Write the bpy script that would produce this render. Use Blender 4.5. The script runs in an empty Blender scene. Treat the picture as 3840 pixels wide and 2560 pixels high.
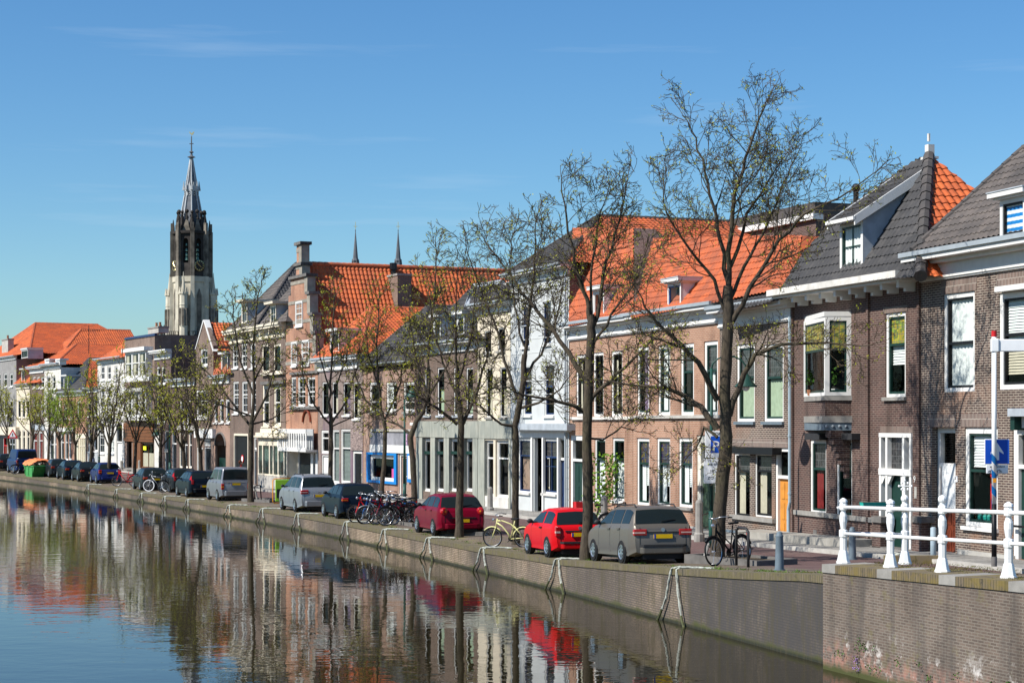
import bpy, bmesh, math, random
from mathutils import Vector, Matrix
R = math.radians
sc = bpy.context.scene
COL = sc.collection
# ------------------------------------------------------------------ camera, sky, sun, exposure
F, CX, HY, HC = 6934.0, 1920.0, 1584.0, 4.75      # focal length in photo pixels, centre column, horizon row, eye height over water
cam = bpy.data.cameras.new('camera'); cam.sensor_width = 36; cam.lens = 36 * F / 3840
cam.shift_y = (HY - 1280) / 3840; cam.clip_start = .5; cam.clip_end = 6000
camo = bpy.data.objects.new('camera', cam); COL.objects.link(camo)
camo.location = (0, 0, HC); camo.rotation_euler = (R(90), 0, 0); sc.camera = camo
SUN_EL, SUN_DIR = R(44), Vector((-.90, -.43, 0)).normalized()
w = bpy.data.worlds.new('World'); sc.world = w; w.use_nodes = True
nt = w.node_tree; bg = nt.nodes['Background']
sky = nt.nodes.new('ShaderNodeTexSky'); sky.sky_type = 'NISHITA'; sky.sun_disc = False
sky.sun_elevation = SUN_EL; sky.sun_rotation = math.atan2(SUN_DIR.x, SUN_DIR.y)
sky.air_density = 1.0; sky.dust_density = .4; sky.ozone_density = 1.0; sky.altitude = 0
# faint streaks of high cloud in the sky
tc = nt.nodes.new('ShaderNodeTexCoord'); mp = nt.nodes.new('ShaderNodeMapping')
mp.inputs['Scale'].default_value = (2.2, 2.2, 34); mp.inputs['Rotation'].default_value = (0, R(2), 0)
nz = nt.nodes.new('ShaderNodeTexNoise'); nz.inputs['Scale'].default_value = 1.6; nz.inputs['Detail'].default_value = 5; nz.inputs['Roughness'].default_value = .6
cr = nt.nodes.new('ShaderNodeValToRGB'); cr.color_ramp.elements[0].position = .6; cr.color_ramp.elements[1].position = .95
cr.color_ramp.elements[1].color = (.30, .30, .30, 1)
mx = nt.nodes.new('ShaderNodeMix'); mx.data_type = 'RGBA'; mx.inputs['B'].default_value = (7, 8, 9, 1)
hs = nt.nodes.new('ShaderNodeHueSaturation'); hs.inputs['Saturation'].default_value = 1.25
L = nt.links.new
L(tc.outputs['Generated'], mp.inputs['Vector']); L(mp.outputs[0], nz.inputs['Vector']); L(nz.outputs['Fac'], cr.inputs[0])
tn = nt.nodes.new('ShaderNodeMix'); tn.data_type = 'RGBA'; tn.blend_type = 'MULTIPLY'; tn.inputs['Factor'].default_value = 1; tn.inputs['B'].default_value = (.70, .98, 1.20, 1)   # cool clear spring air
L(sky.outputs[0], hs.inputs['Color']); L(hs.outputs[0], tn.inputs['A']); L(tn.outputs['Result'], mx.inputs['A']); L(cr.outputs[0], mx.inputs['Factor']); L(mx.outputs['Result'], bg.inputs['Color'])
bg.inputs['Strength'].default_value = .078
sl = bpy.data.lights.new('sun', 'SUN'); sl.energy = 5.0; sl.angle = R(.5); sl.color = (1, .955, .88)
so = bpy.data.objects.new('sun', sl); COL.objects.link(so)
sd = Vector((SUN_DIR.x * math.cos(SUN_EL), SUN_DIR.y * math.cos(SUN_EL), math.sin(SUN_EL)))
so.rotation_euler = sd.to_track_quat('Z', 'Y').to_euler()
vs = sc.view_settings; vs.view_transform = 'Standard'; vs.look = 'None'; vs.exposure = 0.5; vs.gamma = 1
sc.cycles.max_bounces = 6; sc.cycles.transparent_max_bounces = 10; sc.cycles.caustics_reflective = False; sc.cycles.caustics_refractive = False

# ------------------------------------------------------------------ helpers
class MB:
    def __init__(s): s.v = []; s.f = []; s.m = []
    def add(s, vs, fs, mi=0):
        o = len(s.v); s.v += [tuple(p) for p in vs]
        for f in fs: s.f.append(tuple(i + o for i in f)); s.m.append(mi)
        return s
    def quad(s, *p, mi=0): return s.add(p, [tuple(range(len(p)))], mi)
    def box(s, x0, x1, y0, y1, z0, z1, mi=0):
        return s.add([(x, y, z) for z in (z0, z1) for y in (y0, y1) for x in (x0, x1)],
                     [(0, 2, 3, 1), (4, 5, 7, 6), (0, 1, 5, 4), (2, 6, 7, 3), (0, 4, 6, 2), (1, 3, 7, 5)], mi)
    def prism(s, poly, d, mi=0):                       # closed prism: polygon of 3D points pushed along vector d
        n = len(poly); a = [Vector(p) for p in poly]; d = Vector(d)
        fs = [tuple(range(n)), tuple(range(2 * n - 1, n - 1, -1))] + [(i, i + n, (i + 1) % n + n, (i + 1) % n) for i in range(n)]
        return s.add(a + [p + d for p in a], fs, mi)
    def tube(s, pts, r, n=8, mi=0, cap=True):
        pts = [Vector(p) for p in pts]; k = len(pts)
        rs = r if isinstance(r, (list, tuple)) else [r] * k
        vs = []; fs = []; u = None
        for i, p in enumerate(pts):
            t = (pts[min(i + 1, k - 1)] - pts[max(i - 1, 0)]).normalized()
            if u is None:
                u = t.cross(Vector((0, 0, 1)) if abs(t.z) < .9 else Vector((1, 0, 0))).normalized()
            else:
                u = (u - t * u.dot(t)).normalized()
            v = t.cross(u)
            for j in range(n):
                a = 2 * math.pi * j / n; vs.append(p + (u * math.cos(a) + v * math.sin(a)) * rs[i])
        for i in range(k - 1):
            for j in range(n):
                fs.append((i * n + j, i * n + (j + 1) % n, (i + 1) * n + (j + 1) % n, (i + 1) * n + j))
        if cap: fs += [tuple(range(n - 1, -1, -1)), tuple(range((k - 1) * n, k * n))]
        return s.add(vs, fs, mi)
    def lathe(s, prof, n=12, c=(0, 0, 0), mi=0, M=None, sq=None):   # profile of (radius, height) round z through c; M places it
        vs = []; fs = []; k = len(prof)
        for r, z in prof:
            for j in range(n):
                a = 2 * math.pi * (j + .5) / n; p = Vector((r * math.cos(a), r * math.sin(a), z)) + Vector(c)
                vs.append(M @ p if M else p)
        for i in range(k - 1):
            for j in range(n): fs.append((i * n + j, i * n + (j + 1) % n, (i + 1) * n + (j + 1) % n, (i + 1) * n + j))
        fs += [tuple(range(n - 1, -1, -1)), tuple(range((k - 1) * n, k * n))]
        return s.add(vs, fs, mi)
    def sphere(s, c, r, n=8, mi=0, sc3=(1, 1, 1)):
        prof = [(max(.001, math.sin(math.pi * i / n)) * r, -math.cos(math.pi * i / n) * r) for i in range(n + 1)]
        M = Matrix.Translation(Vector(c)) @ Matrix.Diagonal((*sc3, 1))
        return s.lathe(prof, n + 2, (0, 0, 0), mi, M)
    def build(s, name, mats, parent=None, smooth=False, bevel=0, loc=None):
        me = bpy.data.meshes.new(name); me.from_pydata(s.v, [], s.f)
        for m in (mats if isinstance(mats, (list, tuple)) else [mats]): me.materials.append(MATS[m] if isinstance(m, str) else m)
        me.polygons.foreach_set('material_index', s.m)
        if smooth: me.polygons.foreach_set('use_smooth', [True] * len(s.f))
        me.update()
        o = bpy.data.objects.new(name, me); COL.objects.link(o)
        if parent: o.parent = parent
        if loc: o.location = loc
        if bevel:
            b = o.modifiers.new('bevel', 'BEVEL'); b.width = bevel; b.segments = 2; b.limit_method = 'ANGLE'
        return o
def tag(o, label=None, cat=None, group=None, kind=None):
    for k, v in (('label', label), ('category', cat), ('group', group), ('kind', kind)):
        if v: o[k] = v
    return o
def thing(name, label, cat, loc=(0, 0, 0), rz=0, group=None):
    o = bpy.data.objects.new(name, None); COL.objects.link(o); o.empty_display_size = .2
    o.location = loc; o.rotation_euler = (0, 0, rz)
    return tag(o, label, cat, group)
def copy_thing(src, loc, rz=None, scale=None, label=None):
    r = src.copy(); COL.objects.link(r); r.location = loc
    if rz is not None: r.rotation_euler = (0, 0, rz)
    if scale: r.scale = (scale,) * 3
    if label: r['label'] = label
    for ch in list(src.children):
        c = ch.copy(); COL.objects.link(c); c.parent = r
        for g in list(ch.children):
            d = g.copy(); COL.objects.link(d); d.parent = c
    return r
def text_mesh(body, size, name, mat, parent, M, align='LEFT'):
    cu = bpy.data.curves.new('t', 'FONT'); cu.body = body; cu.size = size; cu.align_x = align; cu.extrude = .002; cu.resolution_u = 2
    ob = bpy.data.objects.new('t', cu); me = bpy.data.meshes.new_from_object(ob); bpy.data.objects.remove(ob)
    me.materials.clear(); me.materials.append(MATS[mat])
    o = bpy.data.objects.new(name, me); COL.objects.link(o); o.parent = parent; o.matrix_local = M
    return o
def lerp(a, b, t): return a + (b - a) * t
def interp(xs, ys, x):
    if x <= xs[0]: return ys[0]
    for i in range(1, len(xs)):
        if x <= xs[i]: return lerp(ys[i - 1], ys[i], (x - xs[i - 1]) / (xs[i] - xs[i - 1]))
    return ys[-1]

# ------------------------------------------------------------------ materials
MATS = {}
class NT:
    def __init__(s, name):
        m = bpy.data.materials.new(name); m.use_nodes = True; MATS[name] = m; s.t = m.node_tree; s.b = s.t.nodes['Principled BSDF']; s.m = m
    def n(s, typ, **kw):
        x = s.t.nodes.new('ShaderNode' + typ)
        for k, v in kw.items():
            if k in x.inputs.keys(): x.inputs[k].default_value = v
            else: setattr(x, k, v)
        return x
    def l(s, a, b): s.t.links.new(a, b)
    def mix(s, a, b, f, bt='MIX'):
        m = s.n('Mix', data_type='RGBA', blend_type=bt)
        for inp, v in (('A', a), ('B', b)):
            if isinstance(v, tuple): m.inputs[inp].default_value = (*v, 1)
            else: s.l(v, m.inputs[inp])
        if isinstance(f, (int, float)): m.inputs['Factor'].default_value = f
        else: s.l(f, m.inputs['Factor'])
        return m.outputs['Result']
    def noise(s, scale, det=3, vec=None, rough=.55):
        x = s.n('TexNoise', Scale=scale, Detail=det, Roughness=rough)
        if vec: s.l(vec, x.inputs['Vector'])
        return x.outputs['Fac']
    def ramp(s, src, p0, p1, c0=(0, 0, 0), c1=(1, 1, 1)):
        r = s.n('ValToRGB'); e = r.color_ramp.elements
        e[0].position = p0; e[1].position = p1; e[0].color = (*c0, 1); e[1].color = (*c1, 1); s.l(src, r.inputs[0]); return r.outputs[0]
    def obj(s): return s.n('TexCoord').outputs['Object']
    def scaled(s, v, sx, sy, sz):
        m = s.n('Mapping'); m.inputs['Scale'].default_value = (sx, sy, sz); s.l(v, m.inputs['Vector']); return m.outputs[0]
    def xyz(s, v):
        x = s.n('SeparateXYZ'); s.l(v, x.inputs[0]); return x.outputs
    def math(s, op, a, b=0.0):
        m = s.n('Math', operation=op)
        for i, v in enumerate((a, b)):
            if isinstance(v, (int, float)): m.inputs[i].default_value = v
            else: s.l(v, m.inputs[i])
        return m.outputs[0]
    def comb(s, x, y, z=0.0):
        c = s.n('CombineXYZ')
        for i, v in enumerate((x, y, z)):
            if isinstance(v, (int, float)): c.inputs[i].default_value = v
            else: s.l(v, c.inputs[i])
        return c.outputs[0]
    def bump(s, h, st, dist=.02):
        b = s.n('Bump', Strength=st, Distance=dist); s.l(h, b.inputs['Height']); s.l(b.outputs[0], s.b.inputs['Normal'])
    def col(s, c):
        if isinstance(c, tuple): s.b.inputs['Base Color'].default_value = (*c, 1)
        else: s.l(c, s.b.inputs['Base Color'])
    def p(s, **kw):
        for k, v in kw.items(): s.b.inputs[k.replace('_', ' ')].default_value = v
        return s
def plain(name, c, rough=.6, var=.12, scale=6, **kw):          # a colour with slight dirt and variation
    t = NT(name); o = t.obj()
    f = t.noise(scale, 4, o); f2 = t.noise(scale * .18, 3, o)
    dark = tuple(x * (1 - 2.2 * var) for x in c); t.col(t.mix(t.mix(c, dark, t.ramp(f, .35, .75)), dark, t.math('MULTIPLY', t.ramp(f2, .45, .8), .7)))
    t.p(**{'Roughness': rough, 'Specular_IOR_Level': .22, **kw}); return t
def brick(name, c1, c2, mort, patch=None, w=.22, h=.0635, ms=.011, axis='xy', moss=False, top=None):
    t = NT(name); o = t.obj(); x, y, z = t.xyz(o)[0:3]
    u = t.math('ADD', x, y) if axis == 'xy' else y
    v = t.comb(u, z)
    b = t.n('TexBrick', offset=.5, squash=1.0); t.l(v, b.inputs['Vector'])
    b.inputs['Scale'].default_value = 1; b.inputs['Mortar Size'].default_value = ms; b.inputs['Mortar Smooth'].default_value = .15
    b.inputs['Brick Width'].default_value = w; b.inputs['Row Height'].default_value = h; b.inputs['Bias'].default_value = -.1
    b.inputs['Color1'].default_value = (*c1, 1); b.inputs['Color2'].default_value = (*c2, 1); b.inputs['Mortar'].default_value = (*mort, 1)
    c = b.outputs['Color']
    n1 = t.noise(.55, 4, o); c = t.mix(c, t.mix(c, (.75, .72, .70), 1, 'MULTIPLY'), t.ramp(n1, .4, .65))
    sv = t.scaled(v, 1.6, .28, 1); c = t.mix(c, t.mix(c, (.62, .6, .58), 1, 'MULTIPLY'), t.ramp(t.noise(1.3, 4, sv), .52, .72))
    if patch: c = t.mix(c, t.mix(c, patch, .6), t.ramp(t.noise(.3, 3, o), .52, .62))
    if moss: c = moss(t, c, o, u, z)
    t.col(c); t.p(Roughness=.9); t.bump(b.outputs['Fac'], -.35, .012); return t
def tile(name, c1, c2, dark, spots=.0):
    t = NT(name); o = t.obj()
    c = t.mix(c1, c2, t.ramp(t.noise(2.4, 5, o, .7), .35, .7)); c = t.mix(c, dark, t.math('MULTIPLY', t.ramp(t.noise(.7, 5, o, .65), .43, .74), .75))
    vo = t.n('TexVoronoi', Scale=3.6); t.l(o, vo.inputs['Vector']); c = t.mix(c, t.mix(c, dark, .45), t.ramp(t.xyz(vo.outputs['Color'])[0], .3, .9))
    if spots: c = t.mix(c, (.25, .25, .16), t.math('MULTIPLY', t.ramp(t.noise(9, 3, o), .66, .76), spots))
    t.col(c); t.p(Roughness=.72, Specular_IOR_Level=.3); return t

brick('brick_brown', (.075, .043, .034), (.130, .072, .055), (.25, .205, .165))
brick('brick_dark', (.060, .029, .025), (.105, .048, .038), (.185, .14, .115))
brick('brick_purple', (.050, .029, .027), (.105, .060, .050), (.33, .28, .225), ms=.013, patch=(.30, .16, .10))
brick('brick_salmon', (.31, .145, .085), (.39, .195, .12), (.42, .34, .265), ms=.009)
brick('brick_red', (.22, .105, .07), (.30, .15, .10), (.40, .33, .27))
brick('brick_orange', (.34, .115, .055), (.43, .17, .085), (.42, .33, .25), patch=(.20, .10, .07))
brick('brick_tan', (.12, .068, .050), (.185, .105, .075), (.29, .235, .19))
brick('brick_mottled', (.13, .080, .066), (.21, .135, .11), (.34, .30, .27), patch=(.16, .10, .16))
brick('brick_soldier', (.095, .056, .047), (.155, .09, .072), (.33, .29, .25), w=.066, h=.25, ms=.012)
def quay_moss(t, c, o, u, z):
    n = t.noise(2.2, 5, o); nf = t.noise(9, 4, o)
    c = t.mix(c, (.045, .040, .040), t.math('MULTIPLY', t.ramp(t.noise(.16, 4, o), .40, .54), .72))
    zz = t.math('ADD', z, t.math('MULTIPLY', n, .42))
    c = t.mix(c, (.04, .038, .038), t.math('MULTIPLY', t.ramp(t.math('MULTIPLY', t.math('ADD', u, t.math('MULTIPLY', t.noise(.9, 4, o), 6.0)), .01), .445, .485, (1, 1, 1), (0, 0, 0)), t.ramp(t.noise(1.6, 6, t.scaled(t.comb(u, z), 1.5, .35, 1), .7), .32, .5, (.35, .35, .35), (.80, .80, .80)))); c = t.mix(c, (.05, .055, .012), t.ramp(zz, .24, .36, (1, 1, 1), (0, 0, 0)))
    c = t.mix(c, (.015, .017, .008), t.ramp(z, .03, .10, (1, 1, 1), (0, 0, 0)))
    sv = t.scaled(t.comb(u, z), 4.5, .5, 1)
    c = t.mix(c, (.06, .05, .022), t.math('MULTIPLY', t.ramp(t.noise(1.4, 5, sv, .7), .5, .66), .75))
    c = t.mix(c, (.62, .6, .56), t.math('MULTIPLY', t.ramp(t.noise(3.5, 6, t.scaled(t.comb(u, z), 3, .9, 1), .75), .72, .80), .6))
    return c
brick('quay_brick', (.31, .225, .15), (.41, .31, .215), (.12, .095, .07), axis='y', moss=quay_moss, w=.19, h=.058, ms=.011)
def wing_moss(t, c, o, u, z):
    n = t.noise(1.1, 5, o); low = t.ramp(t.math('ADD', z, t.math('MULTIPLY', n, .7)), .55, 1.05, (1, 1, 1), (0, 0, 0))
    c = t.mix(c, (.42, .19, .14), t.math('MULTIPLY', t.math('MULTIPLY', low, t.ramp(t.noise(7, 2, o), .4, .6)), .55))
    c = t.mix(c, (.05, .042, .04), t.math('MULTIPLY', t.ramp(t.math('ADD', z, t.math('MULTIPLY', n, 1.3)), 1.9, 2.5), .75))
    c = t.mix(c, (.05, .044, .04), t.math('MULTIPLY', t.ramp(t.noise(1.3, 4, t.scaled(t.comb(u, z), 1.7, .18, 1)), .5, .68), .7))
    c = t.mix(c, (.70, .66, .62), t.math('MULTIPLY', t.math('MULTIPLY', t.ramp(z, .55, 1.0, (1, 1, 1), (0, 0, 0)), t.ramp(t.noise(1.6, 6, o, .75), .56, .66)), .7))
    c = t.mix(c, (.15, .13, .04), t.math('MULTIPLY', t.ramp(t.noise(2.6, 6, o, .7), .56, .70), .5))
    c = t.mix(c, (.66, .64, .6), t.ramp(t.noise(12, 2, o), .80, .82))
    return t.mix(c, (.05, .055, .012), t.ramp(t.math('ADD', z, t.math('MULTIPLY', n, .3)), .2, .36, (1, 1, 1), (0, 0, 0)))
brick('wing_brick', (.105, .078, .062), (.165, .122, .095), (.20, .172, .14), axis='y', moss=wing_moss, w=.17, h=.052, ms=.009)
def coping(name, base, m1, amt):
    t = NT(name); o = t.obj(); x, y, z = t.xyz(o)[0:3]
    b = t.n('TexBrick', offset=0.0); t.l(t.comb(y, x), b.inputs['Vector'])
    for k, v in (('Scale', 1), ('Mortar Size', .012), ('Brick Width', .075), ('Row Height', 4.0)): b.inputs[k].default_value = v
    b.inputs['Color1'].default_value = (*base, 1); b.inputs['Color2'].default_value = (*[q * .65 for q in base], 1); b.inputs['Mortar'].default_value = (.05, .045, .03, 1)
    c = t.mix(b.outputs['Color'], m1, t.math('MULTIPLY', t.ramp(t.noise(3.2, 6, o, .7), .40, .60), amt))
    c = t.mix(c, (.03, .028, .02), t.math('MULTIPLY', t.ramp(t.noise(6, 5, o, .7), .56, .7), .7))
    t.col(c); t.p(Roughness=.95)
coping('coping_brick', (.17, .135, .09), (.11, .095, .03), .7)
coping('coping_moss', (.17, .13, .085), (.17, .125, .025), .7)

tile('tile_orange', (.62, .140, .038), (.50, .108, .03), (.24, .062, .03))
tile('tile_orange_old', (.50, .115, .035), (.40, .090, .03), (.19, .06, .035), .3)
tile('tile_dark', (.040, .040, .043), (.075, .07, .068), (.022, .022, .024), .15)
tile('tile_brown', (.105, .09, .082), (.15, .125, .11), (.045, .042, .042), .3)
tile('ridge_dark', (.07, .06, .056), (.10, .088, .08), (.04, .04, .04), .3)
tile('ridge_orange', (.62, .16, .06), (.52, .13, .05), (.3, .09, .05), .3)
plain('white', (.70, .69, .66), .5, .05); plain('white_dirty', (.70, .67, .62), .6, .16, 3); plain('cream', (.74, .66, .52), .55, .08)
plain('cream_wall', (.66, .58, .45), .8, .08, 2); plain('frame_cream', (.72, .68, .58), .5, .06)
plain('white_gloss', (.84, .84, .83), .25, .04, 4, Coat_Weight=.4)
plain('grey_stone', (.30, .285, .26), .85, .15, 4); plain('stone_dark', (.17, .16, .15), .85, .2, 4); plain('stone_light', (.45, .43, .39), .85, .14, 3)
plain('stone_block', (.33, .30, .25), .9, .22, 2); plain('concrete', (.36, .34, .30), .9, .16, 2.5)
plain('lead_grey', (.42, .46, .50), .5, .14, 3); plain('zinc', (.33, .37, .40), .45, .1, 3); plain('blue_grey', (.155, .20, .235), .6, .14, 4)
plain('dark_green', (.012, .04, .032), .3, .1); plain('black', (.012, .012, .013), .45, .1); plain('charcoal', (.035, .035, .037), .6, .1)
plain('green_door', (.045, .075, .045), .4, .1); plain('blue', (.02, .07, .22), .4, .1); plain('navy', (.018, .04, .115), .4, .1)
plain('bright_blue', (.01, .20, .55), .45, .06); plain('orange_wood', (.60, .25, .045), .45, .12, 5); plain('brown_wood', (.19, .075, .03), .45, .15, 5)
plain('red_wood', (.19, .045, .022), .4, .12); plain('curtain_white', (.74, .75, .74), .9, .05); plain('curtain_cream', (.55, .49, .38), .9, .1)
plain('curtain_green', (.38, .46, .33), .9, .1); plain('curtain_brown', (.33, .22, .17), .9, .1); plain('curtain_red', (.20, .02, .02), .9, .1)
plain('curtain_purple', (.22, .15, .24), .9, .1); plain('blind_grey', (.20, .23, .22), .7, .1)
plain('dark_backing', (.016, .015, .014), .9, .1); plain('red', (.55, .02, .025), .4, .05); plain('pink', (.75, .12, .36), .6, .1); plain('lilac', (.66, .40, .60), .6, .05)
plain('yellow', (.75, .78, .03), .5, .03); plain('terracotta', (.35, .15, .08), .8, .1); plain('teal', (.02, .36, .29), .5, .12)
plain('leaf_green', (.06, .15, .02), .6, .25, 9); plain('leaf_light', (.15, .30, .02), .6, .25, 9); plain('grey_wall', (.30, .29, .28), .85, .15, 2)
plain('plaster_grey', (.30, .30, .33), .85, .22, 1.6); plain('white_paint_wall', (.53, .55, .545), .75, .07, 1.3); plain('iron', (.03, .03, .032), .4, .1, Metallic=.6)
plain('soil', (.11, .085, .055), .95, .3, 8); plain('rope', (.50, .52, .46), .9, .3, 14); plain('rope_wet', (.10, .11, .05), .8, .3, 9)
plain('rubber', (.016, .016, .017), .75, .1); plain('steel', (.55, .56, .57), .3, .05, Metallic=.9); plain('gold', (.75, .62, .30), .35, .05, Metallic=.7)
plain('verdigris', (.16, .30, .25), .6, .2); plain('pole_green', (.02, .075, .06), .4, .1); plain('lamp_green', (.022, .07, .055), .45, .15)
plain('tower_pale', (.60, .55, .44), .9, .17, .35); plain('tower_dark', (.065, .057, .052), .9, .35, .4); plain('tower_mid', (.24, .21, .17), .9, .4, .4)
plain('slate', (.14, .15, .165), .5, .18, .5); plain('lead_white', (.42, .44, .45), .5, .1, .8); plain('skin', (.55, .33, .24), .6, .03); plain('hair_red', (.20, .06, .025), .7, .2)
plain('jacket', (.018, .018, .02), .8, .1); plain('jeans', (.05, .07, .13), .8, .1); plain('lime', (.32, .66, .05), .5, .05); plain('orange_paint', (.75, .30, .02), .4, .05)
plain('sign_blue', (.008, .075, .46), .4, .02); plain('sign_white', (.80, .81, .82), .4, .03); plain('ink', (.01, .01, .012), .6, .02)
plain('light_blue_pipe', (.33, .41, .46), .5, .1); plain('stripe_blue', (.004, .085, .25), .35, .05); plain('plate_yellow', (.80, .50, .01), .4, .08, 30)
plain('eu_blue', (.01, .05, .35), .4, .02); plain('lamp_red', (.42, .008, .012), .15, .1, 12, Coat_Weight=.6); plain('lamp_clear', (.7, .5, .45), .15, .1)
plain('lamp_orange', (.8, .25, .02), .2, .1); plain('cream_paint', (.74, .70, .32), .3, .05); plain('skip_green', (.07, .33, .09), .55, .2); plain('skip_cover', (.85, .26, .10), .7, .15, 5)
plain('rubble', (.30, .16, .11), .9, .4, 9); plain('moss', (.16, .15, .02), .95, .4, 9); plain('grass', (.10, .20, .02), .8, .3, 12); plain('purple_flower', (.40, .25, .55), .8, .2)
plain('gravel', (.19, .17, .13), .95, .35, 7)
def bark():
    t = NT('bark'); o = t.obj(); v = t.scaled(o, 3.2, 3.2, .8)
    n = t.noise(5, 6, v, .7); c = t.mix((.030, .022, .015), (.085, .064, .042), t.ramp(n, .35, .65))
    c = t.mix(c, (.075, .072, .025), t.math('MULTIPLY', t.ramp(t.noise(1.1, 4, o), .48, .68), .4)); t.col(c); t.p(Roughness=.95); t.bump(n, .8, .05)
    t = NT('twig'); t.col((.062, .046, .026)); t.p(Roughness=.9)
bark()
def leafmat(name, c1, c2):
    t = NT(name); o = t.obj(); t.col(t.mix(c1, c2, t.ramp(t.noise(1.5, 2, o), .4, .6))); t.p(Roughness=.55)
    tr = t.n('BsdfTranslucent'); tr.inputs[0].default_value = (*c1, 1); ms = t.n('MixShader'); ms.inputs[0].default_value = .5
    t.l(t.b.outputs[0], ms.inputs[1]); t.l(tr.outputs[0], ms.inputs[2]); t.l(ms.outputs[0], t.t.nodes['Material Output'].inputs[0])
leafmat('bud', (.56, .56, .04), (.40, .45, .03)); leafmat('bud_green', (.36, .50, .03), (.24, .40, .02))
def glass():
    t = NT('glass'); tr = t.n('BsdfTransparent'); tr.inputs[0].default_value = (.93, .96, .95, 1)
    gl = t.n('BsdfGlossy'); gl.inputs['Roughness'].default_value = .02; gl.inputs['Color'].default_value = (.85, .9, .9, 1)
    lw = t.n('LayerWeight'); lw.inputs['Blend'].default_value = .16
    bp = t.n('Bump', Strength=.12, Distance=.05); t.l(t.noise(1.3, 1, t.obj()), bp.inputs['Height']); t.l(bp.outputs[0], gl.inputs['Normal'])
    ms = t.n('MixShader'); t.l(t.math('MULTIPLY', lw.outputs['Fresnel'], .8), ms.inputs[0]); t.l(tr.outputs[0], ms.inputs[1]); t.l(gl.outputs[0], ms.inputs[2])
    t.l(ms.outputs[0], t.t.nodes['Material Output'].inputs[0])
glass()
t = NT('car_glass'); t.col((.012, .018, .02)); t.p(Roughness=.05, Specular_IOR_Level=.14)
def leaded(name, cols, bg_):
    t = NT(name); o = t.obj(); x, y, z = t.xyz(o)[0:3]; v = t.comb(x, z)
    vo = t.n('TexVoronoi', Scale=9.0, distance='CHEBYCHEV'); t.l(v, vo.inputs['Vector'])
    r = t.n('ValToRGB'); t.l(t.xyz(vo.outputs['Color'])[0], r.inputs[0]); e = r.color_ramp; e.interpolation = 'CONSTANT'
    e.elements[0].color = (*bg_, 1); e.elements[1].position = .45; e.elements[1].color = (*cols[0], 1)
    for i, c in enumerate(cols[1:]):
        q = e.elements.new(.62 + .14 * i); q.color = (*c, 1)
    b = t.n('TexBrick', offset=0.0); t.l(v, b.inputs['Vector'])
    for k, q in (('Scale', 1), ('Mortar Size', .008), ('Brick Width', .14), ('Row Height', .2)): b.inputs[k].default_value = q
    t.col(t.mix(r.outputs[0], (.10, .10, .10), b.outputs['Fac'])); t.p(Roughness=.12)
leaded('stained_yellow', [(.35, .32, .03), (.20, .28, .04), (.12, .16, .03)], (.30, .24, .02))
leaded('stained_dark', [(.03, .02, .07), (.12, .09, .02), (.015, .02, .07)], (.035, .025, .03))
leaded('leaded_clear', [(.035, .03, .03), (.05, .05, .05)], (.025, .025, .026))
def paint(name, c, metal=.0, rough=.28):
    t = NT(name); t.col(c); t.p(Roughness=rough + .1, Metallic=metal, Coat_Weight=.12, Coat_Roughness=.05, Specular_IOR_Level=.08)
for n_, c_, m_ in (('paint_tan', (.165, .145, .122), .45), ('paint_red', (.52, .006, .010), .0), ('paint_burgundy', (.16, .002, .014), .2), ('paint_midnight', (.004, .008, .016), .2),
                   ('paint_silver', (.30, .31, .325), .6), ('paint_silver_dark', (.25, .25, .265), .6), ('paint_navy', (.004, .007, .013), .2), ('paint_grey', (.016, .019, .022), .2),
                   ('paint_blue', (.012, .02, .10), .2), ('paint_black', (.008, .008, .009), .0), ('paint_van', (.006, .02, .085), .1), ('paint_bike_blue', (.02, .12, .40), 0)): paint(n_, c_, m_)
def cladding():
    t = NT('stone_cladding'); o = t.obj(); x, y, z = t.xyz(o)[0:3]; v = t.scaled(t.comb(x, z), 5, .35, 1)
    c = t.mix((.34, .35, .30), (.18, .19, .165), t.ramp(t.noise(1.6, 5, v, .65), .38, .66)); c = t.mix(c, (.42, .41, .34), t.math('MULTIPLY', t.ramp(t.noise(.9, 4, o), .5, .7), .6))
    t.col(c); t.p(Roughness=.6)
cladding()
def rubble_stone():
    t = NT('rough_stone'); o = t.obj(); x, y, z = t.xyz(o)[0:3]; v = t.scaled(t.comb(x, z), 2.2, 9, 1)
    vo = t.n('TexVoronoi', Scale=1.2, feature='DISTANCE_TO_EDGE'); t.l(v, vo.inputs['Vector'])
    t.col(t.mix((.08, .06, .055), t.mix((.24, .17, .15), (.34, .27, .25), t.noise(5, 3, o)), t.ramp(vo.outputs['Distance'], .0, .12))); t.p(Roughness=.9)
rubble_stone()

# ------------------------------------------------------------------ plan of the quay, measured along the waterline
WL = [(0, 1800), (213, 1825), (353, 1852), (510, 1878), (687, 1908), (840, 1934), (970, 1959), (1097, 1982), (1277, 2017), (1422, 2050), (1587, 2090), (1780, 2137), (2053, 2203), (2280, 2269), (2470, 2318), (2657, 2370), (2867, 2426), (3083, 2488)]
def ray(x, Y): return Vector(((x - CX) / F * Y, Y))
QP = [ray(x, F * HC / (y - HY)) for x, y in WL]
for _ in range(1):                                     # even out the reading errors
    QP = [QP[0]] + [(QP[i - 1] + QP[i] * 2 + QP[i + 1]) / 4 for i in range(1, len(QP) - 1)] + [QP[-1]]
TOPS = [(0, 1773), (213, 1802), (353, 1821), (510, 1847), (687, 1872), (857, 1895), (980, 1908), (1113, 1927), (1293, 1957), (1433, 1985), (1600, 2017), (1803, 2055), (2087, 2098), (2523, 2132), (2800, 2147), (3075, 2153)]
CORNER = QP[-1].copy()
ABD = Vector((.33, -.944)).normalized()
d0 = (QP[0] - QP[1]).normalized()
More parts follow.
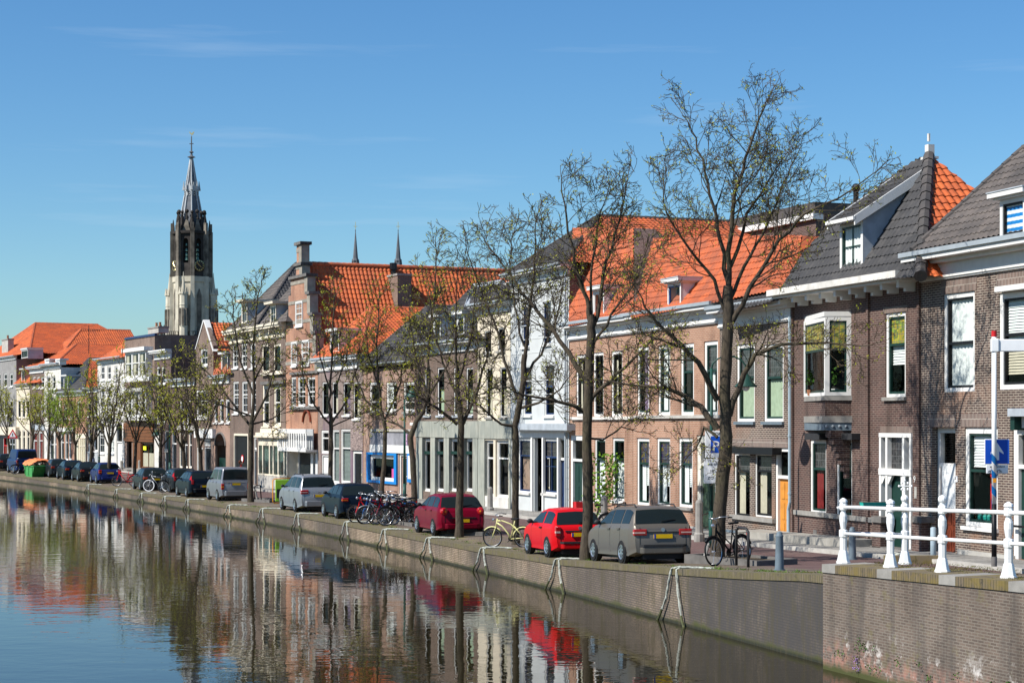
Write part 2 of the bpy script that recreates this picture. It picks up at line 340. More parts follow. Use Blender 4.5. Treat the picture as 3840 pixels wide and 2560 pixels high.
PL = [QP[0] + d0 * 150, QP[0] + d0 * 70] + QP + [CORNER + ABD * 3, CORNER + ABD * 6.7, CORNER + ABD * 14]
def resample(pl, step=1.5):
    out = []
    for i in range(len(pl) - 1):
        a, b = pl[i], pl[i + 1]; p = pl[i - 1] if i else a * 2 - b; q = pl[i + 2] if i + 2 < len(pl) else b * 2 - a
        n = max(1, int((b - a).length / step))
        for k in range(n):
            t = k / n; out.append(.5 * (2 * a + (b - p) * t + (2 * p - 5 * a + 4 * b - q) * t * t + (3 * a - p - 3 * b + q) * t ** 3))
    return out + [pl[-1]]
PL = resample(PL)
NQ = len(PL)
SS = [0.0]
for i in range(1, NQ): SS.append(SS[-1] + (PL[i] - PL[i - 1]).length)
TT = [(PL[min(i + 1, NQ - 1)] - PL[max(i - 1, 0)]).normalized() for i in range(NQ)]
for _ in range(8): TT = [TT[0]] + [(TT[i - 1] + TT[i] + TT[i + 1]).normalized() for i in range(1, NQ - 1)] + [TT[-1]]
NN = [Vector((-t.y, t.x)) for t in TT]                  # points from the water into the street
WID = 8.85
FP = [p + n * WID for p, n in zip(PL, NN)]
def at_s(arr, s):
    if s <= SS[0]: return arr[0]
    for i in range(1, NQ):
        if s <= SS[i]:
            t = (s - SS[i - 1]) / (SS[i] - SS[i - 1]); return arr[i - 1] * (1 - t) + arr[i] * t
    return arr[-1]
def s_at_px(arr, x):
    for i in range(NQ - 1):
        a, b = arr[i], arr[i + 1]; k = (x - CX) / F; fa, fb = a.x - k * a.y, b.x - k * b.y
        if fa <= 0 <= fb: return lerp(SS[i], SS[i + 1], fa / (fa - fb) if fa != fb else 0)
    return SS[-1] if x > 2000 else SS[0]
S_C = SS[min(range(NQ), key=lambda i: (PL[i] - CORNER).length)] + .62
QS, QH = [], []
for x, y in TOPS:
    s = s_at_px(PL, x); QS.append(s); QH.append(HC - (y - HY) / F * at_s(PL, s).y)
def qh(s):
    if s <= S_C: return interp(QS, QH, s)
    return interp([S_C, S_C + 6.7, S_C + 14], [2.02, 2.20, 2.42], s)
GS, GH = [], []
for x, y in [(480, 1757), (840, 1800), (1000, 1832), (1450, 1861), (1870, 1912), (2660, 1997), (2983, 2031), (3586, 2090), (3840, 2116)]:
    s = s_at_px(FP, x); GS.append(s); GH.append(HC - (y - HY) / F * at_s(FP, s).y)
def gf(s): return interp(GS, GH, s)
def foot(P):                                            # station and distance from the quay of a point
    i = min(range(NQ), key=lambda k: (PL[k] - P).length_squared); d = P - PL[i]
    return SS[i] + d.dot(TT[i]), d.dot(NN[i])
def ground(P):
    s, wd = foot(P); a = max(0, min(1, (wd - .6) / (WID - .6))); q = qh(s) if s < S_C - .2 else min(qh(s), lerp(1.75, 2.1, (s - S_C) / 8) if s > S_C else 1.75) * 1
    q = qh(s)
    return lerp(q, gf(s), a)
def gpx(x, y):                                          # the spot on the street seen at a pixel
    z = 1.0
    for _ in range(12):
        Y = F * (HC - z) / (y - HY); P = ray(x, Y); z = lerp(z, ground(P), .8)
    return Vector((P.x, P.y, z)), foot(P)[0]
def heading(s): t = at_s(TT, s); return math.atan2(-t.y, -t.x) - R(90)       # turns local +y to point away along the street

# ------------------------------------------------------------------ water, quay walls, street
S0 = 0.0; SE = SS[-1]
def stations(a, b, step=1.5):
    n = max(2, int((b - a) / step)); return [a + (b - a) * i / n for i in range(n + 1)]
def strip(name, s0, s1, ws, zf, mat, **tg):             # a sheet along the street at the distances ws from the quay
    m = MB(); st = stations(s0, s1); k = len(ws)
    for s in st:
        p, n = at_s(PL, s), at_s(NN, s)
        for wv in ws: q = p + n * wv; m.v.append((q.x, q.y, zf(s, wv)))
    for i in range(len(st) - 1):
        for j in range(k - 1): m.f.append((i * k + j, (i + 1) * k + j, (i + 1) * k + j + 1, i * k + j + 1)); m.m.append(0)
    return tag(m.build(name, mat), **tg)
def gz(s, wv): a = max(0, min(1, (wv - .6) / (WID - .6))); return lerp(qh(s), gf(s), a)

def water_mat():
    t = NT('canal_water'); t.col((.018, .0145, .006)); t.p(Roughness=.0, IOR=1.33)
    o = t.obj(); big = t.noise(.030, 4, t.scaled(o, 1.3, .55, 1)); n1 = t.noise(1.1, 3, t.scaled(o, .75, 1.2, 1)); n2 = t.noise(4.6, 2, t.scaled(o, .8, 1.2, 1)); n3 = t.noise(.22, 3, o)
    calm = t.ramp(big, .44, .60); h = t.math('ADD', t.math('MULTIPLY', n1, t.math('ADD', t.math('MULTIPLY', calm, .5), .55)), t.math('MULTIPLY', n2, t.math('ADD', t.math('MULTIPLY', calm, .26), .04)))
    h = t.math('ADD', h, t.math('MULTIPLY', n3, .8))
    t.bump(h, 1.0, .0085)
water_mat()
m = MB(); side = [p + n * -46 for p, n in zip(PL, NN)]
for i in range(NQ - 1): m.quad((*side[i], 0), (*side[i + 1], 0), (*(PL[i + 1] + NN[i + 1] * .3), 0), (*(PL[i] + NN[i] * .3), 0))
nr = [Vector((CORNER.x, CORNER.y)) + ABD * 14.3]
m.quad((*side[-1], 0), (side[-1].x, -40, 0), (14, -40, 0), (*(PL[-1] + NN[-1] * .3), 0))
tag(m.build('canal_water', 'canal_water'), kind='structure')
t = NT('earth'); t.col(t.mix((.10, .095, .06), (.15, .13, .1), t.noise(.05, 3, t.obj()))); t.p(Roughness=1)
m = MB(); fl = [p + n * (WID + .5) for p, n in zip(PL, NN)]
for i in range(NQ - 1): m.quad((*fl[i], .35), (*fl[i + 1], .35), (fl[i + 1].x + 3000, fl[i + 1].y + 1500, .35), (fl[i].x + 3000, fl[i].y + 1500, .35))
m.quad((fl[0].x, fl[0].y, .35), (fl[0].x + 3000, fl[0].y + 1500, .35), (fl[0].x + 3000, 5000, .35), (fl[0].x - 2000, 5000, .35))
for i in range(NQ - 1): m.quad((side[i].x - 3000, side[i].y - 1500, .35), (side[i + 1].x - 3000, side[i + 1].y - 1500, .35), (*side[i + 1], .35), (*side[i], .35))
m.quad((side[0].x - 3000, side[0].y - 1500, .35), (*side[0], .35), (fl[0].x - 2000, 5000, .35), (fl[0].x - 5000, 5000, .35))
tag(m.build('ground', 'earth'), kind='structure')

def wallstrip(s0, s1, off, th, zt, zb=-.6):             # upright wall along the water: outer face, top, end
    m = MB(); st = stations(s0, s1); pr = []
    for s in st:
        p, n = at_s(PL, s), at_s(NN, s); a, b = p + n * off, p + n * (off + th); z = zt(s)
        pr.append([(*a, zb), (*a, z), (*b, z), (*b, zb)])
    for a, b in zip(pr, pr[1:]):
        for i in range(3): m.quad(a[i], b[i], b[i + 1], a[i + 1])
    m.quad(*pr[0]); m.quad(*pr[-1][::-1]); return m
qw = wallstrip(S0, S_C, 0, .5, lambda s: qh(s) - .14).build('quay_wall', 'quay_brick')
tag(qw, 'long low mossy brick quay wall curving away along the far side of the canal', 'quay wall')
cp = MB(); st = stations(S0, S_C)
prv = None
for s in st:
    p, n = at_s(PL, s), at_s(NN, s); z = qh(s); a, b = p + n * -.025, p + n * .42
    cur = [(*a, z - .14), (*a, z + .01), (*b, z + .014), (*b, z - .14)]
    if prv:
        for i in range(3): cp.quad(prv[i], cur[i], cur[i + 1], prv[i + 1])
        cp.quad(prv[3], cur[3], cur[0], prv[0])
    prv = cur
cp.quad(*prv)
cp.build('coping', 'coping_brick', qw)
ww = wallstrip(S_C + .002, SE, -.32, .9, lambda s: qh(s) - .16).build('bridge_wing_wall', 'wing_brick')
tag(ww, 'tall dark brick wing wall of the bridge in the right foreground with white lime stains and yellow moss on top', 'wall')
cp = MB(); cb = MB(); st = stations(S_C + .002, SE, .5); prv = None; acc = 0
for i, s in enumerate(st):
    p, n = at_s(PL, s), at_s(NN, s); z = qh(s); a, b = p + n * -.345, p + n * .58
    cur = [(*a, z - .16), (*a, z), (*b, z + .012), (*b, z - .16)]
    if prv:
        tgt = cb if ((i - 1) % 4 == 0) else cp
        for k in range(3): tgt.quad(prv[k], cur[k], cur[k + 1], prv[k + 1])
        tgt.quad(prv[3], cur[3], cur[0], prv[0])
    else: cb.quad(*cur[::-1])
    prv = cur
cp.build('coping', 'coping_moss', ww); cb.build('coping_stone', 'grey_stone', ww)

def brick_road(name, c1, c2, mort, w, h, moss=0):
    t = NT(name); o = t.obj(); b = t.n('TexBrick', offset=.5); t.l(o, b.inputs['Vector'])
    for k, v in (('Scale', 1), ('Mortar Size', .012), ('Brick Width', w), ('Row Height', h)): b.inputs[k].default_value = v
    b.inputs['Color1'].default_value = (*c1, 1); b.inputs['Color2'].default_value = (*c2, 1); b.inputs['Mortar'].default_value = (*mort, 1)
    c = t.mix(b.outputs[0], tuple(x * .6 for x in c1), t.ramp(t.noise(.8, 4, o), .42, .7))
    c = t.mix(c, (.25, .21, .17), t.math('MULTIPLY', t.ramp(t.noise(.35, 5, o, .7), .5, .7), .45))
    if moss: c = t.mix(c, (.15, .135, .025), t.math('MULTIPLY', t.ramp(t.noise(1.4, 6, o, .7), .50, .62), moss))
    t.col(c); t.p(Roughness=.9)
brick_road('road_brick', (.115, .058, .055), (.155, .08, .07), (.055, .04, .035), .2, .1)
brick_road('parking_brick', (.125, .09, .07), (.165, .12, .09), (.06, .05, .035), .2, .1, .45)
brick_road('verge_brick', (.15, .11, .075), (.18, .135, .09), (.07, .06, .03), .2, .1, .8)
brick_road('pavement_slab', (.24, .23, .21), (.29, .275, .25), (.12, .11, .10), .45, .3)
strip('quay_verge', S0, S_C, (.40, .75, 1.1), lambda s, w_: gz(s, w_) + .004, 'verge_brick', kind='structure')
strip('parking_strip', S0, S_C, (1.1, 1.8, 2.6), lambda s, w_: gz(s, w_) + .004, 'parking_brick', kind='structure')
strip('road', S0, S_C, (2.6, 3.6, 4.6, 5.6, 6.6, 7.0), lambda s, w_: gz(s, w_) + .004, 'road_brick', kind='structure')
strip('bridge_ramp', S_C + .002, SE, (.55, 1.2, 2.4, 4.2), lambda s, w_: gz(s, w_) + .006, 'verge_brick', kind='structure')
strip('bridge_ramp', S_C + .002, SE, (4.2, 5.6, 7.0), lambda s, w_: gz(s, w_) + .006, 'road_brick', kind='structure')
pv = strip('pavement', S0, SE, (7.0, 7.9, WID + .6), lambda s, w_: gz(s, min(w_, WID)) + .11, 'pavement_slab', kind='structure')
m = MB(); st = stations(S0, SE); prv = None
for s in st:
    p, n = at_s(PL, s), at_s(NN, s); z = gz(s, 7.0); a, b = p + n * 6.86, p + n * 7.02
    cur = [(*a, z - .05), (*a, z + .118), (*b, z + .118)]
    if prv:
        for i in range(2): m.quad(prv[i], cur[i], cur[i + 1], prv[i + 1])
    prv = cur
tag(m.build('kerb', 'stone_light'), kind='structure')

# ------------------------------------------------------------------ houses
class House:
    def __init__(s, xL, xR, label, wall, top, name='canal_house', cat='house', depth=9.0, setback=0.0, base=-.5):
        sL, sR = s_at_px(FP, xL), s_at_px(FP, xR); s.sm = (sL + sR) / 2
        nL, nR = at_s(NN, s.sm), at_s(NN, s.sm)
        def hit(x):                                     # facade line pushed back by the setback
            ar = [p + n * setback for p, n in zip(FP, NN)] if setback else FP
            return at_s(ar, s_at_px(ar, x))
        a, b = hit(xL), hit(xR)
        if xR > 3700: b = hit(3700); b = a + (b - a).normalized() * (ray_hit(a, b, xR) - a).length
        s.W = (b - a).length; ex = (b - a) / s.W; s.g = gf(s.sm) + .11
        s.o = thing(name, label, cat, (a.x, a.y, s.g), math.atan2(ex.y, ex.x)); s.a, s.ex, s.ey = a, ex, Vector((-ex.y, ex.x))
        s.wall = wall; s.D = depth; s.holes = []; s.base = base; s.extra = []
        s.zt = s.px(*top)[1] if isinstance(top, tuple) else top
    def px(s, x, y, v=0.0):                             # pixel -> (along the facade, height) on the plane v behind it
        k = (x - CX) / F; o = s.a + s.ey * v; d = s.ex
        u = (k * o.y - o.x) / (d.x - k * d.y); Y = o.y + d.y * u
        return u, HC - (y - HY) / F * Y - s.g
    def pxu(s, x, y, u):                                # pixel -> (depth, height) on the plane across the house at u
        k = (x - CX) / F; o = s.a + s.ex * u; d = s.ey
        v = (k * o.y - o.x) / (d.x - k * d.y); Y = o.y + d.y * v
        return v, HC - (y - HY) / F * Y - s.g
    def rect(s, x0, y0, x1, y1, v=0.0):
        ym = (y0 + y1) / 2; xm = (x0 + x1) / 2
        return s.px(x0, ym, v)[0], s.px(x1, ym, v)[0], s.px(xm, y1, v)[1], s.px(xm, y0, v)[1]
    def pbox(s, name, x0, y0, x1, y1, v0, v1, mat, parent=None, bevel=0, label=None):
        u0, u1, z0, z1 = s.rect(x0, y0, x1, y1, v0); o = MB().box(u0, u1, v0, v1, z0, z1).build(name, mat, parent or s.o, bevel=bevel)
        return tag(o, label)
    def box(s, name, u0, u1, v0, v1, z0, z1, mat, parent=None, bevel=0): return MB().box(u0, u1, v0, v1, z0, z1).build(name, mat, parent or s.o, bevel=bevel)
    def win(s, x0, y0, x1, y1, fr='white', sash='dark_green', tr=.42, cur=None, top=None, sill='grey_stone', fw=.085, bars=None, hole=True, v=0.0, parent=None, name='window', rv=.14, lite=False, label=None):
        u0, u1, z0, z1 = s.rect(x0, y0, x1, y1, v) if y1 > 0 else (x0, x1, y0, -y1)
        return s.win_uz(u0, u1, z0, z1, fr, sash, tr, cur, top, sill, fw, bars, hole, v, parent, name, rv, lite, label)
    def win_uz(s, u0, u1, z0, z1, fr='white', sash='dark_green', tr=.42, cur=None, top=None, sill='grey_stone', fw=.085, bars=None, hole=True, v=0.0, parent=None, name='window', rv=.14, lite=False, label=None):
        if hole: s.holes.append((u0, u1, z0, z1))
        a, b = v + rv - .1, v + rv + .02
        if not hole: a, b = v - .05, v + .04
        m = MB(); m.box(u0, u0 + fw, a, b, z0, z1); m.box(u1 - fw, u1, a, b, z0, z1); m.box(u0 + fw, u1 - fw, a, b, z1 - fw, z1); m.box(u0 + fw, u1 - fw, a, b, z0, z0 + fw * .8)
        w_ = m.build(name, fr, parent or s.o); tag(w_, label); sub = w_ if parent is None else parent
        i0, i1, j0, j1 = u0 + fw, u1 - fw, z0 + fw * .8, z1 - fw; sw = .05 if not lite else .035
        zt_ = j1 - (j1 - j0) * tr if tr else None
        sm_ = MB(); c, d = a + .03, b - .01
        sm_.box(i0, i0 + sw, c, d, j0, j1); sm_.box(i1 - sw, i1, c, d, j0, j1); sm_.box(i0 + sw, i1 - sw, c, d, j1 - sw, j1); sm_.box(i0 + sw, i1 - sw, c, d, j0, j0 + sw * 1.3)
        if zt_: sm_.box(i0 + sw, i1 - sw, c - .02, d, zt_ - .035, zt_ + .035)
        sm_.build('sash', sash, sub)
        if bars:
            bm_ = MB(); nx, ny = bars[0], bars[1]; part = bars[2] if len(bars) > 2 else 'all'
            q0, q1 = (zt_, j1) if part == 'top' else (j0, j1)
            for i in range(1, nx): x = lerp(i0, i1, i / nx); bm_.box(x - .016, x + .016, c + .012, d - .006, q0, q1)
            for i in range(1, ny): z = lerp(q0, q1, i / ny); bm_.box(i0, i1, c + .015, d - .008, z - .016, z + .016)
            bm_.build('glazing_bars', sash, sub)
        g = d - .03; zp = zt_ if (top and zt_) else j1
        MB().quad((i0, g, j0), (i1, g, j0), (i1, g, zp), (i0, g, zp)).build('pane', 'glass', sub)
        if top and zt_: MB().box(i0 + sw, i1 - sw, g - .004, g + .006, zt_, j1).build('stained_pane', top, sub)
        for cu in (cur or []):
            f0, f1, k0, k1, mat = cu
            n = max(3, int((f1 - f0) * (i1 - i0) / .05)); cm = MB(); A, B = lerp(i0, i1, f0), lerp(i0, i1, f1); C_, D_ = lerp(j0, j1, k0), lerp(j0, j1, k1)
            cv = g + .04
            if mat.startswith('blind'):
                n = max(4, int((D_ - C_) / .07)); mat = mat[6:] if len(mat) > 6 else 'curtain_white'
                for i in range(n): z = lerp(C_, D_, i / n); cm.quad((A, cv, z), (B, cv, z), (B, cv + .03, z + (D_ - C_) / n), (A, cv + .03, z + (D_ - C_) / n))
                cm.build('blind', mat, sub)
            else:
                for i in range(n):
                    xa, xb = lerp(A, B, i / n), lerp(A, B, (i + 1) / n); ya, yb = cv + .018 * math.sin(i * 1.9), cv + .018 * math.sin((i + 1) * 1.9)
                    cm.quad((xa, ya, C_), (xb, yb, C_), (xb, yb, D_), (xa, ya, D_))
                cm.build('curtain', mat, sub)
        if sill: MB().box(u0 - .06, u1 + .06, v - .09, v + .03, z0 - .10, z0 - .002).build('sill', sill, sub)
        return w_
    def door(s, x0, y0, x1, y1, fr='white', leaf='dark_green', tr=.28, fw=.10, leafx=None, rec=.16, glassy=False, name='door', panels=True):
        u0, u1, z0, z1 = s.rect(x0, y0, x1, y1); z0 = min(z0, .06) if z0 < .8 else z0
        s.holes.append((u0, u1, z0, z1)); m = MB(); a, b = rec - .12, rec + .02
        m.box(u0, u0 + fw, a, b, z0, z1); m.box(u1 - fw, u1, a, b, z0, z1); m.box(u0 + fw, u1 - fw, a, b, z1 - fw, z1)
        zt_ = z1 - (z1 - z0) * (tr or 0)
        if tr: m.box(u0 + fw, u1 - fw, a, b, zt_ - .05, zt_ + .05)
        d = m.build('door_frame', fr, s.o)
        if tr: MB().quad((u0 + fw, b - .04, zt_ + .05), (u1 - fw, b - .04, zt_ + .05), (u1 - fw, b - .04, z1 - fw), (u0 + fw, b - .04, z1 - fw)).build('pane', 'glass', d)
        zz = zt_ - .05 if tr else z1 - fw
        if leaf:
            lm = MB(); lm.box(u0 + fw, u1 - fw, b - .05, b, z0, zz)
            if panels and not glassy:
                A, B = u0 + fw, u1 - fw; wd = B - A
                for (f0, f1) in ((.06, .3), (.36, .62), (.68, .94)):
                    for (h0, h1) in ((.14, .46), (.54, .86)): lm.box(A + wd * h0, A + wd * h1, b - .068, b - .045, lerp(z0, zz, f0), lerp(z0, zz, f1))
            l = lm.build(name, leaf, s.o)
            MB().sphere((u1 - fw - .10, b - .09, z0 + 1.05), .035, 5).build('handle', 'gold', l)
            if glassy: MB().box(u0 + fw + .12, u1 - fw - .12, b - .062, b - .04, lerp(z0, zz, .3), lerp(z0, zz, .94)).build('door_pane', 'car_glass', l)
        return d
    def cornice(s, x, yt, yb, mat='white', gut='lead_grey', proj=.42, u0=0.0, u1=None, name='cornice', frieze=True, brackets=0):
        u1 = s.W if u1 is None else u1; z0, z1 = s.px(x, yb)[1], s.px(x, yt)[1]; h = z1 - z0
        m = MB()
        if frieze: m.box(u0, u1, -.07, .05, z0, z0 + h * .55); m.box(u0, u1, -.11, .04, z0 + h * .06, z0 + h * .13)
        e = .14
        m.box(u0 - e * .3, u1 + e * .3, -proj * .5, .05, z0 + h * .55, z0 + h * .68); m.box(u0 - e, u1 + e, -proj, .05, z0 + h * .68, z0 + h * .84)
        for i in range(brackets):
            x_ = lerp(u0 + .15, u1 - .15, i / (brackets - 1)); m.box(x_ - .06, x_ + .06, -proj * .85, -.07, z0 + h * .28, z0 + h * .549)
        c = m.build(name, mat, s.o); MB().box(u0 - e - .03, u1 + e + .03, -proj - .07, .02, z0 + h * .842, z1).build('gutter', gut, c)
        return c
    def finish(s, side=None, top=None):
        W, zt, D = s.W, s.zt, s.D; rv = .16
        us = sorted({0.0, W} | {max(0, min(W, h[i])) for h in s.holes for i in (0, 1)}); zs = sorted({s.base, zt} | {max(s.base, min(zt, h[i])) for h in s.holes for i in (2, 3)})
        m = MB()
        for a, b in zip(us, us[1:]):
            for c, d in zip(zs, zs[1:]):
                x, z = (a + b) / 2, (c + d) / 2
                if b - a < 1e-4 or d - c < 1e-4 or any(h[0] < x < h[1] and h[2] < z < h[3] for h in s.holes): continue
                m.quad((a, 0, c), (b, 0, c), (b, 0, d), (a, 0, d))
        for a, b, c, d in s.holes:
            m.quad((a, 0, c), (a, 0, d), (a, rv, d), (a, rv, c)); m.quad((b, 0, c), (b, rv, c), (b, rv, d), (b, 0, d))
            m.quad((a, 0, c), (a, rv, c), (b, rv, c), (b, 0, c)); m.quad((a, 0, d), (b, 0, d), (b, rv, d), (a, rv, d))
        k = 1 if side else 0
        m.quad((0, 0, s.base), (0, 0, zt), (0, D, zt), (0, D, s.base), mi=k); m.quad((W, 0, s.base), (W, D, s.base), (W, D, zt), (W, 0, zt), mi=k)
        m.quad((0, D, s.base), (0, D, zt), (W, D, zt), (W, D, s.base), mi=k)
        if top: m.quad((0, 0, zt - .02), (W, 0, zt - .02), (W, D, zt - .02), (0, D, zt - .02))
        for ex in s.extra: m.prism(*ex)
        wl = m.build('wall', [s.wall, side] if side else s.wall, s.o)
        MB().quad((.05, .95, 0), (W - .05, .95, 0), (W - .05, .95, zt - .1), (.05, .95, zt - .1)).quad((.05, .2, zt * .5), (W - .05, .2, zt * .5), (W - .05, .94, zt * .5), (.05, .94, zt * .5)).build('dark_backing', 'dark_backing', wl)  # near-black sheets behind the windows, painted as the dark of unlit interiors
        return wl
    def chimney(s, x0, y0, x1, y1, v, mat='brick_tan', d=.6, cap='grey_stone', pots=1):
        u0, u1, z0, z1 = s.rect(x0, y0, x1, y1, v); c = MB().box(u0, u1, v, v + d, z0, z1 - .1).build('chimney', mat, s.o)
        MB().box(u0 - .05, u1 + .05, v - .05, v + d + .05, z1 - .099, z1 + .03).build('chimney_cap', cap, c)
        for i in range(pots):
            x = lerp(u0, u1, (i + 1) / (pots + 1)); MB().lathe([(.11, 0), (.10, .35), (.12, .36), (.12, .4), (.01, .4)], 8, (x, v + d / 2, z1 + .03)).build('chimney_pot', 'terracotta', c)
        return c
def ray_hit(a, b, x):
    k = (x - CX) / F; d = (b - a); t = (k * a.y - a.x) / (d.x - k * d.y); return a + d * t

def tiles(mb, poly, mi=0, tw=.235, th=.33, amp=.035, up=None):   # pantiles laid over a planar polygon, cut to its outline
    P = [Vector(p) for p in poly]; n = Vector((0, 0, 0))
    for i in range(len(P)): n += P[i].cross(P[(i + 1) % len(P)])
    n.normalize()
    if n.z < 0: n = -n
    t = (Vector((0, 0, 1)) - n * n.z).normalized(); s_ = t.cross(n); o = P[0]
    q = [((p - o).dot(s_), (p - o).dot(t)) for p in P]
    a0, a1, b0, b1 = min(x for x, _ in q), max(x for x, _ in q), min(y for _, y in q), max(y for _, y in q)
    nc = int((a1 - a0) / tw) + 2; nr = int((b1 - b0) / th) + 2; prof = ((0, -.2), (.3, .75), (.55, 1), (.8, .1))
    bm = bmesh.new(); rows = []
    for r in range(nr):
        for (f, hh) in ((0.0, .032), (.985, .004)):
            row = []
            for c in range(nc):
                for (fx, fh) in prof: row.append(bm.verts.new((a0 - .05 + (c + fx) * tw, b0 - .02 + (r + f) * th, fh * amp + hh)))
            rows.append(row)
    for ra, rb in zip(rows, rows[1:]):
        for i in range(len(ra) - 1): bm.faces.new((ra[i], ra[i + 1], rb[i + 1], rb[i]))
    cx = sum(x for x, _ in q) / len(q); cy = sum(y for _, y in q) / len(q)
    for i in range(len(q)):
        (x0, y0), (x1, y1) = q[i], q[(i + 1) % len(q)]
        if math.hypot(x1 - x0, y1 - y0) < 1e-4: continue
        no = Vector((y1 - y0, -(x1 - x0), 0))
        if no.dot(Vector((cx - x0, cy - y0, 0))) > 0: no = -no
        bmesh.ops.bisect_plane(bm, geom=bm.verts[:] + bm.edges[:] + bm.faces[:], plane_co=(x0, y0, 0), plane_no=no, clear_outer=True)
    bm.verts.index_update(); bm.verts.ensure_lookup_table()
    mb.add([o + s_ * v.co.x + t * v.co.y + n * v.co.z for v in bm.verts], [tuple(v.index for v in f.verts) for f in bm.faces], mi); bm.free()
def ridge(mb, a, b, mi=0, r=.11, seg=.38):               # row of half-round ridge tiles
    a, b = Vector(a), Vector(b); n = max(1, int((b - a).length / seg)); d = (b - a) / n
    for i in range(n): mb.tube([a + d * i, a + d * (i + .96)], [r * 1.08, r * .94], 8, mi)
def roof_front(h, poly_px, mat, slope, ze=None, v0=-.3, side='tile_brown', parent=None, name='roof', thick=None, back=True, ridge_mat=None, side_r=None):
    """the roof slope rising from the eave line of the front; outline read off at pixels, mirrored behind its top edge"""
    ze = h.zt if ze is None else ze; ts = math.tan(R(slope)); P = []; h.rp = (ze, v0, ts)
    for x, y in poly_px:
        k = (x - CX) / F; lo, hi = -1.5, 14.0
        for _ in range(50):                             # walk down the line of sight to the plane z = ze + (v - v0) * slope
            v = (lo + hi) / 2; u, z = h.px(x, y, v)
            if z > ze + (v - v0) * ts: lo = v
            else: hi = v
        P.append(Vector((u, v, ze + (v - v0) * ts)))
    m = MB(); tiles(m, P, 0)
    if back:
        yr = max(p.y for p in P); mir = [Vector((p.x, 2 * yr - p.y, p.z)) for p in P]
        n = len(P)
        for i in range(n):
            a, b = P[i], P[(i + 1) % n]; c, d = mir[(i + 1) % n], mir[i]
            if min(a.z, b.z) < ze + .25 and abs(a.z - b.z) < .5 and min(a.y, b.y) < .4: continue
            if (a - d).length < .02 and (b - c).length < .02: continue
            if side_r and a.x + b.x > h.W and (abs(a.z - b.z) > .3): tiles(m, [p for j, p in enumerate((a, b, c, d)) if j == 0 or (p - (a, b, c, d)[j - 1]).length > .02], 2)
            else: m.quad(a, b, c, d, mi=1)
        m.quad(*mir, mi=1)
    rm = MB()
    mats = [mat, side] + ([side_r] if side_r else [])
    o = m.build(name, mats, parent or h.o)
    return o, P
def roof_perp(h, rx, ry, v1, mat, ze=None, u0=-.1, u1=None, D=None, hip=True, front_mat=None, ridge_mat='ridge_orange', gable_mat=None, right_mat=None, name='roof', v0=-.25, uo=0):
    """ridge at right angles to the street; its front end seen at a pixel, v1 behind the facade"""
    ze = h.zt if ze is None else ze; u1 = h.W + .1 if u1 is None else u1; D = D or h.D
    um, zr = h.px(rx, ry, v1)
    um = max(u0 + .3, min(u1 - .3, um)); h.rp = (ze, v0, (zr - ze) / (v1 - v0) if v1 > v0 else 1); m = MB(); rm = MB(); R1, R2 = (um, v1, zr), (um, D, zr)
    mats = [mat, front_mat or mat]
    tiles(m, [(u1, v0 if hip else v1, ze), (u1, D, ze), R2, R1], 0)
    tiles(m, [(u0, D, ze), (u0, v0 if hip else v1, ze), R1, R2], 0)
    if hip: tiles(m, [(u0, v0, ze), (u1, v0, ze), R1], 1); ridge(rm, (u1, v0, ze), R1); ridge(rm, (u0, v0, ze), R1)
    m.quad((u0, D, ze), (u1, D, ze), R2, mi=0); ridge(rm, R1, R2)
    o = m.build(name, mats, h.o); rm.build('ridge_tiles', ridge_mat, o)
    return o, R1, R2, ze
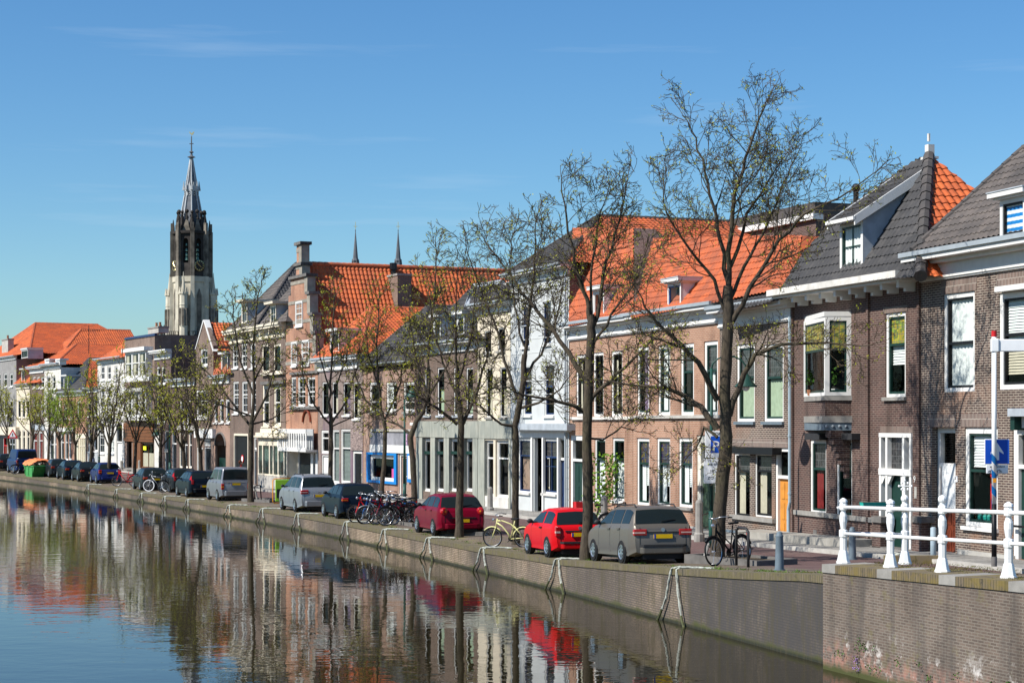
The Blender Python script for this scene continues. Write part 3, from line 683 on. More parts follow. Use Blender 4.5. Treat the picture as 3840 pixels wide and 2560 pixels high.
def dormer(h, x0, y0, x1, y1, v, mat='white', roof='lead_grey', back=2.6, fw=.09, sash='white', bars=None, cur=None, eave=.18, cheek='white', tr=None, shed=None, top_ext=0.0):
    if v is None:                                       # set the front where its sill meets the roof slope
        lo, hi = -.6, 8.0
        for _ in range(40):
            v = (lo + hi) / 2
            if h.rect(x0, y0, x1, y1, v)[2] > h.rp[0] + (v - h.rp[1]) * h.rp[2] - .04: lo = v
            else: hi = v
    u0, u1, z0, z1 = h.rect(x0, y0, x1, y1, v); m = MB()
    m.box(u0, u0 + .07, v + .02, v + back, z0 - .1, z1); m.box(u1 - .07, u1, v + .02, v + back, z0 - .1, z1); m.box(u0 + .07, u1 - .07, v + .35, v + .4, z0, z1, 1)
    d = m.build('dormer', [cheek, 'dark_backing'], h.o)
    if shed:
        zb = z1 + (back + .3) * math.tan(R(shed)); mm = MB(); tiles(mm, [(u0 - .12, v - .3, z1 + .03), (u1 + .12, v - .3, z1 + .03), (u1 + .12, v + back, zb), (u0 - .12, v + back, zb)]); mm.build('dormer_roof', roof, d)
        mm = MB(); mm.prism([(u1 + .10, v - .32, z1 + .09), (u1 + .10, v + back, zb + .08), (u1 + .10, v + back, zb - .25), (u1 + .10, v - .32, z1 - .18)], (.06, 0, 0))
        mm.prism([(u0 - .16, v - .32, z1 + .09), (u0 - .16, v + back, zb + .08), (u0 - .16, v + back, zb - .2), (u0 - .16, v - .32, z1 - .14)], (.06, 0, 0))
        mm.box(u0 - .16, u1 + .16, v - .38, v - .28, z1 - .03, z1 + .07); mm.build('bargeboard', mat, d)
        MB().prism([(u1 + .002, v + .03, z1 - .02), (u1 + .002, v + back, zb - .05), (u1 + .002, v + back, z1 - .02)], (-.07, 0, 0)).build('cheek', cheek, d)
    else:
        mm = MB(); mm.box(u0 - eave, u1 + eave, v - eave, v + back, z1 + .05, z1 + .17); mm.box(u0 - eave * .5, u1 + eave * .5, v - eave * .5, v + back, z1, z1 + .05); mm.build('dormer_cornice', mat, d)
        MB().box(u0 - eave - .02, u1 + eave + .02, v - eave - .02, v + back, z1 + .171, z1 + .20).build('dormer_roof', roof, d)
    h.win_uz(u0, u1, z0, z1, fr=mat, sash=sash, tr=tr, cur=cur, sill=None, fw=fw, bars=bars, hole=False, v=v + .06, parent=d, name='dormer_window')
    return d

def roof_gable(h, x, y, u, mat, ze, v0=-.35, side='tile_dark', back_mat=None, name='roof'):
    """saddle roof along the street, its near verge at u, the verge passing through a pixel; ridge there"""
    v, z = h.pxu(x, y, u); a, b = -.12 if u > 1 else u, h.W + .12; m = MB()
    tiles(m, [(a, v0, ze), (b, v0, ze), (b, v, z), (a, v, z)], 0); m.quad((a, v, z), (b, v, z), (b, 2 * v - v0, ze), (a, 2 * v - v0, ze), mi=1)
    for q in (a + .05, b - .05): m.quad((q, v0, ze), (q, v, z), (q, 2 * v - v0, ze), mi=1)
    o = m.build(name, [mat, side], h.o); rm = MB(); ridge(rm, (a, v, z), (b, v, z)); ridge(rm, (a, v0, ze + .02), (a, v, z)); rm.build('ridge_tiles', 'ridge_dark', o); h.rp = (ze, v0, (z - ze) / (v - v0)); return o

# ------------------------------------------------------------------ the row of houses, from the right foreground into the distance
CW = lambda a=0, b=1, c=0, d=1, m='curtain_white': (a, b, c, d, m)
# H1: right edge, black brick with white cornice
h = House(3455, 4010, 'dark brown brick house at the far right with a deep white cornice and grey roof', 'brick_purple', (3650, 1030))
h.win(3537, 1097, 3655, 1468, tr=.5, cur=[(0, 1, 0, 1, 'curtain_white')], sill=None, fw=.13, sash='black')
h.win(3745, 1093, 3868, 1459, tr=.42, cur=[(0, 1, .42, 1, 'blind curtain_white'), (0, 1, .12, .42, 'blind curtain_cream')], sill=None, fw=.15, sash='black')
h.win(3617, 1603, 3741, 1976, tr=.42, fw=.15, sash='dark_green', cur=[(0, 1, .62, 1, 'blind curtain_white')], sill='white')
a = h.rect(3669, 1749, 3722, 1927); m = MB(); m.box(a[0], a[1], .35, .40, a[2], a[3] - .1); m.prism([(a[0] - .03, .34, a[3] - .1), (a[1] + .03, .34, a[3] - .1), (a[1] - .05, .34, a[3] + .05), (a[0] + .05, .34, a[3] + .05)], (0, .07, 0))
pb = m.build('window_decal', 'red', h.o)
m = MB()
for i in range(2):
    for j in range(6):
        A = lerp(a[0], a[1], .12 + .42 * i); z = lerp(a[2], a[3], .10 + .125 * j); m.box(A, A + (a[1] - a[0]) * .34, .34, .349, z, z + (a[3] - a[2]) * .09)
m.build('decal_panes', 'ink', pb)
m = MB()
for i, x in enumerate((.1, .3, .45, .8)): m.lathe([(.06, 0), (.07, .12), (.03, .2), (.02, .3), (.001, .3)], 7, (lerp(*h.rect(3632, 1900, 3730, 1960)[:2], x), .27, h.rect(3632, 1900, 3730, 1962)[2] + .05))
m.build('window_ornaments', 'teal', h.o)
h.door(3494, 1603, 3583, 2088, leaf='red_wood', tr=.29, fw=.14, rec=.3)
u = h.rect(3512, 1746, 3580, 1905); MB().quad((u[0], .16, u[2]), (u[1], .18, u[2]), (u[1], .18, u[3]), (u[0], .16, u[3])).build('door_cloth', 'curtain_white', h.o)
d = h.door(3797, 1600, 3900, 2100, leaf='dark_green', tr=.3, fw=.2); 
h.pbox('door_hood', 3778, 1530, 3925, 1560, -.42, .05, 'lead_grey'); h.pbox('hood_frieze', 3795, 1560, 3910, 1604, -.12, .05, 'white'); 
for x in (3788, 3905): h.pbox('bracket', x, 1560, x + 16, 1612, -.32, .03, 'dark_green')
h.pbox('rail', 3785, 1970, 3870, 1978, -.14, -.08, 'black')
for r in ((3529, 1043, 3662, 1096), (3738, 1020, 3876, 1080), (3478, 1553, 3584, 1600), (3603, 1550, 3745, 1600)): h.pbox('lintel', *r, -.012, .05, 'brick_soldier')
h.pbox('awning_case', 3729, 1066, 3880, 1086, -.22, .0, 'white')
h.pbox('plinth', 3590, 2070, 3796, 2115, -.05, .05, 'stone_light'); h.pbox('plinth', 3456, 2066, 3493, 2110, -.06, .05, 'stone_dark')
u = h.rect(3581, 1784, 3592, 1806); MB().box(u[0], u[1], -.02, .01, u[2], u[3]).build('house_number_plate', 'sign_white', h.o)
text_mesh('2', .12, 'house_number', 'ink', h.o, Matrix.Translation((u[0] + .03, -.028, u[2] + .06)) @ Matrix.Rotation(R(90), 4, 'X'))
h.zt = h.px(3650, 1028)[1]
h.finish(); h.cornice(3650, 918, 1032, proj=.55, gut='zinc', brackets=0)
ze = h.px(3650, 915)[1]
roof_gable(h, 3840, 557, .32, 'tile_brown', ze, v0=-.45, side='tile_brown')
m = MB(); 
dormer(h, 3748, 741, 3845, 893, None, sash='black', bars=None, cur=[(0, 1, i / 9, (i + 1) / 9, 'bright_blue' if i % 2 else 'curtain_white') for i in range(9)], fw=.12, eave=.22)

# H2: dark brick with pyramid roof and bay window
h = House(2972, 3454, 'dark brick house with a steep half grey half orange pyramid roof and bay window', 'brick_dark', (3200, 1090))
u0, u1 = h.px(3014, 1340)[0], h.px(3192, 1340)[0]; PJ = -.72; um = h.px(3094, 1340, PJ)[0]; z0, z1, zb = h.px(3100, 1503)[1], h.px(3100, 1196)[1], h.px(3100, 1560)[1]
def tri(name, e, za, zb_, mat, par=None): return MB().prism([(u0 - e, .02, za), (um, PJ - e * 1.3, za), (u1 + e, .02, za)], (0, 0, zb_ - za)).build(name, mat, par or h.o)
b = tri('bay', 0, zb, z0, 'brick_dark'); tri('bay_sill', .06, z0, z0 + .13, 'grey_stone', b); tri('bay_ledge', .07, zb - .19, zb, 'grey_stone', b); tri('bay_beam', .03, zb - .42, zb - .191, 'blue_grey', b); tri('bay_head', .02, z1, z1 + .14, 'white', b); tri('bay_dark_floor', -.06, z0 + .131, z0 + .16, 'dark_backing', b)
for f in (.12, .37, .62, .87): MB().sphere((lerp(um, u1, f), lerp(PJ, 0, f) - .06, zb - .30), .045, 4).build('bolt', 'zinc', b)
for i in range(7): MB().box(um - .17 + i * .012, um + .17 - i * .012, -.62 + i * .09, .02, zb - .42 - .2 * (i + 1), zb - .421 - .2 * i).build('corbel_course', 'brick_dark', b)
for (p0, p1) in (((u0, .0), (um, PJ)), ((um, PJ), (u1, .0))):
    ln = math.hypot(p1[0] - p0[0], p1[1] - p0[1]); an = math.atan2(p1[1] - p0[1], p1[0] - p0[0]); w_ = h.win_uz(.0, ln, z0 + .14, z1, tr=.40, top='stained_yellow', sill=None, hole=False, v=.05, fw=.13, name='bay_window'); w_.matrix_local = Matrix.Translation((p0[0], p0[1], 0)) @ Matrix.Rotation(an, 4, 'Z')
h.holes.append((u0 + .08, u1 - .08, z0 + .2, z1 - .05))
for k, (px_, s_) in enumerate(((.2, .16), (.62, .13), (.76, .14))):
    x = lerp(u0, u1, px_ + .04); yy = -.16 if k == 0 else -.30 * (1 - abs(px_ - .5)); p_ = MB().lathe([(.07, 0), (.10, .18), (.001, .18)], 8, (x, yy, z0 + .17)).build('flower_pot', 'terracotta' if k == 0 else 'white', h.o)
    m = MB(); rg = random.Random(k)
    for i in range(70):
        c = Vector((x + rg.gauss(0, s_ * .6), yy + rg.gauss(0, .05), z0 + .5 + abs(rg.gauss(0, s_ * 1.4)))); q = Vector((rg.uniform(-1, 1), rg.uniform(-1, 1), rg.uniform(-1, 1))).normalized() * .06; r_ = q.cross(Vector((0, .3, 1))).normalized() * .04; m.quad(c - q, c + r_, c + q, c - r_)
    m.build('pot_plant', 'leaf_green', p_)
h.win(3320, 1172, 3396, 1488, tr=.36, top='stained_yellow', cur=[(0, 1, .38, .66, 'blind curtain_white')], fw=.11)
h.win(3037, 1649, 3098, 1924, tr=.38, top='leaded_clear', cur=[(.1, .62, 0, .6, 'curtain_red')], sill=None, fw=.10); h.win(3135, 1649, 3195, 1940, tr=.38, top='leaded_clear', sill=None, fw=.10)
for r in ((3018, 1624, 3072, 1648), (3126, 1624, 3194, 1648)): h.pbox('awning_case', *r, -.28, .01, 'charcoal')
u = h.rect(3174, 1790, 3195, 1900); m = MB(); rg = random.Random(5)
for i in range(60):
    c = Vector((lerp(u[0], u[1], .4) + rg.gauss(0, .12), .3, lerp(u[2], u[3], .4) + rg.gauss(0, .25))); m.quad(c, c + Vector((.08, .01, .04)), c + Vector((.1, 0, .14)), c + Vector((.0, .02, .09)))
m.build('window_plant', 'leaf_light', h.o)
# door group
u0, u1, z0, z1 = h.rect(3301, 1623, 3422, 2075); z0 = .02; h.holes.append((u0, u1, z0, z1)); zt = lerp(z0, z1, .66); m = MB()
for f in (0, .2, .72, .93): m.box(lerp(u0, u1, f), lerp(u0, u1, f) + .11, -.04, .10, z0, z1)
m.box(u0, u1, -.05, .09, z1 - .12, z1); m.box(u0, u1, -.06, .11, zt - .08, zt + .1)
for f in (.03, .23, .66): m.prism([(lerp(u0, u1, f), -.02, zt - .08), (lerp(u0, u1, f) + .3, -.02, zt - .08), (lerp(u0, u1, f) + .12, -.02, zt - .3), (lerp(u0, u1, f), -.02, zt - .4)], (0, .08, 0))
d = m.build('door_frame', 'white', h.o); MB().box(u0 + .1, u1 - .02, .1, .13, zt + .1, z1 - .1).build('stained_pane', 'leaded_clear', d)
l = MB().box(u0 + .1, u1 - .02, .12, .17, z0, zt - .08).build('door', 'dark_green', h.o); MB().sphere((lerp(u0, u1, .28), .08, z0 + 1.15), .05, 5).build('handle', 'gold', l)
MB().box(u0 - .05, u1 + .1, -.3, .2, -.3, .06).build('door_step', 'stone_dark', h.o)
for r in ((3270, 1958, 3301, 2085), (3418, 1958, 3452, 2090)): h.pbox('porch_pier', *r, -.3, .05, 'brick_dark'); h.pbox('pier_cap', r[0] - 3, r[1] - 22, r[2] + 3, r[1], -.36, .05, 'stone_dark')
h.pbox('band_course', 2974, 1926, 3290, 1944, -.07, .03, 'grey_stone')
for r in ((3312, 1150, 3402, 1171), (3302, 1598, 3424, 1621), (3014, 1168, 3192, 1188)): h.pbox('lintel', *r, -.012, .05, 'brick_soldier')
h.pbox('vent_grille', 3049, 1985, 3062, 2020, -.015, .05, 'stone_dark')
u = h.rect(3427, 1784, 3438, 1808); text_mesh('9', .26, 'house_number', 'white', h.o, Matrix.Translation((u[0], -.02, u[2])) @ Matrix.Rotation(R(90), 4, 'X')); h.pbox('letter_slot', 3428, 1824, 3438, 1868, -.02, .02, 'stone_light')
for f in (.0, .62, .985): MB().box(lerp(0, h.W, f), lerp(0, h.W, f) + .12, -.07, .03, -.3, h.zt).build('pilaster', 'brick_dark', h.o)
h.finish(); zc = h.px(3200, 1090)[1]
m = MB(); m.box(-.2, h.W - .05, -.62, .05, zc, zc + .09); n = 9
for i in range(n): x = lerp(.1, h.W - .35, i / (n - 1)); m.box(x - .07, x + .07, -.52, .05, zc - .16, zc); m.box(x - .07, x + .07, -.3, .05, zc - .26, zc - .16)
c = m.build('eaves', 'white', h.o); MB().box(-.25, h.W - .02, -.78, -.50, zc + .091, zc + .28).build('gutter', 'white_dirty', c)
ze = zc + .27
o, P = roof_front(h, [(2925, 1092), (3452, 1038), (3484, 582), (3425, 606), (3150, 800), (3010, 955)], 'tile_dark', 56, ze=ze, v0=-.6, side='tile_dark', side_r='tile_orange')
rm = MB(); ridge(rm, P[1] + Vector((0, 0, .02)), P[2], r=.17, seg=.42); rm.build('ridge_tiles', 'ridge_dark', o)
ap = P[2]; m = MB(); m.box(ap.x - .10, ap.x + .10, ap.y - .08, ap.y + .12, ap.z - .1, ap.z + .30); m.box(ap.x - .2, ap.x + .2, ap.y - .16, ap.y + .2, ap.z - .12, ap.z - .05); m.tube([(ap.x - .02, ap.y, ap.z + .4), (ap.x - .02, ap.y, ap.z + .62)], .05, 6); m.build('chimney', 'white_dirty', h.o)
dormer(h, 3148, 832, 3234, 1012, None, sash='dark_green', roof='tile_dark', shed=33, back=2.1, bars=(2, 2), cur=[(0, .95, 0, 1, 'curtain_white')], cheek='lead_grey', fw=.12)  # white cheeks coloured grey-blue, their shade put into the material
u, z = h.px(3240, 830, .5); m = MB(); m.tube([(u, .3, z), (u + .02, .32, z - .25), (u + .1, .5, z - .5), (u + .1, .55, z - 1.75)], .07, 8); m.build('downpipe', 'white', h.o)
u, z = h.px(3210, 705, 3.4); m = MB(); m.sphere((u, 3.4, z), .15, 7); m.tube([(u, 3.4, z - .8), (u, 3.4, z)], .1, 6); m.build('vent_cowl', 'iron', h.o)

# H3: brown house with orange wooden door
h = House(2700, 2971, 'purple brown brick house with an orange wooden door and green curtained upper windows', 'brick_purple', (2835, 1215))
for x0, x1 in ((2762, 2830), (2864, 2938)): h.win(x0, 1290, x1, 1580, tr=.42, top='leaded_clear', cur=[(.0, 1, 0, .55, 'curtain_green')], sill='blue_grey', fw=.12)
for x0, x1 in ((2753, 2812), (2830, 2894)): h.win(x0, 1700, x1, 1938, tr=.26, top='leaded_clear', cur=[(.05, .45, 0, .74, 'curtain_cream')], sill=None, sash='black', fw=.06)
h.pbox('awning_case', 2737, 1676, 2896, 1702, -.3, .01, 'black'); h.pbox('sill', 2735, 1936, 2896, 1952, -.1, .03, 'grey_stone')
for r in ((2740, 1645, 2820, 1676), (2822, 1645, 2898, 1676), (2903, 1645, 2958, 1678), (2757, 1262, 2835, 1288), (2858, 1255, 2944, 1278)): h.pbox('lintel', *r, -.012, .05, 'brick_soldier')
h.door(2906, 1678, 2958, 2033, leaf='orange_wood', tr=.31, fw=.12)
h.pbox('plinth', 2712, 1995, 2904, 2045, -.05, .03, 'blue_grey'); u = h.rect(2962, 1838, 2970, 1856); MB().box(u[0], u[1], -.03, .01, u[2], u[3]).build('house_number_plate', 'navy', h.o)
h.finish(); h.cornice(2835, 1132, 1218, proj=.45, gut='zinc')
ze = h.px(2835, 1133)[1]; roof_front(h, [(2690, 1180), (2990, 1112), (2965, 1015), (2840, 1050), (2720, 1135)], 'tile_dark', 38, ze=ze, v0=-.4, side='tile_dark')
u, z = h.px(2865, 1095, .9); m = MB(); m.prism([(u, .65, z - .25), (u + .85, .65, z - .25), (u + .85, 1.3, z + .3), (u, 1.3, z + .3)], (0, -.08, .1)); k = m.build('skylight', 'zinc', h.o); MB().quad((u + .08, .55, z - .12), (u + .77, .55, z - .12), (u + .77, 1.17, z + .38), (u + .08, 1.17, z + .38)).build('pane', 'car_glass', k)
zt = h.zt; u = h.px(2967, 1600)[0]; m = MB(); m.tube([(u, -.1, .02), (u, -.1, .9), (u + .1, -.1, 1.15), (u + .1, -.1, zt + .1)], .055, 8)
for z in (1.4, 3.2, 5.2): m.tube([(u + .1, -.1, z), (u + .1, -.1, z + .06)], .07, 8)
m.build('downpipe', 'light_blue_pipe', h.o)

# H4b and H4a: salmon brick pair
h = House(2374, 2699, 'salmon brick house with three stained glass ground floor windows and a white dormer', 'brick_salmon', (2560, 1225))
for i, (x0, x1, y0) in enumerate(((2389, 2434, 1300), (2467, 2513, 1293), (2552, 2602, 1287), (2640, 2692, 1278))):
    h.win(x0, y0, x1, 1556, tr=.38, top='leaded_clear' if i > 1 else None, cur=[(.3, .95, 0, 1, 'curtain_purple')] if i == 0 else ([(0, .5, 0, 1, 'curtain_white')] if i in (1, 3) else None), fw=.14, sill=None, sash='dark_green')
h.pbox('string_course', 2376, 1556, 2697, 1568, -.1, .03, 'stone_light')
for i, (x0, x1) in enumerate(((2388, 2435), (2463, 2513), (2545, 2597))): h.win(x0, 1642, x1, 1893 + 4 * i, tr=.36, top='stained_dark', cur=[(0, .5, 0, .64, 'curtain_white'), (.5, 1, .28, .64, 'blind curtain_white')], fw=.12, sill='grey_stone')
m = MB(); rg = random.Random(3); u = h.rect(2580, 1820, 2596, 1870)
for i in range(40): c = Vector((u[0] + rg.gauss(.1, .1), .28, u[2] + rg.gauss(.35, .14))); m.quad(c, c + Vector((.06, 0, .02)), c + Vector((.05, .02, .08)), c + Vector((-.02, 0, .06)))
m.build('window_flowers', 'purple_flower', h.o)
h.door(2612, 1632, 2690, 1998, fr='frame_cream', leaf='green_door', tr=.3, fw=.26); u = h.rect(2618, 1820, 2629, 1842); MB().box(u[0], u[1], -.02, .06, u[2], u[3]).build('intercom', 'stone_dark', h.o)
for r in ((2384, 1610, 2438, 1641), (2459, 1610, 2517, 1641), (2541, 1610, 2601, 1641)): h.pbox('lintel', *r, -.012, .05, 'brick_salmon')
h.pbox('plinth', 2376, 1960, 2610, 1985, -.04, .03, 'stone_light'); h.pbox('wall_anchor', 2440, 1248, 2446, 1292, -.05, .01, 'black')
h.finish(); h.cornice(2560, 1150, 1228, proj=.42, gut='zinc'); ze = h.px(2560, 1152)[1]
roof_front(h, [(2368, 1196), (2706, 1130), (2975, 1078), (3010, 884), (2374, 896)], 'tile_orange_old', 50, ze=ze, v0=-.35, side='tile_orange_old')
dormer(h, 2502, 1062, 2552, 1150, None, sash='blue', bars=None, cur=None, back=2.6)
h2 = House(2136, 2373, 'lighter salmon brick house with a tall orange tiled roof next to the white house', 'brick_salmon', (2250, 1262))
h = h2
for i, (x0, x1, y0) in enumerate(((2160, 2199, 1330), (2225, 2263, 1321), (2292, 2334, 1315))): h.win(x0, y0, x1, 1560, tr=.40, fw=.12, sill=None, sash='black', bars=(2, 1), cur=[(.0, .4, 0, .9, 'curtain_cream')] if i != 1 else None)
h.pbox('string_course', 2138, 1562, 2371, 1573, -.1, .03, 'white_dirty')
for x0, x1 in ((2230, 2270), (2297, 2341)): h.win(x0, 1642, x1, 1876, tr=.32, cur=[(0, 1, 0, .68, 'curtain_white')], fw=.10, sill='white')
h.door(2138, 1632, 2187, 1975, leaf='dark_green', tr=.27, fw=.2)
for r in ((2226, 1614, 2273, 1641), (2293, 1614, 2345, 1641)): h.pbox('lintel', *r, -.012, .05, 'brick_salmon')
h.pbox('plinth', 2190, 1925, 2371, 1952, -.04, .03, 'stone_light')
h.finish(); h.cornice(2250, 1196, 1265, proj=.42, gut='zinc'); ze = h.px(2250, 1198)[1]
roof_front(h, [(2134, 1225), (2378, 1178), (2378, 856), (2150, 856)], 'tile_orange_old', 60, ze=ze, v0=-.35, side='brick_dark')
dormer(h, 2222, 1090, 2264, 1188, None, sash='white', bars=None, back=2.6, roof='lead_grey')
# flat topped block behind with white fascia
hb = House(2380, 3060, 'low flat roofed block with a dark rim and white fascia behind the salmon brick houses', 'brick_dark', (2700, 872), name='rear_block', cat='building', setback=11, depth=9)
hb.finish(top=True); u0, u1, z0, z1 = hb.rect(2380, 868, 3060, 888, -.02); MB().box(-.1, hb.W + .1, -.2, .3, hb.zt - .25, hb.zt).build('fascia', 'white', hb.o); MB().box(0, hb.W, -.05, 8.9, hb.zt + .001, hb.zt + .5).build('roof_rim', 'ridge_dark', hb.o)
roof_front(hb, [(2880, 905), (3100, 890), (3100, 855), (2900, 850)], 'tile_orange', 30, ze=hb.zt - .5, v0=-1.5, side='tile_orange', name='lean_to_roof', back=False)

# H5: white painted house
h = House(1915, 2135, 'tall white painted house with a white shopfront and blue window sashes', 'white_paint_wall', (2025, 1052))
h.win(1958, 1148, 1985, 1300, tr=.45, sash='navy', fw=.05, sill='white', top='leaded_clear'); h.win(2035, 1130, 2066, 1290, tr=.45, sash='navy', fw=.05, sill='white', top='leaded_clear')
h.win(1963, 1373, 1994, 1556, tr=.42, sash='navy', fw=.06, sill='white', top='leaded_clear'); h.win(2042, 1367, 2078, 1558, tr=.42, sash='navy', fw=.06, sill='white', top='leaded_clear')
h.pbox('shop_cornice', 1934, 1588, 2126, 1612, -.4, .02, 'lead_grey'); h.pbox('shop_cornice', 1936, 1612, 2124, 1618, -.25, .02, 'white'); h.pbox('shop_frieze', 1936, 1618, 2124, 1640, -.07, .02, 'white')
h.win(1944, 1645, 1988, 1845, tr=.3, sash='navy', top='leaded_clear', cur=[(.1, .9, 0, .7, 'curtain_brown')], fw=.07, sill='white_dirty'); h.win(2036, 1645, 2088, 1850, tr=.32, sash='navy', top='leaded_clear', fw=.08, sill='white_dirty', bars=(2, 2))
h.door(2004, 1642, 2031, 1920, leaf='black', tr=.26, fw=.06, rec=.5); h.door(2092, 1642, 2119, 1915, leaf='navy', tr=.28, fw=.07)
for x in (1990, 2031, 2088): h.pbox('pilaster', x, 1640, x + 5, 1915, -.09, .02, 'white')
m = MB(); u = h.px(2112, 1300)[0]
for i in range(20): z = .2 + i * .44; m.box(h.W - (.42 if i % 2 else .32), h.W, -.025, .02, z, z + .4)
for z in (5.0, 5.6, 6.2, 6.8, 7.4, 8.0): m.box(.02, h.W - .5, -.012, .02, z, z + .03)
m.build('quoins', 'white_paint_wall', h.o)
h.finish(side='brick_dark'); h.cornice(2025, 1006, 1054, proj=.45, gut='zinc'); ze = h.px(2025, 1008)[1]
roof_perp(h, 2140, 838, 4.2, 'tile_orange_old', ze=ze, front_mat='tile_dark', ridge_mat='ridge_dark', D=13)
u = h.px(2130, 1400)[0]; MB().tube([(u, -.12, .1), (u, -.12, h.zt)], .05, 8).build('downpipe', 'zinc', h.o)

# H6 + H7: cream and brown houses above one stone clad shop
def shop_win(h, x0, x1, y0=1645, y1=1842):
    h.win(x0, y0, x1, y1, sash='white', tr=.25, fw=.07, sill=None, cur=None, rv=.2); 
h = House(1791, 1914, 'narrow cream plastered house above the right part of the grey stone shop', 'cream_wall', (1850, 1172))
h.win(1816, 1240, 1842, 1322, sash='black', tr=.5, fw=.05, sill='grey_stone'); h.win(1866, 1228, 1894, 1315, sash='black', tr=.5, fw=.05, sill='grey_stone')
h.win(1823, 1382, 1847, 1563, sash='black', tr=.38, fw=.05, cur=[(0, .5, 0, .6, 'curtain_cream')]); h.win(1875, 1377, 1900, 1563, sash='black', tr=.38, fw=.05, cur=[(0, .8, 0, .6, 'curtain_cream')])
h.pbox('shop_fascia', 1789, 1577, 1916, 1644, -.06, .1, 'stone_cladding')
h.win(1817, 1650, 1850, 1862, sash='white', tr=.3, fw=.09, sill=None, rv=.2); h.win(1858, 1650, 1906, 1866, sash='white', tr=.3, fw=.09, sill=None, rv=.2)
h.pbox('shop_panel', 1817, 1862, 1906, 1918, -.02, .1, 'white_dirty'); h.pbox('shop_pier', 1791, 1644, 1816, 1920, -.05, .1, 'stone_cladding'); h.pbox('shop_pier', 1907, 1644, 1914, 1925, -.05, .1, 'stone_cladding')
h.finish(); h.cornice(1850, 1132, 1176, proj=.45, gut='zinc'); ze = h.px(1850, 1134)[1]
o, P = roof_front(h, [(1752, 1152), (1915, 1118), (1885, 1060), (1779, 1074)], 'tile_dark', 44, ze=ze, v0=-.3, side='tile_dark')
m = MB(); m.tube([P[0], P[3], P[2]], .16, 6); m.build('flashing', 'lead_grey', o)
m = MB(); pts = [h.px(x, y, .6) for x, y in ((1862, 1120), (1866, 1100), (1880, 1088), (1884, 1066), (1900, 1056), (1906, 1060), (1893, 1085), (1890, 1105), (1905, 1115))]; m.prism([(u, .6, z) for u, z in pts], (0, .25, 0)); m.build('scroll_gable', 'white', h.o)
h = House(1560, 1790, 'brown brick house with two white dormers above the grey stone clad shopfront', 'brick_brown', (1680, 1322))
for x0, x1 in ((1593, 1615), (1640, 1666), (1701, 1724), (1748, 1774)): h.win(x0, 1378, x1, 1557, sash='black', tr=.42, fw=.07, sill='lead_grey', cur=[(.1, .6, 0, .6, 'curtain_green')] if x0 > 1610 else None)
h.pbox('shop_fascia', 1556, 1578, 1792, 1640, -.08, .1, 'stone_cladding')
for x0, x1 in ((1584, 1613), (1632, 1663), (1684, 1716), (1740, 1771)): h.win(x0, 1644, x1, 1842, sash='white', tr=.25, fw=.09, sill=None, rv=.2, cur=[(.55, 1, 0, .7, 'blind blind_grey')]); h.pbox('transom_panel', x0 + 2, 1691, x1 - 1, 1702, .06, .1, 'dark_green')
for x0, x1 in ((1560, 1583), (1614, 1631), (1664, 1683), (1717, 1739), (1772, 1789)): h.pbox('shop_pier', x0, 1640, x1, 1880, -.06, .1, 'stone_cladding')
h.finish(); h.cornice(1680, 1278, 1325, proj=.45, gut='zinc'); ze = h.px(1680, 1280)[1]
o, P = roof_front(h, [(1560, 1303), (1790, 1268), (1790, 1090), (1765, 1082), (1680, 1165)], 'tile_dark', 46, ze=ze, v0=-.35, side='tile_dark')
dormer(h, 1712, 1182, 1740, 1262, None, sash='white', back=2.4); dormer(h, 1624, 1192, 1651, 1278, None, sash='white', back=2.4)

# H8: shop with the bright blue window
h = House(1362, 1559, 'brown brick house with a bright blue framed shop window and grey fascia', 'brick_red', (1470, 1378))
for x0, x1 in ((1386, 1422), (1449, 1488), (1513, 1554)): h.win(x0, 1432, x1, 1544, sash='white', tr=.68, fw=.10, sill='grey_stone', cur=[(0, .45, 0, 1, 'curtain_white')] if x0 == 1449 else None)
h.pbox('shop_fascia', 1388, 1620, 1540, 1668, -.05, .05, 'plaster_grey'); h.pbox('shop_fascia_lower', 1386, 1668, 1540, 1697, -.08, .05, 'white')
h.pbox('fascia_ledge', 1388, 1608, 1545, 1618, -.12, .03, 'stone_light'); h.pbox('shop_sign', 1523, 1628, 1526, 1668, -.35, -.05, 'lilac')
f = h.pbox('shop_window_surround', 1380, 1697, 1492, 1811, -.10, -.0, 'bright_blue'); f2 = h.win(1388, 1705, 1483, 1802, fr='white', sash='white', tr=None, fw=.14, sill=None, hole=True, bars=(2, 1))
bpy.data.objects.remove(f); u0, u1, z0, z1 = h.rect(1380, 1697, 1492, 1811); v0, v1, w0, w1 = h.rect(1388, 1705, 1483, 1802)
m = MB(); m.box(u0, v0, -.1, .03, z0, z1); m.box(v1, u1, -.1, .03, z0, z1); m.box(v0, v1, -.1, .03, w1, z1); m.box(v0, v1, -.1, .03, z0, w0); m.build('shop_window_surround', 'bright_blue', h.o)
h.pbox('window_toys', 1469, 1757, 1479, 1798, .22, .4, 'pink'); h.door(1497, 1700, 1526, 1862, leaf='curtain_brown', tr=None, fw=.12, glassy=True); h.pbox('display_case', 1526, 1700, 1545, 1808, -.12, .02, 'bright_blue'); h.pbox('display_panel', 1529, 1708, 1543, 1795, -.15, -.11, 'white')
u = h.rect(1539, 1584, 1557, 1594); MB().box(u[0], u[1], -.03, .01, u[2], u[3]).build('street_name_plate', 'white', h.o)
u = h.rect(1525, 1718, 1534, 1728); text_mesh('22', .16, 'house_number', 'white', h.o, Matrix.Translation((u[0], -.16, u[2])) @ Matrix.Rotation(R(90), 4, 'X'))
h.finish(); h.cornice(1470, 1358, 1384, proj=.3, gut='zinc', frieze=False); ze = h.px(1470, 1360)[1]
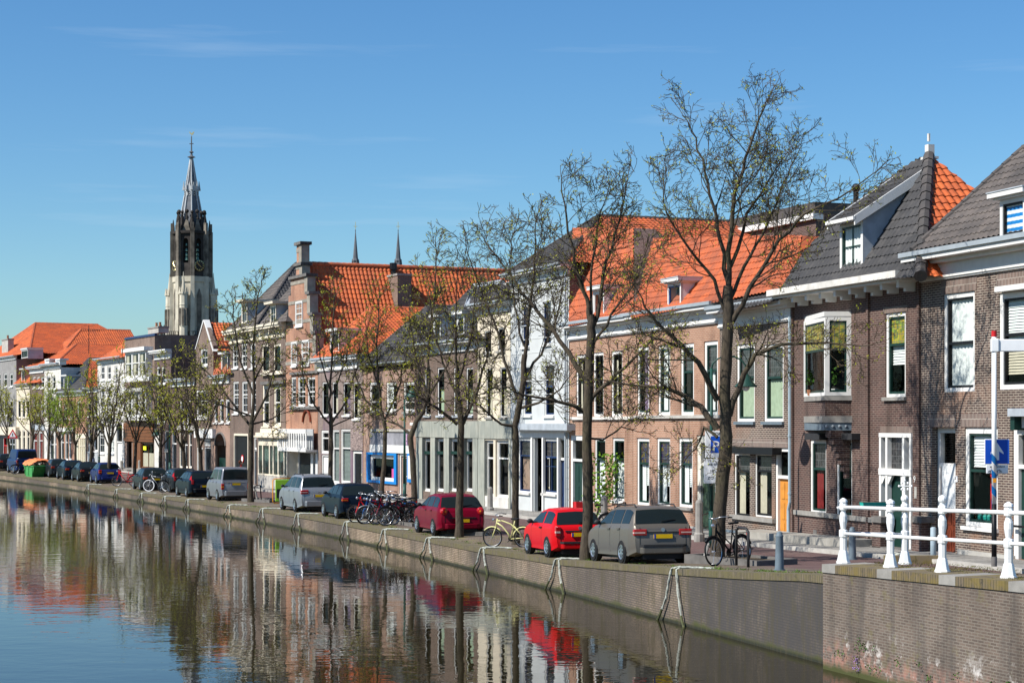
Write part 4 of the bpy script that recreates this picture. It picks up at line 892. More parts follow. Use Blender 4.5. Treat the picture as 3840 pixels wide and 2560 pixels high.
roof_perp(h, 1606, 1148, 3.6, 'tile_dark', ze=ze, u0=-.1, front_mat='tile_dark', ridge_mat='ridge_dark', D=10)

# H9: brown brick, white frieze, orange hip roof
h = House(1193, 1361, 'brick house with a white frieze and an orange hip roof beside the stepped gable', 'brick_mottled', (1280, 1382))
for x0, x1 in ((1208, 1232), (1246, 1268), (1287, 1314), (1325, 1352)): h.win(x0, 1432, x1, 1556 if x0 < 1300 else 1570, sash='black', tr=.4, fw=.08, sill='white', cur=[(.2, 1, 0, .6, 'curtain_purple' if x0 == 1287 else 'curtain_cream')] if x0 > 1240 else None)
h.win(1204, 1612, 1232, 1700, sash='white', tr=.3, fw=.12, sill=None); h.win(1246, 1610, 1272, 1812, sash='white', tr=.34, fw=.09, cur=[(0, 1, 0, 1, 'blind blind_grey')], sill='white'); h.win(1278, 1608, 1314, 1812, sash='white', tr=.34, fw=.10, cur=[(0, 1, 0, 1, 'blind blind_grey')], sill='white')
h.door(1206, 1704, 1234, 1842, leaf='white', tr=None, fw=.08); h.door(1323, 1690, 1357, 1850, leaf='black', tr=None, fw=.14); h.pbox('rough_stone_panel', 1315, 1582, 1360, 1688, -.05, .02, 'rough_stone')
h.finish(); h.cornice(1280, 1335, 1388, proj=.4, gut='zinc'); ze = h.px(1280, 1337)[1]
roof_perp(h, 1392, 1153, 3.2, 'tile_orange', ze=ze, u0=-.1, D=9.5)
dormer(h, 1237, 1245, 1270, 1325, None, sash='white', back=3.0, fw=.1, eave=.2, roof='white')
h.chimney(1437, 1032, 1491, 1165, 5.5, mat='brick_tan', d=.9, pots=0); u, z = h.px(1475, 1032, 5.9); m = MB(); m.tube([(u, 5.9, z), (u, 5.9, z + .35), ], .16, 8); m.tube([(u, 5.9, z + .35), (u, 5.9, z + .75)], .24, 8); m.tube([(u - .5, 5.9, z), (u - .5, 5.9, z + .35)], .03, 5); m.box(u - .75, u - .25, 5.7, 6.1, z + .35, z + .38); m.build('cowl', 'iron', h.o)

# H10: stepped gable
h = House(1072, 1192, 'old stepped gable house of orange brick with a long orange roof running back', 'brick_orange', (1130, 1400), depth=17)
W, zt = h.W, h.zt
def gz_(y): return h.px(1130, y)[1]
levels = [(1400, 1335, 1.0), (1335, 1250, .90), (1250, 1180, .76), (1180, 1100, .60), (1100, 1032, .46), (1032, 986, .40), (986, 908, .3)]
m = MB(); cs = MB(); cd = MB(); uc = h.px(1122, 1000)[0]
wl_, wr_ = uc, W - uc
for y0, y1, f in levels:
    a, b = uc - min(uc - .02, wr_ * f), uc + wr_ * f
    if f < .45: a = uc - .6; b = uc + .6
    if f < .35: a = uc - .5; b = uc + .5
    m.box(a, b, 0, .45, gz_(y0), gz_(y1)); q = .55 if f > .4 else .5
    cs.box(b - q, b + .02, -.03, .48, gz_(y0), gz_(y1) - .14); cd.box(b - q - .1, b + .12, -.12, .57, gz_(y1) - .14, gz_(y1) + .03)
    if f < .5: cd.box(a - .12, b + .12, -.14, .6, gz_(y1) - .14, gz_(y1) + .04)
    cs.box(a, b - q, -.03, .05, gz_(lerp(y0, y1, .55)), gz_(lerp(y0, y1, .55)) + .2)
m.build('stepped_gable', 'brick_orange', h.o); cs.build('gable_stones', 'stone_block', h.o)
for i in range(0, len(cd.v), 8): MB().add(cd.v[i:i + 8], cd.f[:6]).build('gable_coping', 'stone_dark', h.o)
def gwin(*r, **k): h.win(*r, hole=False, v=-.02, sash='white', fw=.09, sill='white', **k)
gwin(1110, 1130, 1136, 1222, tr=.5, bars=(2, 4)); gwin(1134, 1275, 1161, 1368, tr=.5, bars=(2, 4)); gwin(1094, 1282, 1115, 1372, tr=.5, bars=(2, 4))
for x0, x1 in ((1092, 1110), (1117, 1145), (1153, 1182)): h.win(x0, 1413, x1, 1523, sash='white', tr=.5, fw=.09, bars=(2, 3), sill='white')
h.pbox('moulding', 1085, 1525, 1190, 1535, -.16, .02, 'stone_dark'); h.pbox('moulding', 1085, 1392, 1190, 1402, -.12, .02, 'stone_dark')
u, z = h.px(1153, 1575); m = MB(); m.tube([(u + .75 * math.cos(R(a)), -.05, z - .25 + .85 * math.sin(R(a))) for a in range(10, 171, 20)], .08, 6); m.build('arch_relief', 'red_wood', h.o)
u0, u1, z0, z1 = h.rect(1086, 1608, 1192, 1684); m = MB(); m.box(u0, u1, -.75, -.7, z1 - .25, z1); m.box(u0, u1, -.75, -.7, z0, z0 + .12); n = 12
for i in range(n + 1):
    x = lerp(u0, u1, i / n); m.box(x - .09, x + .09, -.75, -.7, z0 + .12, z1 - .25); m.prism([(x - .15, -.745, z0 + .1), (x + .15, -.745, z0 + .1), (x + .14, -.745, z0 + .55), (x - .14, -.745, z0 + .55)], (0, .04, 0))
m.box(u0, u1, -.75, .02, z0 - .12, z0); c = m.build('canopy', 'white', h.o); MB().box(u0, u1, -.3, -.25, z0, z1).build('canopy_back', 'lead_white', c)
h.holes.append((*h.rect(1096, 1700, 1190, 1800)[:2], 0, h.px(1140, 1693)[1])); m = MB()
for x in (1094, 1112, 1166, 1184): r = h.rect(x, 1693, x + 8, 1830); m.box(r[0], r[1], -.02, .1, 0, r[3])
m.box(*h.rect(1094, 1688, 1192, 1697)[:2], -.02, .1, h.px(1140, 1697)[1], h.px(1140, 1686)[1]); m.box(*h.rect(1112, 1788, 1170, 1792)[:2], -.02, .1, 0, .5); sf = m.build('shop_front', 'white', h.o)
r = h.rect(1118, 1697, 1166, 1790); MB().box(r[0], r[1], .08, .1, .5, r[3]).build('pane', 'car_glass', sf)
for x0, x1 in ((1101, 1112), (1175, 1185)): r = h.rect(x0, 1697, x1, 1830); MB().box(r[0], r[1], .1, .14, 0, r[3]).build('shop_door', 'black', h.o)
h.finish(); ze = h.px(1130, 1345)[1]; un, zr = h.px(1155, 1003, .8); rp = [(W + .05, .45, ze), (W + .05, 17, ze), (uc, 17, zr), (uc, .45, zr)]
zr = h.pxu(1150, 1003, uc)[1] if 0 else h.px(1156, 1004, 1.4)[1]
m = MB(); tiles(m, [(W + .1, .45, ze), (W + .1, 17, ze), (uc, 17, zr), (uc, .45, zr)], 0, tw=.26, th=.36, amp=.045); tiles(m, [(-.1, 17, ze), (-.1, .45, ze), (uc, .45, zr), (uc, 17, zr)], 0); m.quad((-.1, 17, ze), (W + .1, 17, ze), (uc, 17, zr), mi=0); o = m.build('roof', 'tile_orange', h.o); rm = MB(); ridge(rm, (uc, .45, zr + .04), (uc, 17, zr + .04), r=.13); rm.build('ridge_tiles', 'ridge_orange', o)

# H11: tall brown house with cream cornice
h = House(862, 1071, 'tall brown brick house with a dark hip roof two dormers and a cream bay shopfront', 'brick_brown', (960, 1275), depth=10)
for x0, x1 in ((872, 893), (905, 926), (938, 958)): h.win(x0, 1288, x1, 1380, sash='white', tr=.5, fw=.09, bars=(2, 4), sill='white'); h.win(x0 + 2, 1430, x1 + 2, 1550, sash='white', tr=.4, fw=.09, bars=(2, 4), sill='white')
for x0, x1 in ((982, 1010), (1025, 1053)): h.win(x0, 1288, x1, 1398, fr='cream', sash='black', tr=.5, fw=.18, sill='cream'); h.win(x0 + 2, 1443, x1, 1598, fr='cream', sash='white', tr=.4, fw=.2, sill='cream')
h.pbox('oriel_ledge', 975, 1398, 1060, 1405, -.2, .02, 'cream'); h.pbox('oriel_cornice', 975, 1428, 1060, 1440, -.22, .02, 'stone_dark')
u0, u1, z0, z1 = h.rect(878, 1633, 931, 1815); h.holes.append((u0, u1, 0.02, z1)); m = MB(); m.box(u0, u0 + .12, -.02, .1, 0, z1); m.box(u1 - .12, u1, -.02, .1, 0, z1); m.box(u0, u1, -.02, .1, z1, z1 + .14); g = m.build('garage_frame', 'cream', h.o); MB().box(u0 + .12, u1 - .12, .1, .15, 0, z1).build('garage_door', 'black', h.o)
u, z = h.px(905, 1720); M_ = Matrix.Translation((u, .08, z)) @ Matrix.Rotation(R(90), 4, 'X'); m = MB(); m.lathe([(.28, 0), (.28, .02)], 16, M=M_); s_ = m.build('no_entry_sign', 'red', h.o); m = MB(); m.lathe([(.19, .021), (.19, .026)], 16, M=M_); m.build('sign_face', 'sign_white', s_)
h.win(952, 1640, 962, 1685, sash='white', tr=None, fw=.06, sill=None); h.door(952, 1686, 963, 1815, leaf='black', tr=None, fw=.06)
u0, u1, z0, z1 = h.rect(968, 1640, 1076, 1830, -.7); m = MB(); m.box(u0, u1, -.7, .02, -.3, .75); b = m.build('bay_base', 'stone_light', h.o)
m = MB(); m.box(u0, u0 + .14, -.7, -.56, .75, z1); m.box(u1 - .14, u1, -.7, -.56, .75, z1)
for f in (.16, .40, .53, .70, .9): m.box(lerp(u0, u1, f) - .09, lerp(u0, u1, f) + .09, -.7, -.58, .75, z1)
m.box(u0, u1, -.69, -.58, z1 - .5, z1); m.box(u0, u1, -.72, -.55, .75, .85); m.box(u0, u0 + .1, -.6, .02, .75, z1); m.box(u1 - .1, u1, -.6, .02, .75, z1); bf = m.build('bay_front', 'cream', h.o)
MB().box(u0 + .1, u1 - .1, -.66, -.64, .85, z1 - .5).build('pane', 'glass', bf); MB().box(u0 + .1, u1 - .1, -.45, -.4, .8, z1).build('blind', 'blind_grey', bf)
m = MB(); m.box(u0 - .2, u1 + .2, -.95, .02, z1, z1 + .12); m.box(u0 - .1, u1 + .1, -.85, .02, z1 + .12, z1 + .3); m.box(u0 + .1, u1 - .1, -.6, .02, z1 + .3, z1 + .55); m.build('bay_cornice', 'cream', h.o)
h.finish(); h.cornice(960, 1225, 1278, mat='cream', gut='cream', proj=.5, brackets=7); ze = h.px(960, 1228)[1]
um = h.px(968, 1220)[0]
roof_perp(h, 1052, 1003, 4.6, 'tile_dark', ze=ze, u1=um + .2, front_mat='tile_brown', ridge_mat='ridge_dark', D=12)
roof_front(h, [(966, 1222), (1075, 1205), (1098, 1062), (1040, 1135)], 'tile_brown', 48, ze=ze, v0=-.4, side='tile_dark', back=True)
dormer(h, 905, 1135, 926, 1212, None, mat='cream', sash='white', back=2.6, bars=(2, 2), eave=.35, roof='cream', cheek='lead_grey'); dormer(h, 1012, 1143, 1034, 1214, None, mat='cream', sash='white', back=2.4, bars=(2, 2), eave=.3, roof='cream', cheek='lead_grey')  # grey-blue cheeks: the shaded dormer sides are painted in

# H12: low house with the arched gate
h = House(801, 862, 'low salmon brick house with a tall arched green gate and a small dormer', 'brick_red', (832, 1440))
for x0, x1 in ((803, 817), (824, 839), (846, 862)): h.win(x0, 1497, x1, 1584, sash='white', tr=None, fw=.09, sill='white')
u0, u1, z0, z1 = h.rect(807, 1622, 847, 1790); zs = lerp(0, z1, .72); h.holes.append((u0, u1, 0, zs)); m = MB(); n = 10; A = []
for i in range(n + 1):
    a = math.pi * i / n; A.append(((u0 + u1) / 2 - math.cos(a) * (u1 - u0) / 2, zs + math.sin(a) * (z1 - zs)))
h.holes.append((u0, u1, zs, z1))
for (xa, za), (xb, zb_) in zip(A, A[1:]): m.quad((xa, 0, za), (xb, 0, zb_), (xb, 0, z1), (xa, 0, z1)); m.quad((xa, 0, za), (xa, .6, za), (xb, .6, zb_), (xb, 0, zb_))
m.build('arch', 'brick_red', h.o); MB().box(u0, u1, .3, .36, 0, zs * .62).build('gate', 'dark_green', h.o); MB().tube([(xa, -.03, za) for xa, za in A], .07, 5).build('arch_band', 'stone_dark', h.o)
h.finish(); h.cornice(832, 1405, 1440, proj=.35, gut='zinc'); ze = h.px(832, 1408)[1]
roof_front(h, [(799, 1412), (866, 1400), (866, 1270), (822, 1290)], 'tile_orange_old', 50, ze=ze, v0=-.3, side='tile_dark'); dormer(h, 829, 1330, 853, 1392, None, sash='white', back=2.4, cheek='lead_grey')

# H13: narrow gabled brick house
h = House(735, 800, 'narrow pointed gable brick house with white gable edges and a white shop sign', 'brick_tan', (767, 1300), depth=13)
uc, zp = h.px(766, 1204); m = MB(); m.prism([(0, 0, h.zt), (h.W, 0, h.zt), (uc + .15, 0, zp), (uc - .15, 0, zp)], (0, .3, 0)); m.build('gable', 'brick_tan', h.o)
m = MB(); m.prism([(h.W + .02, -.06, h.zt - .4), (h.W + .16, -.06, h.zt - .4), (uc + .14, -.06, zp + .1), (uc, -.06, zp + .0)], (0, .4, 0)); m.prism([(.03, -.06, h.zt - .1), (-.1, -.06, h.zt - .1), (uc - .14, -.06, zp + .1), (uc, -.06, zp)], (0, .4, 0)); m.build('gable_edge', 'white', h.o)
h.win(753, 1308, 778, 1372, hole=True, sash='white', tr=.5, fw=.12, bars=(2, 2), sill='white'); h.win(736, 1462, 779, 1568, sash='white', tr=.35, fw=.2, bars=(3, 2), sill='white')
h.pbox('shop_sign', 727, 1607, 796, 1641, -.25, .0, 'white'); h.win(766, 1645, 789, 1672, sash='white', tr=None, fw=.08, bars=(4, 3), sill=None); h.win(738, 1676, 760, 1790, sash='white', tr=None, fw=.1, sill=None); h.door(766, 1676, 790, 1795, leaf='charcoal', tr=None, fw=.09, glassy=True)
h.finish(); ze = h.zt - .35; m = MB(); tiles(m, [(h.W + .1, .3, ze), (h.W + .1, 13, ze), (uc, 13, zp - .1), (uc, .3, zp - .1)]); tiles(m, [(-.1, 13, ze), (-.1, .3, ze), (uc, .3, zp - .1), (uc, 13, zp - .1)]); m.quad((-.1, 13, ze), (h.W + .1, 13, ze), (uc, 13, zp - .1)); m.build('roof', 'tile_orange', h.o)

# H14: two low brown buildings
h = House(642, 734, 'low dark brown brick building with a white cornice and a cream shopfront', 'brick_dark', (688, 1448))
for x0, x1 in ((675, 690), (700, 716)): h.win(x0, 1500, x1, 1585, sash='white', tr=.4, fw=.09, sill='white')
for x0, x1 in ((672, 686), (690, 704), (707, 719)): h.win(x0, 1622, x1, 1755, fr='cream', sash='white', tr=.33, fw=.1, sill='cream')
h.pbox('shop_cornice', 660, 1595, 726, 1612, -.3, .02, 'stone_light'); h.door(645, 1615, 662, 1775, leaf='black', tr=.3, fw=.07)
h.finish(top=True); h.cornice(688, 1418, 1450, proj=.4, gut='lead_grey')
hb = House(585, 742, 'dark upper block with an orange tiled roof edge behind the low brown buildings', 'brick_dark', (670, 1300), name='rear_block', cat='building', setback=6, depth=8)
hb.finish(top=True); roof_front(hb, [(590, 1292), (742, 1292), (742, 1268), (590, 1268)], 'tile_orange', 40, ze=hb.zt - .1, v0=-.4, side='tile_orange'); MB().box(0, hb.W, -.3, .0, hb.zt - .5, hb.zt - .1).build('fascia', 'lead_grey', hb.o)
h = House(581, 641, 'dark brown brick house with a jutting white cornice right of the bay window house', 'brick_dark', (612, 1345))
for x0, x1 in ((588, 602), (606, 620)): h.win(x0, 1375, x1, 1440, sash='white', tr=.45, fw=.09, sill='white'); h.win(x0, 1485, x1, 1585, sash='white', tr=.4, fw=.09, sill='white')
h.pbox('shop_pilaster', 579, 1625, 606, 1765, -.08, .03, 'white_dirty'); h.door(618, 1615, 640, 1770, leaf='black', tr=None, fw=.06); h.pbox('alarm_plate', 616, 1682, 628, 1695, -.06, .01, 'stone_light')
h.finish(top=True); h.cornice(612, 1312, 1348, proj=.45, gut='white')

# H15: brown brick with two storeys of white bay windows
h = House(467, 580, 'brown brick corner house with stacked white bay windows and a brown wooden shopfront', 'brick_tan', (523, 1262), depth=11)
for y0, y1 in ((1318, 1416), (1468, 1562)):
    u0, u1, z0, z1 = h.rect(470, y0, 548, y1, -.5); m = MB(); m.box(u0, u0 + .12, -.5, .02, z0, z1); m.box(u1 - .12, u1, -.5, .02, z0, z1); m.box(u0 + .12, u1 - .12, .0, .02, z0, z1, 1); b = m.build('bay', ['white', 'dark_backing'], h.o)
    MB().box(u0 - .35, u1 + .25, -.75, .02, z1, z1 + .3).build('bay_cornice', 'white', b); MB().box(u0 - .35, u1 + 1.2, -.65, .02, z0 - .3, z0).build('bay_sill', 'white', b)
    for f0, f1 in ((0, .34), (.34, .67), (.67, 1)): h.win_uz(lerp(u0, u1, f0) + .02, lerp(u0, u1, f1) - .02, z0, z1, sash='white', tr=.42, fw=.14, sill=None, hole=False, v=-.48, name='bay_window', cur=[(0, .5, 0, 1, 'curtain_cream')])
    h.win(559, y0 + 32, 571, y1 + 2, sash='white', tr=None, fw=.08, sill='white')
u0, u1, z0, z1 = h.rect(468, 1585, 578, 1655); m = MB(); m.box(u0, u1, -.12, .0, z0, z1)
for i in range(5): m.box(u0, u1, -.16, -.12, lerp(z0, z1, .12 + .17 * i), lerp(z0, z1, .16 + .17 * i))
m.build('shop_frieze', 'brown_wood', h.o)
h.win(497, 1610, 520, 1648, fr='brown_wood', sash='brown_wood', tr=None, fw=.06, sill=None, hole=False, v=-.14); h.win(528, 1657, 577, 1756, fr='brown_wood', sash='brown_wood', tr=None, fw=.09, sill='stone_light', bars=(2, 1), cur=[(0, .9, .0, .6, 'curtain_cream')])
h.door(476, 1655, 494, 1770, fr='brown_wood', leaf='black', tr=None, fw=.05, rec=.5); h.pbox('shop_panel', 498, 1655, 527, 1760, -.03, .02, 'brown_wood'); h.pbox('notice', 537, 1672, 548, 1687, -.05, .01, 'yellow')
u = h.px(523, 1262); h.pbox('parapet', 467, 1258, 580, 1266, -.08, .1, 'navy'); h.finish(top=True)
h.chimney(555, 1227, 594, 1250, 4, mat='stone_light', d=.9, pots=2); 

# H16: pale house with an orange lean roof
h = House(366, 466, 'pale grey plastered house with an orange lean-to roof left of the bay window house', 'grey_stone', (415, 1358))
h.wall = 'white_dirty'
for x0, x1 in ((378, 392), (402, 416), (430, 441)): h.win(x0, 1372, x1, 1425, sash='white', tr=.5, fw=.08, bars=(2, 2), sill='white'); h.win(x0, 1450, x1, 1530, sash='white', tr=.5, fw=.08, bars=(2, 3), sill='white')
h.win(405, 1565, 428, 1700, sash='white', tr=.4, fw=.1, bars=(3, 6), sill='lead_grey', cur=[(0, 1, 0, 1, 'curtain_white')]); h.door(436, 1585, 458, 1765, leaf='white', tr=.4, fw=.08); h.win(372, 1580, 392, 1700, sash='white', tr=.4, fw=.1, bars=(2, 4), sill='white')
h.finish(); h.cornice(415, 1340, 1362, proj=.4, gut='lead_grey'); ze = h.px(415, 1342)[1]
roof_front(h, [(362, 1352), (470, 1338), (470, 1284)], 'tile_orange', 40, ze=ze, v0=-.3, side='tile_orange')
# H17 to H23: far end
h = House(326, 366, 'narrow brown brick house with tall white framed windows in the far part of the row', 'brick_tan', (346, 1470))
for x0, x1 in ((331, 342), (352, 366)): h.win(x0, 1482, x1, 1560, sash='white', tr=.4, fw=.09, sill='white'); h.win(x0, 1592, x1, 1692, sash='white', tr=.4, fw=.09, sill='white')
h.pbox('base_panel', 328, 1695, 366, 1735, -.05, .02, 'lead_white'); h.finish(top=True); h.cornice(346, 1452, 1472, proj=.3)
h = House(212, 325, 'red brick house with a dark and orange hip roof and white shopfront far away', 'brick_orange', (268, 1482))
for x0, x1 in ((220, 232), (240, 252), (262, 274), (290, 302)): h.win(x0, 1502, x1, 1570, sash='white', tr=.4, fw=.09, sill='white')
h.pbox('shop_frieze', 214, 1602, 272, 1618, -.2, .02, 'white')
for x0, x1 in ((228, 240), (244, 256), (258, 268)): h.win(x0, 1620, x1, 1725, sash='white', tr=.35, fw=.1, sill='white')
h.pbox('shop_front', 278, 1625, 322, 1760, -.06, .0, 'cream'); h.win(282, 1650, 296, 1755, fr='cream', sash='black', tr=.2, fw=.05, sill=None, hole=False, v=-.08); 
for x in (304, 312, 318): h.win(x - 3, 1640, x + 4, 1740, fr='cream', sash='cream', tr=.3, fw=.06, sill=None, hole=False, v=-.08)
h.finish(); h.cornice(268, 1466, 1486, proj=.35); ze = h.px(268, 1468)[1]
roof_perp(h, 304, 1348, 3.0, 'tile_orange', ze=ze, front_mat='tile_dark', ridge_mat='ridge_dark', D=10); dormer(h, 238, 1412, 254, 1462, None, sash='white', back=2.4, cheek='lead_grey')
h = House(166, 228, 'narrow white house with square parapet pillars far down the canal', 'white_dirty', (197, 1380))
for y0, y1 in ((1410, 1460), (1490, 1560)):
    for x0, x1 in ((176, 188), (196, 208)): h.win(x0, y0, x1, y1, sash='white', tr=.4, fw=.08, sill='white')
h.win(186, 1625, 202, 1725, sash='white', tr=.4, fw=.1, sill='white'); h.door(206, 1630, 216, 1750, leaf='navy', tr=.3, fw=.05); h.finish(top=True); h.cornice(197, 1362, 1385, proj=.45)
for x in (168, 208): h.pbox('parapet_pillar', x, 1350, x + 16, 1368, -.2, .4, 'white'); h.pbox('pillar_cap', x - 1, 1345, x + 17, 1350, -.3, .5, 'white')
h = House(113, 165, 'brown brick house with red curtained grey shop windows far down the canal', 'brick_brown', (139, 1398))
for x0, x1 in ((124, 133), (139, 149), (154, 165)): h.win(x0, 1412, x1, 1455, sash='white', tr=.4, fw=.09, sill='white'); h.win(x0, 1495, x1, 1555, sash='white', tr=.4, fw=.09, sill='white')
h.pbox('shop_fascia', 120, 1590, 166, 1612, -.06, .02, 'lead_grey')
for x0, x1 in ((125, 139), (146, 160)): h.win(x0, 1618, x1, 1725, sash='white', tr=.3, fw=.09, cur=[(0, .6, 0, 1, 'curtain_red')], sill='white')
h.finish(); h.cornice(139, 1372, 1400, proj=.4); ze = h.px(139, 1374)[1]; roof_perp(h, 235, 1299, 4.5, 'tile_orange', ze=ze, D=8.8, u1=h.W + 5.5); h.chimney(262, 1292, 281, 1362, 6, mat='brick_tan', d=.7, pots=1)
h = House(62, 112, 'cream fronted house with an orange hip roof far down the canal', 'cream_wall', (87, 1455))
for x0, x1 in ((68, 78), (84, 94), (100, 110)): h.win(x0, 1500, x1, 1565, sash='black', tr=.4, fw=.09, sill='cream'); h.win(x0, 1612, x1, 1690, sash='cream', tr=.3, fw=.08, sill='cream')
h.finish(); h.cornice(87, 1438, 1458, proj=.3, mat='cream'); ze = h.px(87, 1440)[1]; roof_perp(h, 146, 1263, 6.5, 'tile_orange', ze=ze, D=11.7, u1=h.W + 5); dormer(h, 80, 1388, 92, 1432, None, sash='white', back=2.4, cheek='lead_grey')
h = House(-60, 61, 'tall grey house with a broad orange roof at the far left end of the row', 'grey_wall', (20, 1352))
for x0, x1 in ((-10, 2), (14, 26), (36, 48)): h.win(x0, 1400, x1, 1450, sash='white', tr=.4, fw=.09, sill='white'); h.win(x0, 1500, x1, 1560, sash='white', tr=.4, fw=.09, sill='white')
h.pbox('shop_fascia', -40, 1600, 58, 1630, -.4, .02, 'cream'); h.pbox('shop_front', -30, 1640, 10, 1740, -.05, .02, 'black'); h.door(14, 1640, 27, 1740, fr='red', leaf='red_wood', tr=.3, fw=.08); h.win(34, 1640, 56, 1720, sash='white', tr=.3, fw=.1, sill='white')
h.finish(); h.cornice(0, 1340, 1356, proj=.3); ze = h.px(0, 1342)[1]; roof_perp(h, 14, 1236, 5.5, 'tile_orange', ze=ze, D=12.5, u1=h.W + 7); h.chimney(7, 1272, 30, 1400, .5, mat='stone_light', d=.6, pots=1); dormer(h, 80, 1312, 104, 1342, None, sash='black', back=1.5, bars=(2, 2), cheek='lead_grey', eave=.08)
h.chimney(276, 1242, 304, 1264, 9.5, mat='stone_light', d=.6, pots=1)

# ------------------------------------------------------------------ trees
def path_at(P, t):
    n = len(P) - 1; x = max(0, min(.9999, t)) * n; i = int(x); f = x - i; return P[i].lerp(P[i + 1], f), (P[i + 1] - P[i]).normalized()
class Tree:
    def __init__(s, seed, rmin, leaf_mat='bud', leafn=1.0, leaf=.048, dens=1.0):
        s.g = random.Random(seed); s.trunk = MB(); s.tw = MB(); s.lf = MB(); s.rmin = rmin; s.lm = leaf_mat; s.ln = leafn; s.ls = leaf; s.dens = dens
    def wander(s, p, d, ln, k, up, jit=.16):
        P = [p]; d = d.normalized(); g = s.g
        for i in range(k):
            d = (d + Vector((g.gauss(0, jit), g.gauss(0, jit), g.gauss(0, jit) + up))).normalized(); P.append(P[-1] + d * (ln / k))
        return P
    def leaf_at(s, p):
        g = s.g
        for _ in range(g.choice((1, 2, 2, 3))):
            c = p + Vector((g.gauss(0, .03), g.gauss(0, .03), g.gauss(0, .03))); a = Vector((g.uniform(-1, 1), g.uniform(-1, 1), g.uniform(-1, 1))).normalized() * s.ls * g.uniform(.6, 1.25)
            b = a.cross(Vector((g.uniform(-1, 1), g.uniform(-1, 1), g.uniform(-1, 1)))).normalized() * a.length * .7; s.lf.quad(c - a * .2, c + a * .4 + b * .5, c + a, c + a * .4 - b * .5)
    def kids(s, P, r0, r1, lvl, ln, t0=.2, cnt=None):
        g = s.g; L_ = sum((b - a).length for a, b in zip(P, P[1:])); n = cnt or max(2, int(L_ * (2.6, 3.2, 5.2, 7)[lvl] * s.dens))
        for i in range(n):
            t = lerp(t0, 1, (i + g.random()) / n); p, d = path_at(P, t)
            ax = d.cross(Vector((g.uniform(-1, 1), g.uniform(-1, 1), g.uniform(-1, 1)))).normalized()
            nd = Matrix.Rotation(R(g.uniform(28, 62)), 3, ax) @ d; l = ln * g.uniform(.55, 1.15) * (1.2 - .8 * t); r = max(s.rmin, lerp(r0, r1, t) * (.42, .42, .5, .6)[lvl])
            s.branch(p, nd, l, r, lvl + 1)
    def branch(s, p, d, l, r, lvl):
        k = 5 if lvl < 2 else 3; P = s.wander(p, d, l, k, (.05, .06, .05, .03, .02)[lvl], (.1, .14, .17, .2, .22)[lvl]); r1 = max(s.rmin, r * .35)
        (s.trunk if lvl <= 1 else s.tw).tube(P, [lerp(r, r1, i / k) for i in range(k + 1)], 6 if lvl <= 1 else (4 if lvl == 2 else 3), cap=False)
        if lvl < 4 - (1 if s.dens < .75 else 0): s.kids(P, r, r1, lvl, (0, 1.05, .52, .26)[min(lvl, 3)], .12)
        if lvl >= 2:
            for q in P[1:]:
                if s.g.random() < .30 * s.ln: s.leaf_at(q)
    def limb(s, P, r0, r1, ln=1.7, t0=.22, cnt=None):
        g = s.g; Q = []
        for a, b in zip(P, P[1:]):                      # loosen the limb between its bends
            for k in range(3): Q.append(a.lerp(b, k / 3) + (Vector((g.gauss(0, .03), g.gauss(0, .03), 0)) if k else Vector()))
        Q.append(P[-1]); n = len(Q); s.trunk.tube(Q, [lerp(r0, r1, i / (n - 1)) for i in range(n)], 8, cap=False); s.kids(Q, r0, r1, 0, ln, t0, cnt)
        e = Q[-1]; s.branch(e, Q[-1] - Q[-2], ln * .35, r1, 2)
    def build(s, name, label, base, group):
        o = thing(name, label, 'tree', base, 0, group)
        s.trunk.build('trunk', 'bark', o, smooth=True); s.tw.build('twigs', 'twig', o); s.lf.build('leaf_buds', s.lm, o); return o
def trunk_px(T, pts, Y, base):
    return [Vector((*ray(x, Y), HC - (y - HY) / F * Y)) - base for x, y in pts]
def photo_tree(name, label, base_px, trunk, limbs, r, seed, rmin=.008, **kw):
    """a tree whose main limbs follow the photographed ones; their depth fans out round the trunk"""
    b, s_ = gpx(*base_px); T = Tree(seed, rmin, **kw); g = T.g; Y = b.y
    P = trunk_px(T, [base_px] + trunk, Y, b); P[0] = Vector((0, 0, -.1)); n = len(P); Q = []
    for a, c in zip(P, P[1:]):
        for k in range(4): Q.append(a.lerp(c, k / 4) + (Vector((g.gauss(0, .012), g.gauss(0, .012), 0)) if k else Vector()))
    Q.append(P[-1]); m = len(Q); rr = [r * (1.25 if i == 0 else (1.08 if i == 1 else 1)) * lerp(1, .72, i / (m - 1)) * g.uniform(.95, 1.07) for i in range(m)]
    T.trunk.tube(Q, rr, 10, cap=False)
    for i, (rf, pts) in enumerate(limbs):
        W = trunk_px(T, pts, Y, b); W[-1] = W[-2].lerp(W[-1], .86); sg = (1 if i % 2 else -1) * g.uniform(.35, .75); x0 = W[0].x; out = []
        for w_ in W: out.append(Vector((w_.x * (1 + (w_.x - x0) * 0), w_.y + sg * abs(w_.x - x0) * .8, w_.z)))
        fix = []
        for w_ in out:                                   # keep the limb on its line of sight although it leans in depth
            k = (b.y + w_.y) / b.y; X = (b.x + w_.x) * k - b.x; Z = HC + (b.z + w_.z - HC) * k - b.z; fix.append(Vector((X, w_.y, Z)))
        T.limb(fix, r * rf, max(rmin * 1.5, r * rf * .16), ln=kw.get('ln', 1.7) if False else 1.75, t0=.25)
    return T.build(name, label, b, 'trees in a row along the quay')
TG = 'trees in a row along the quay'
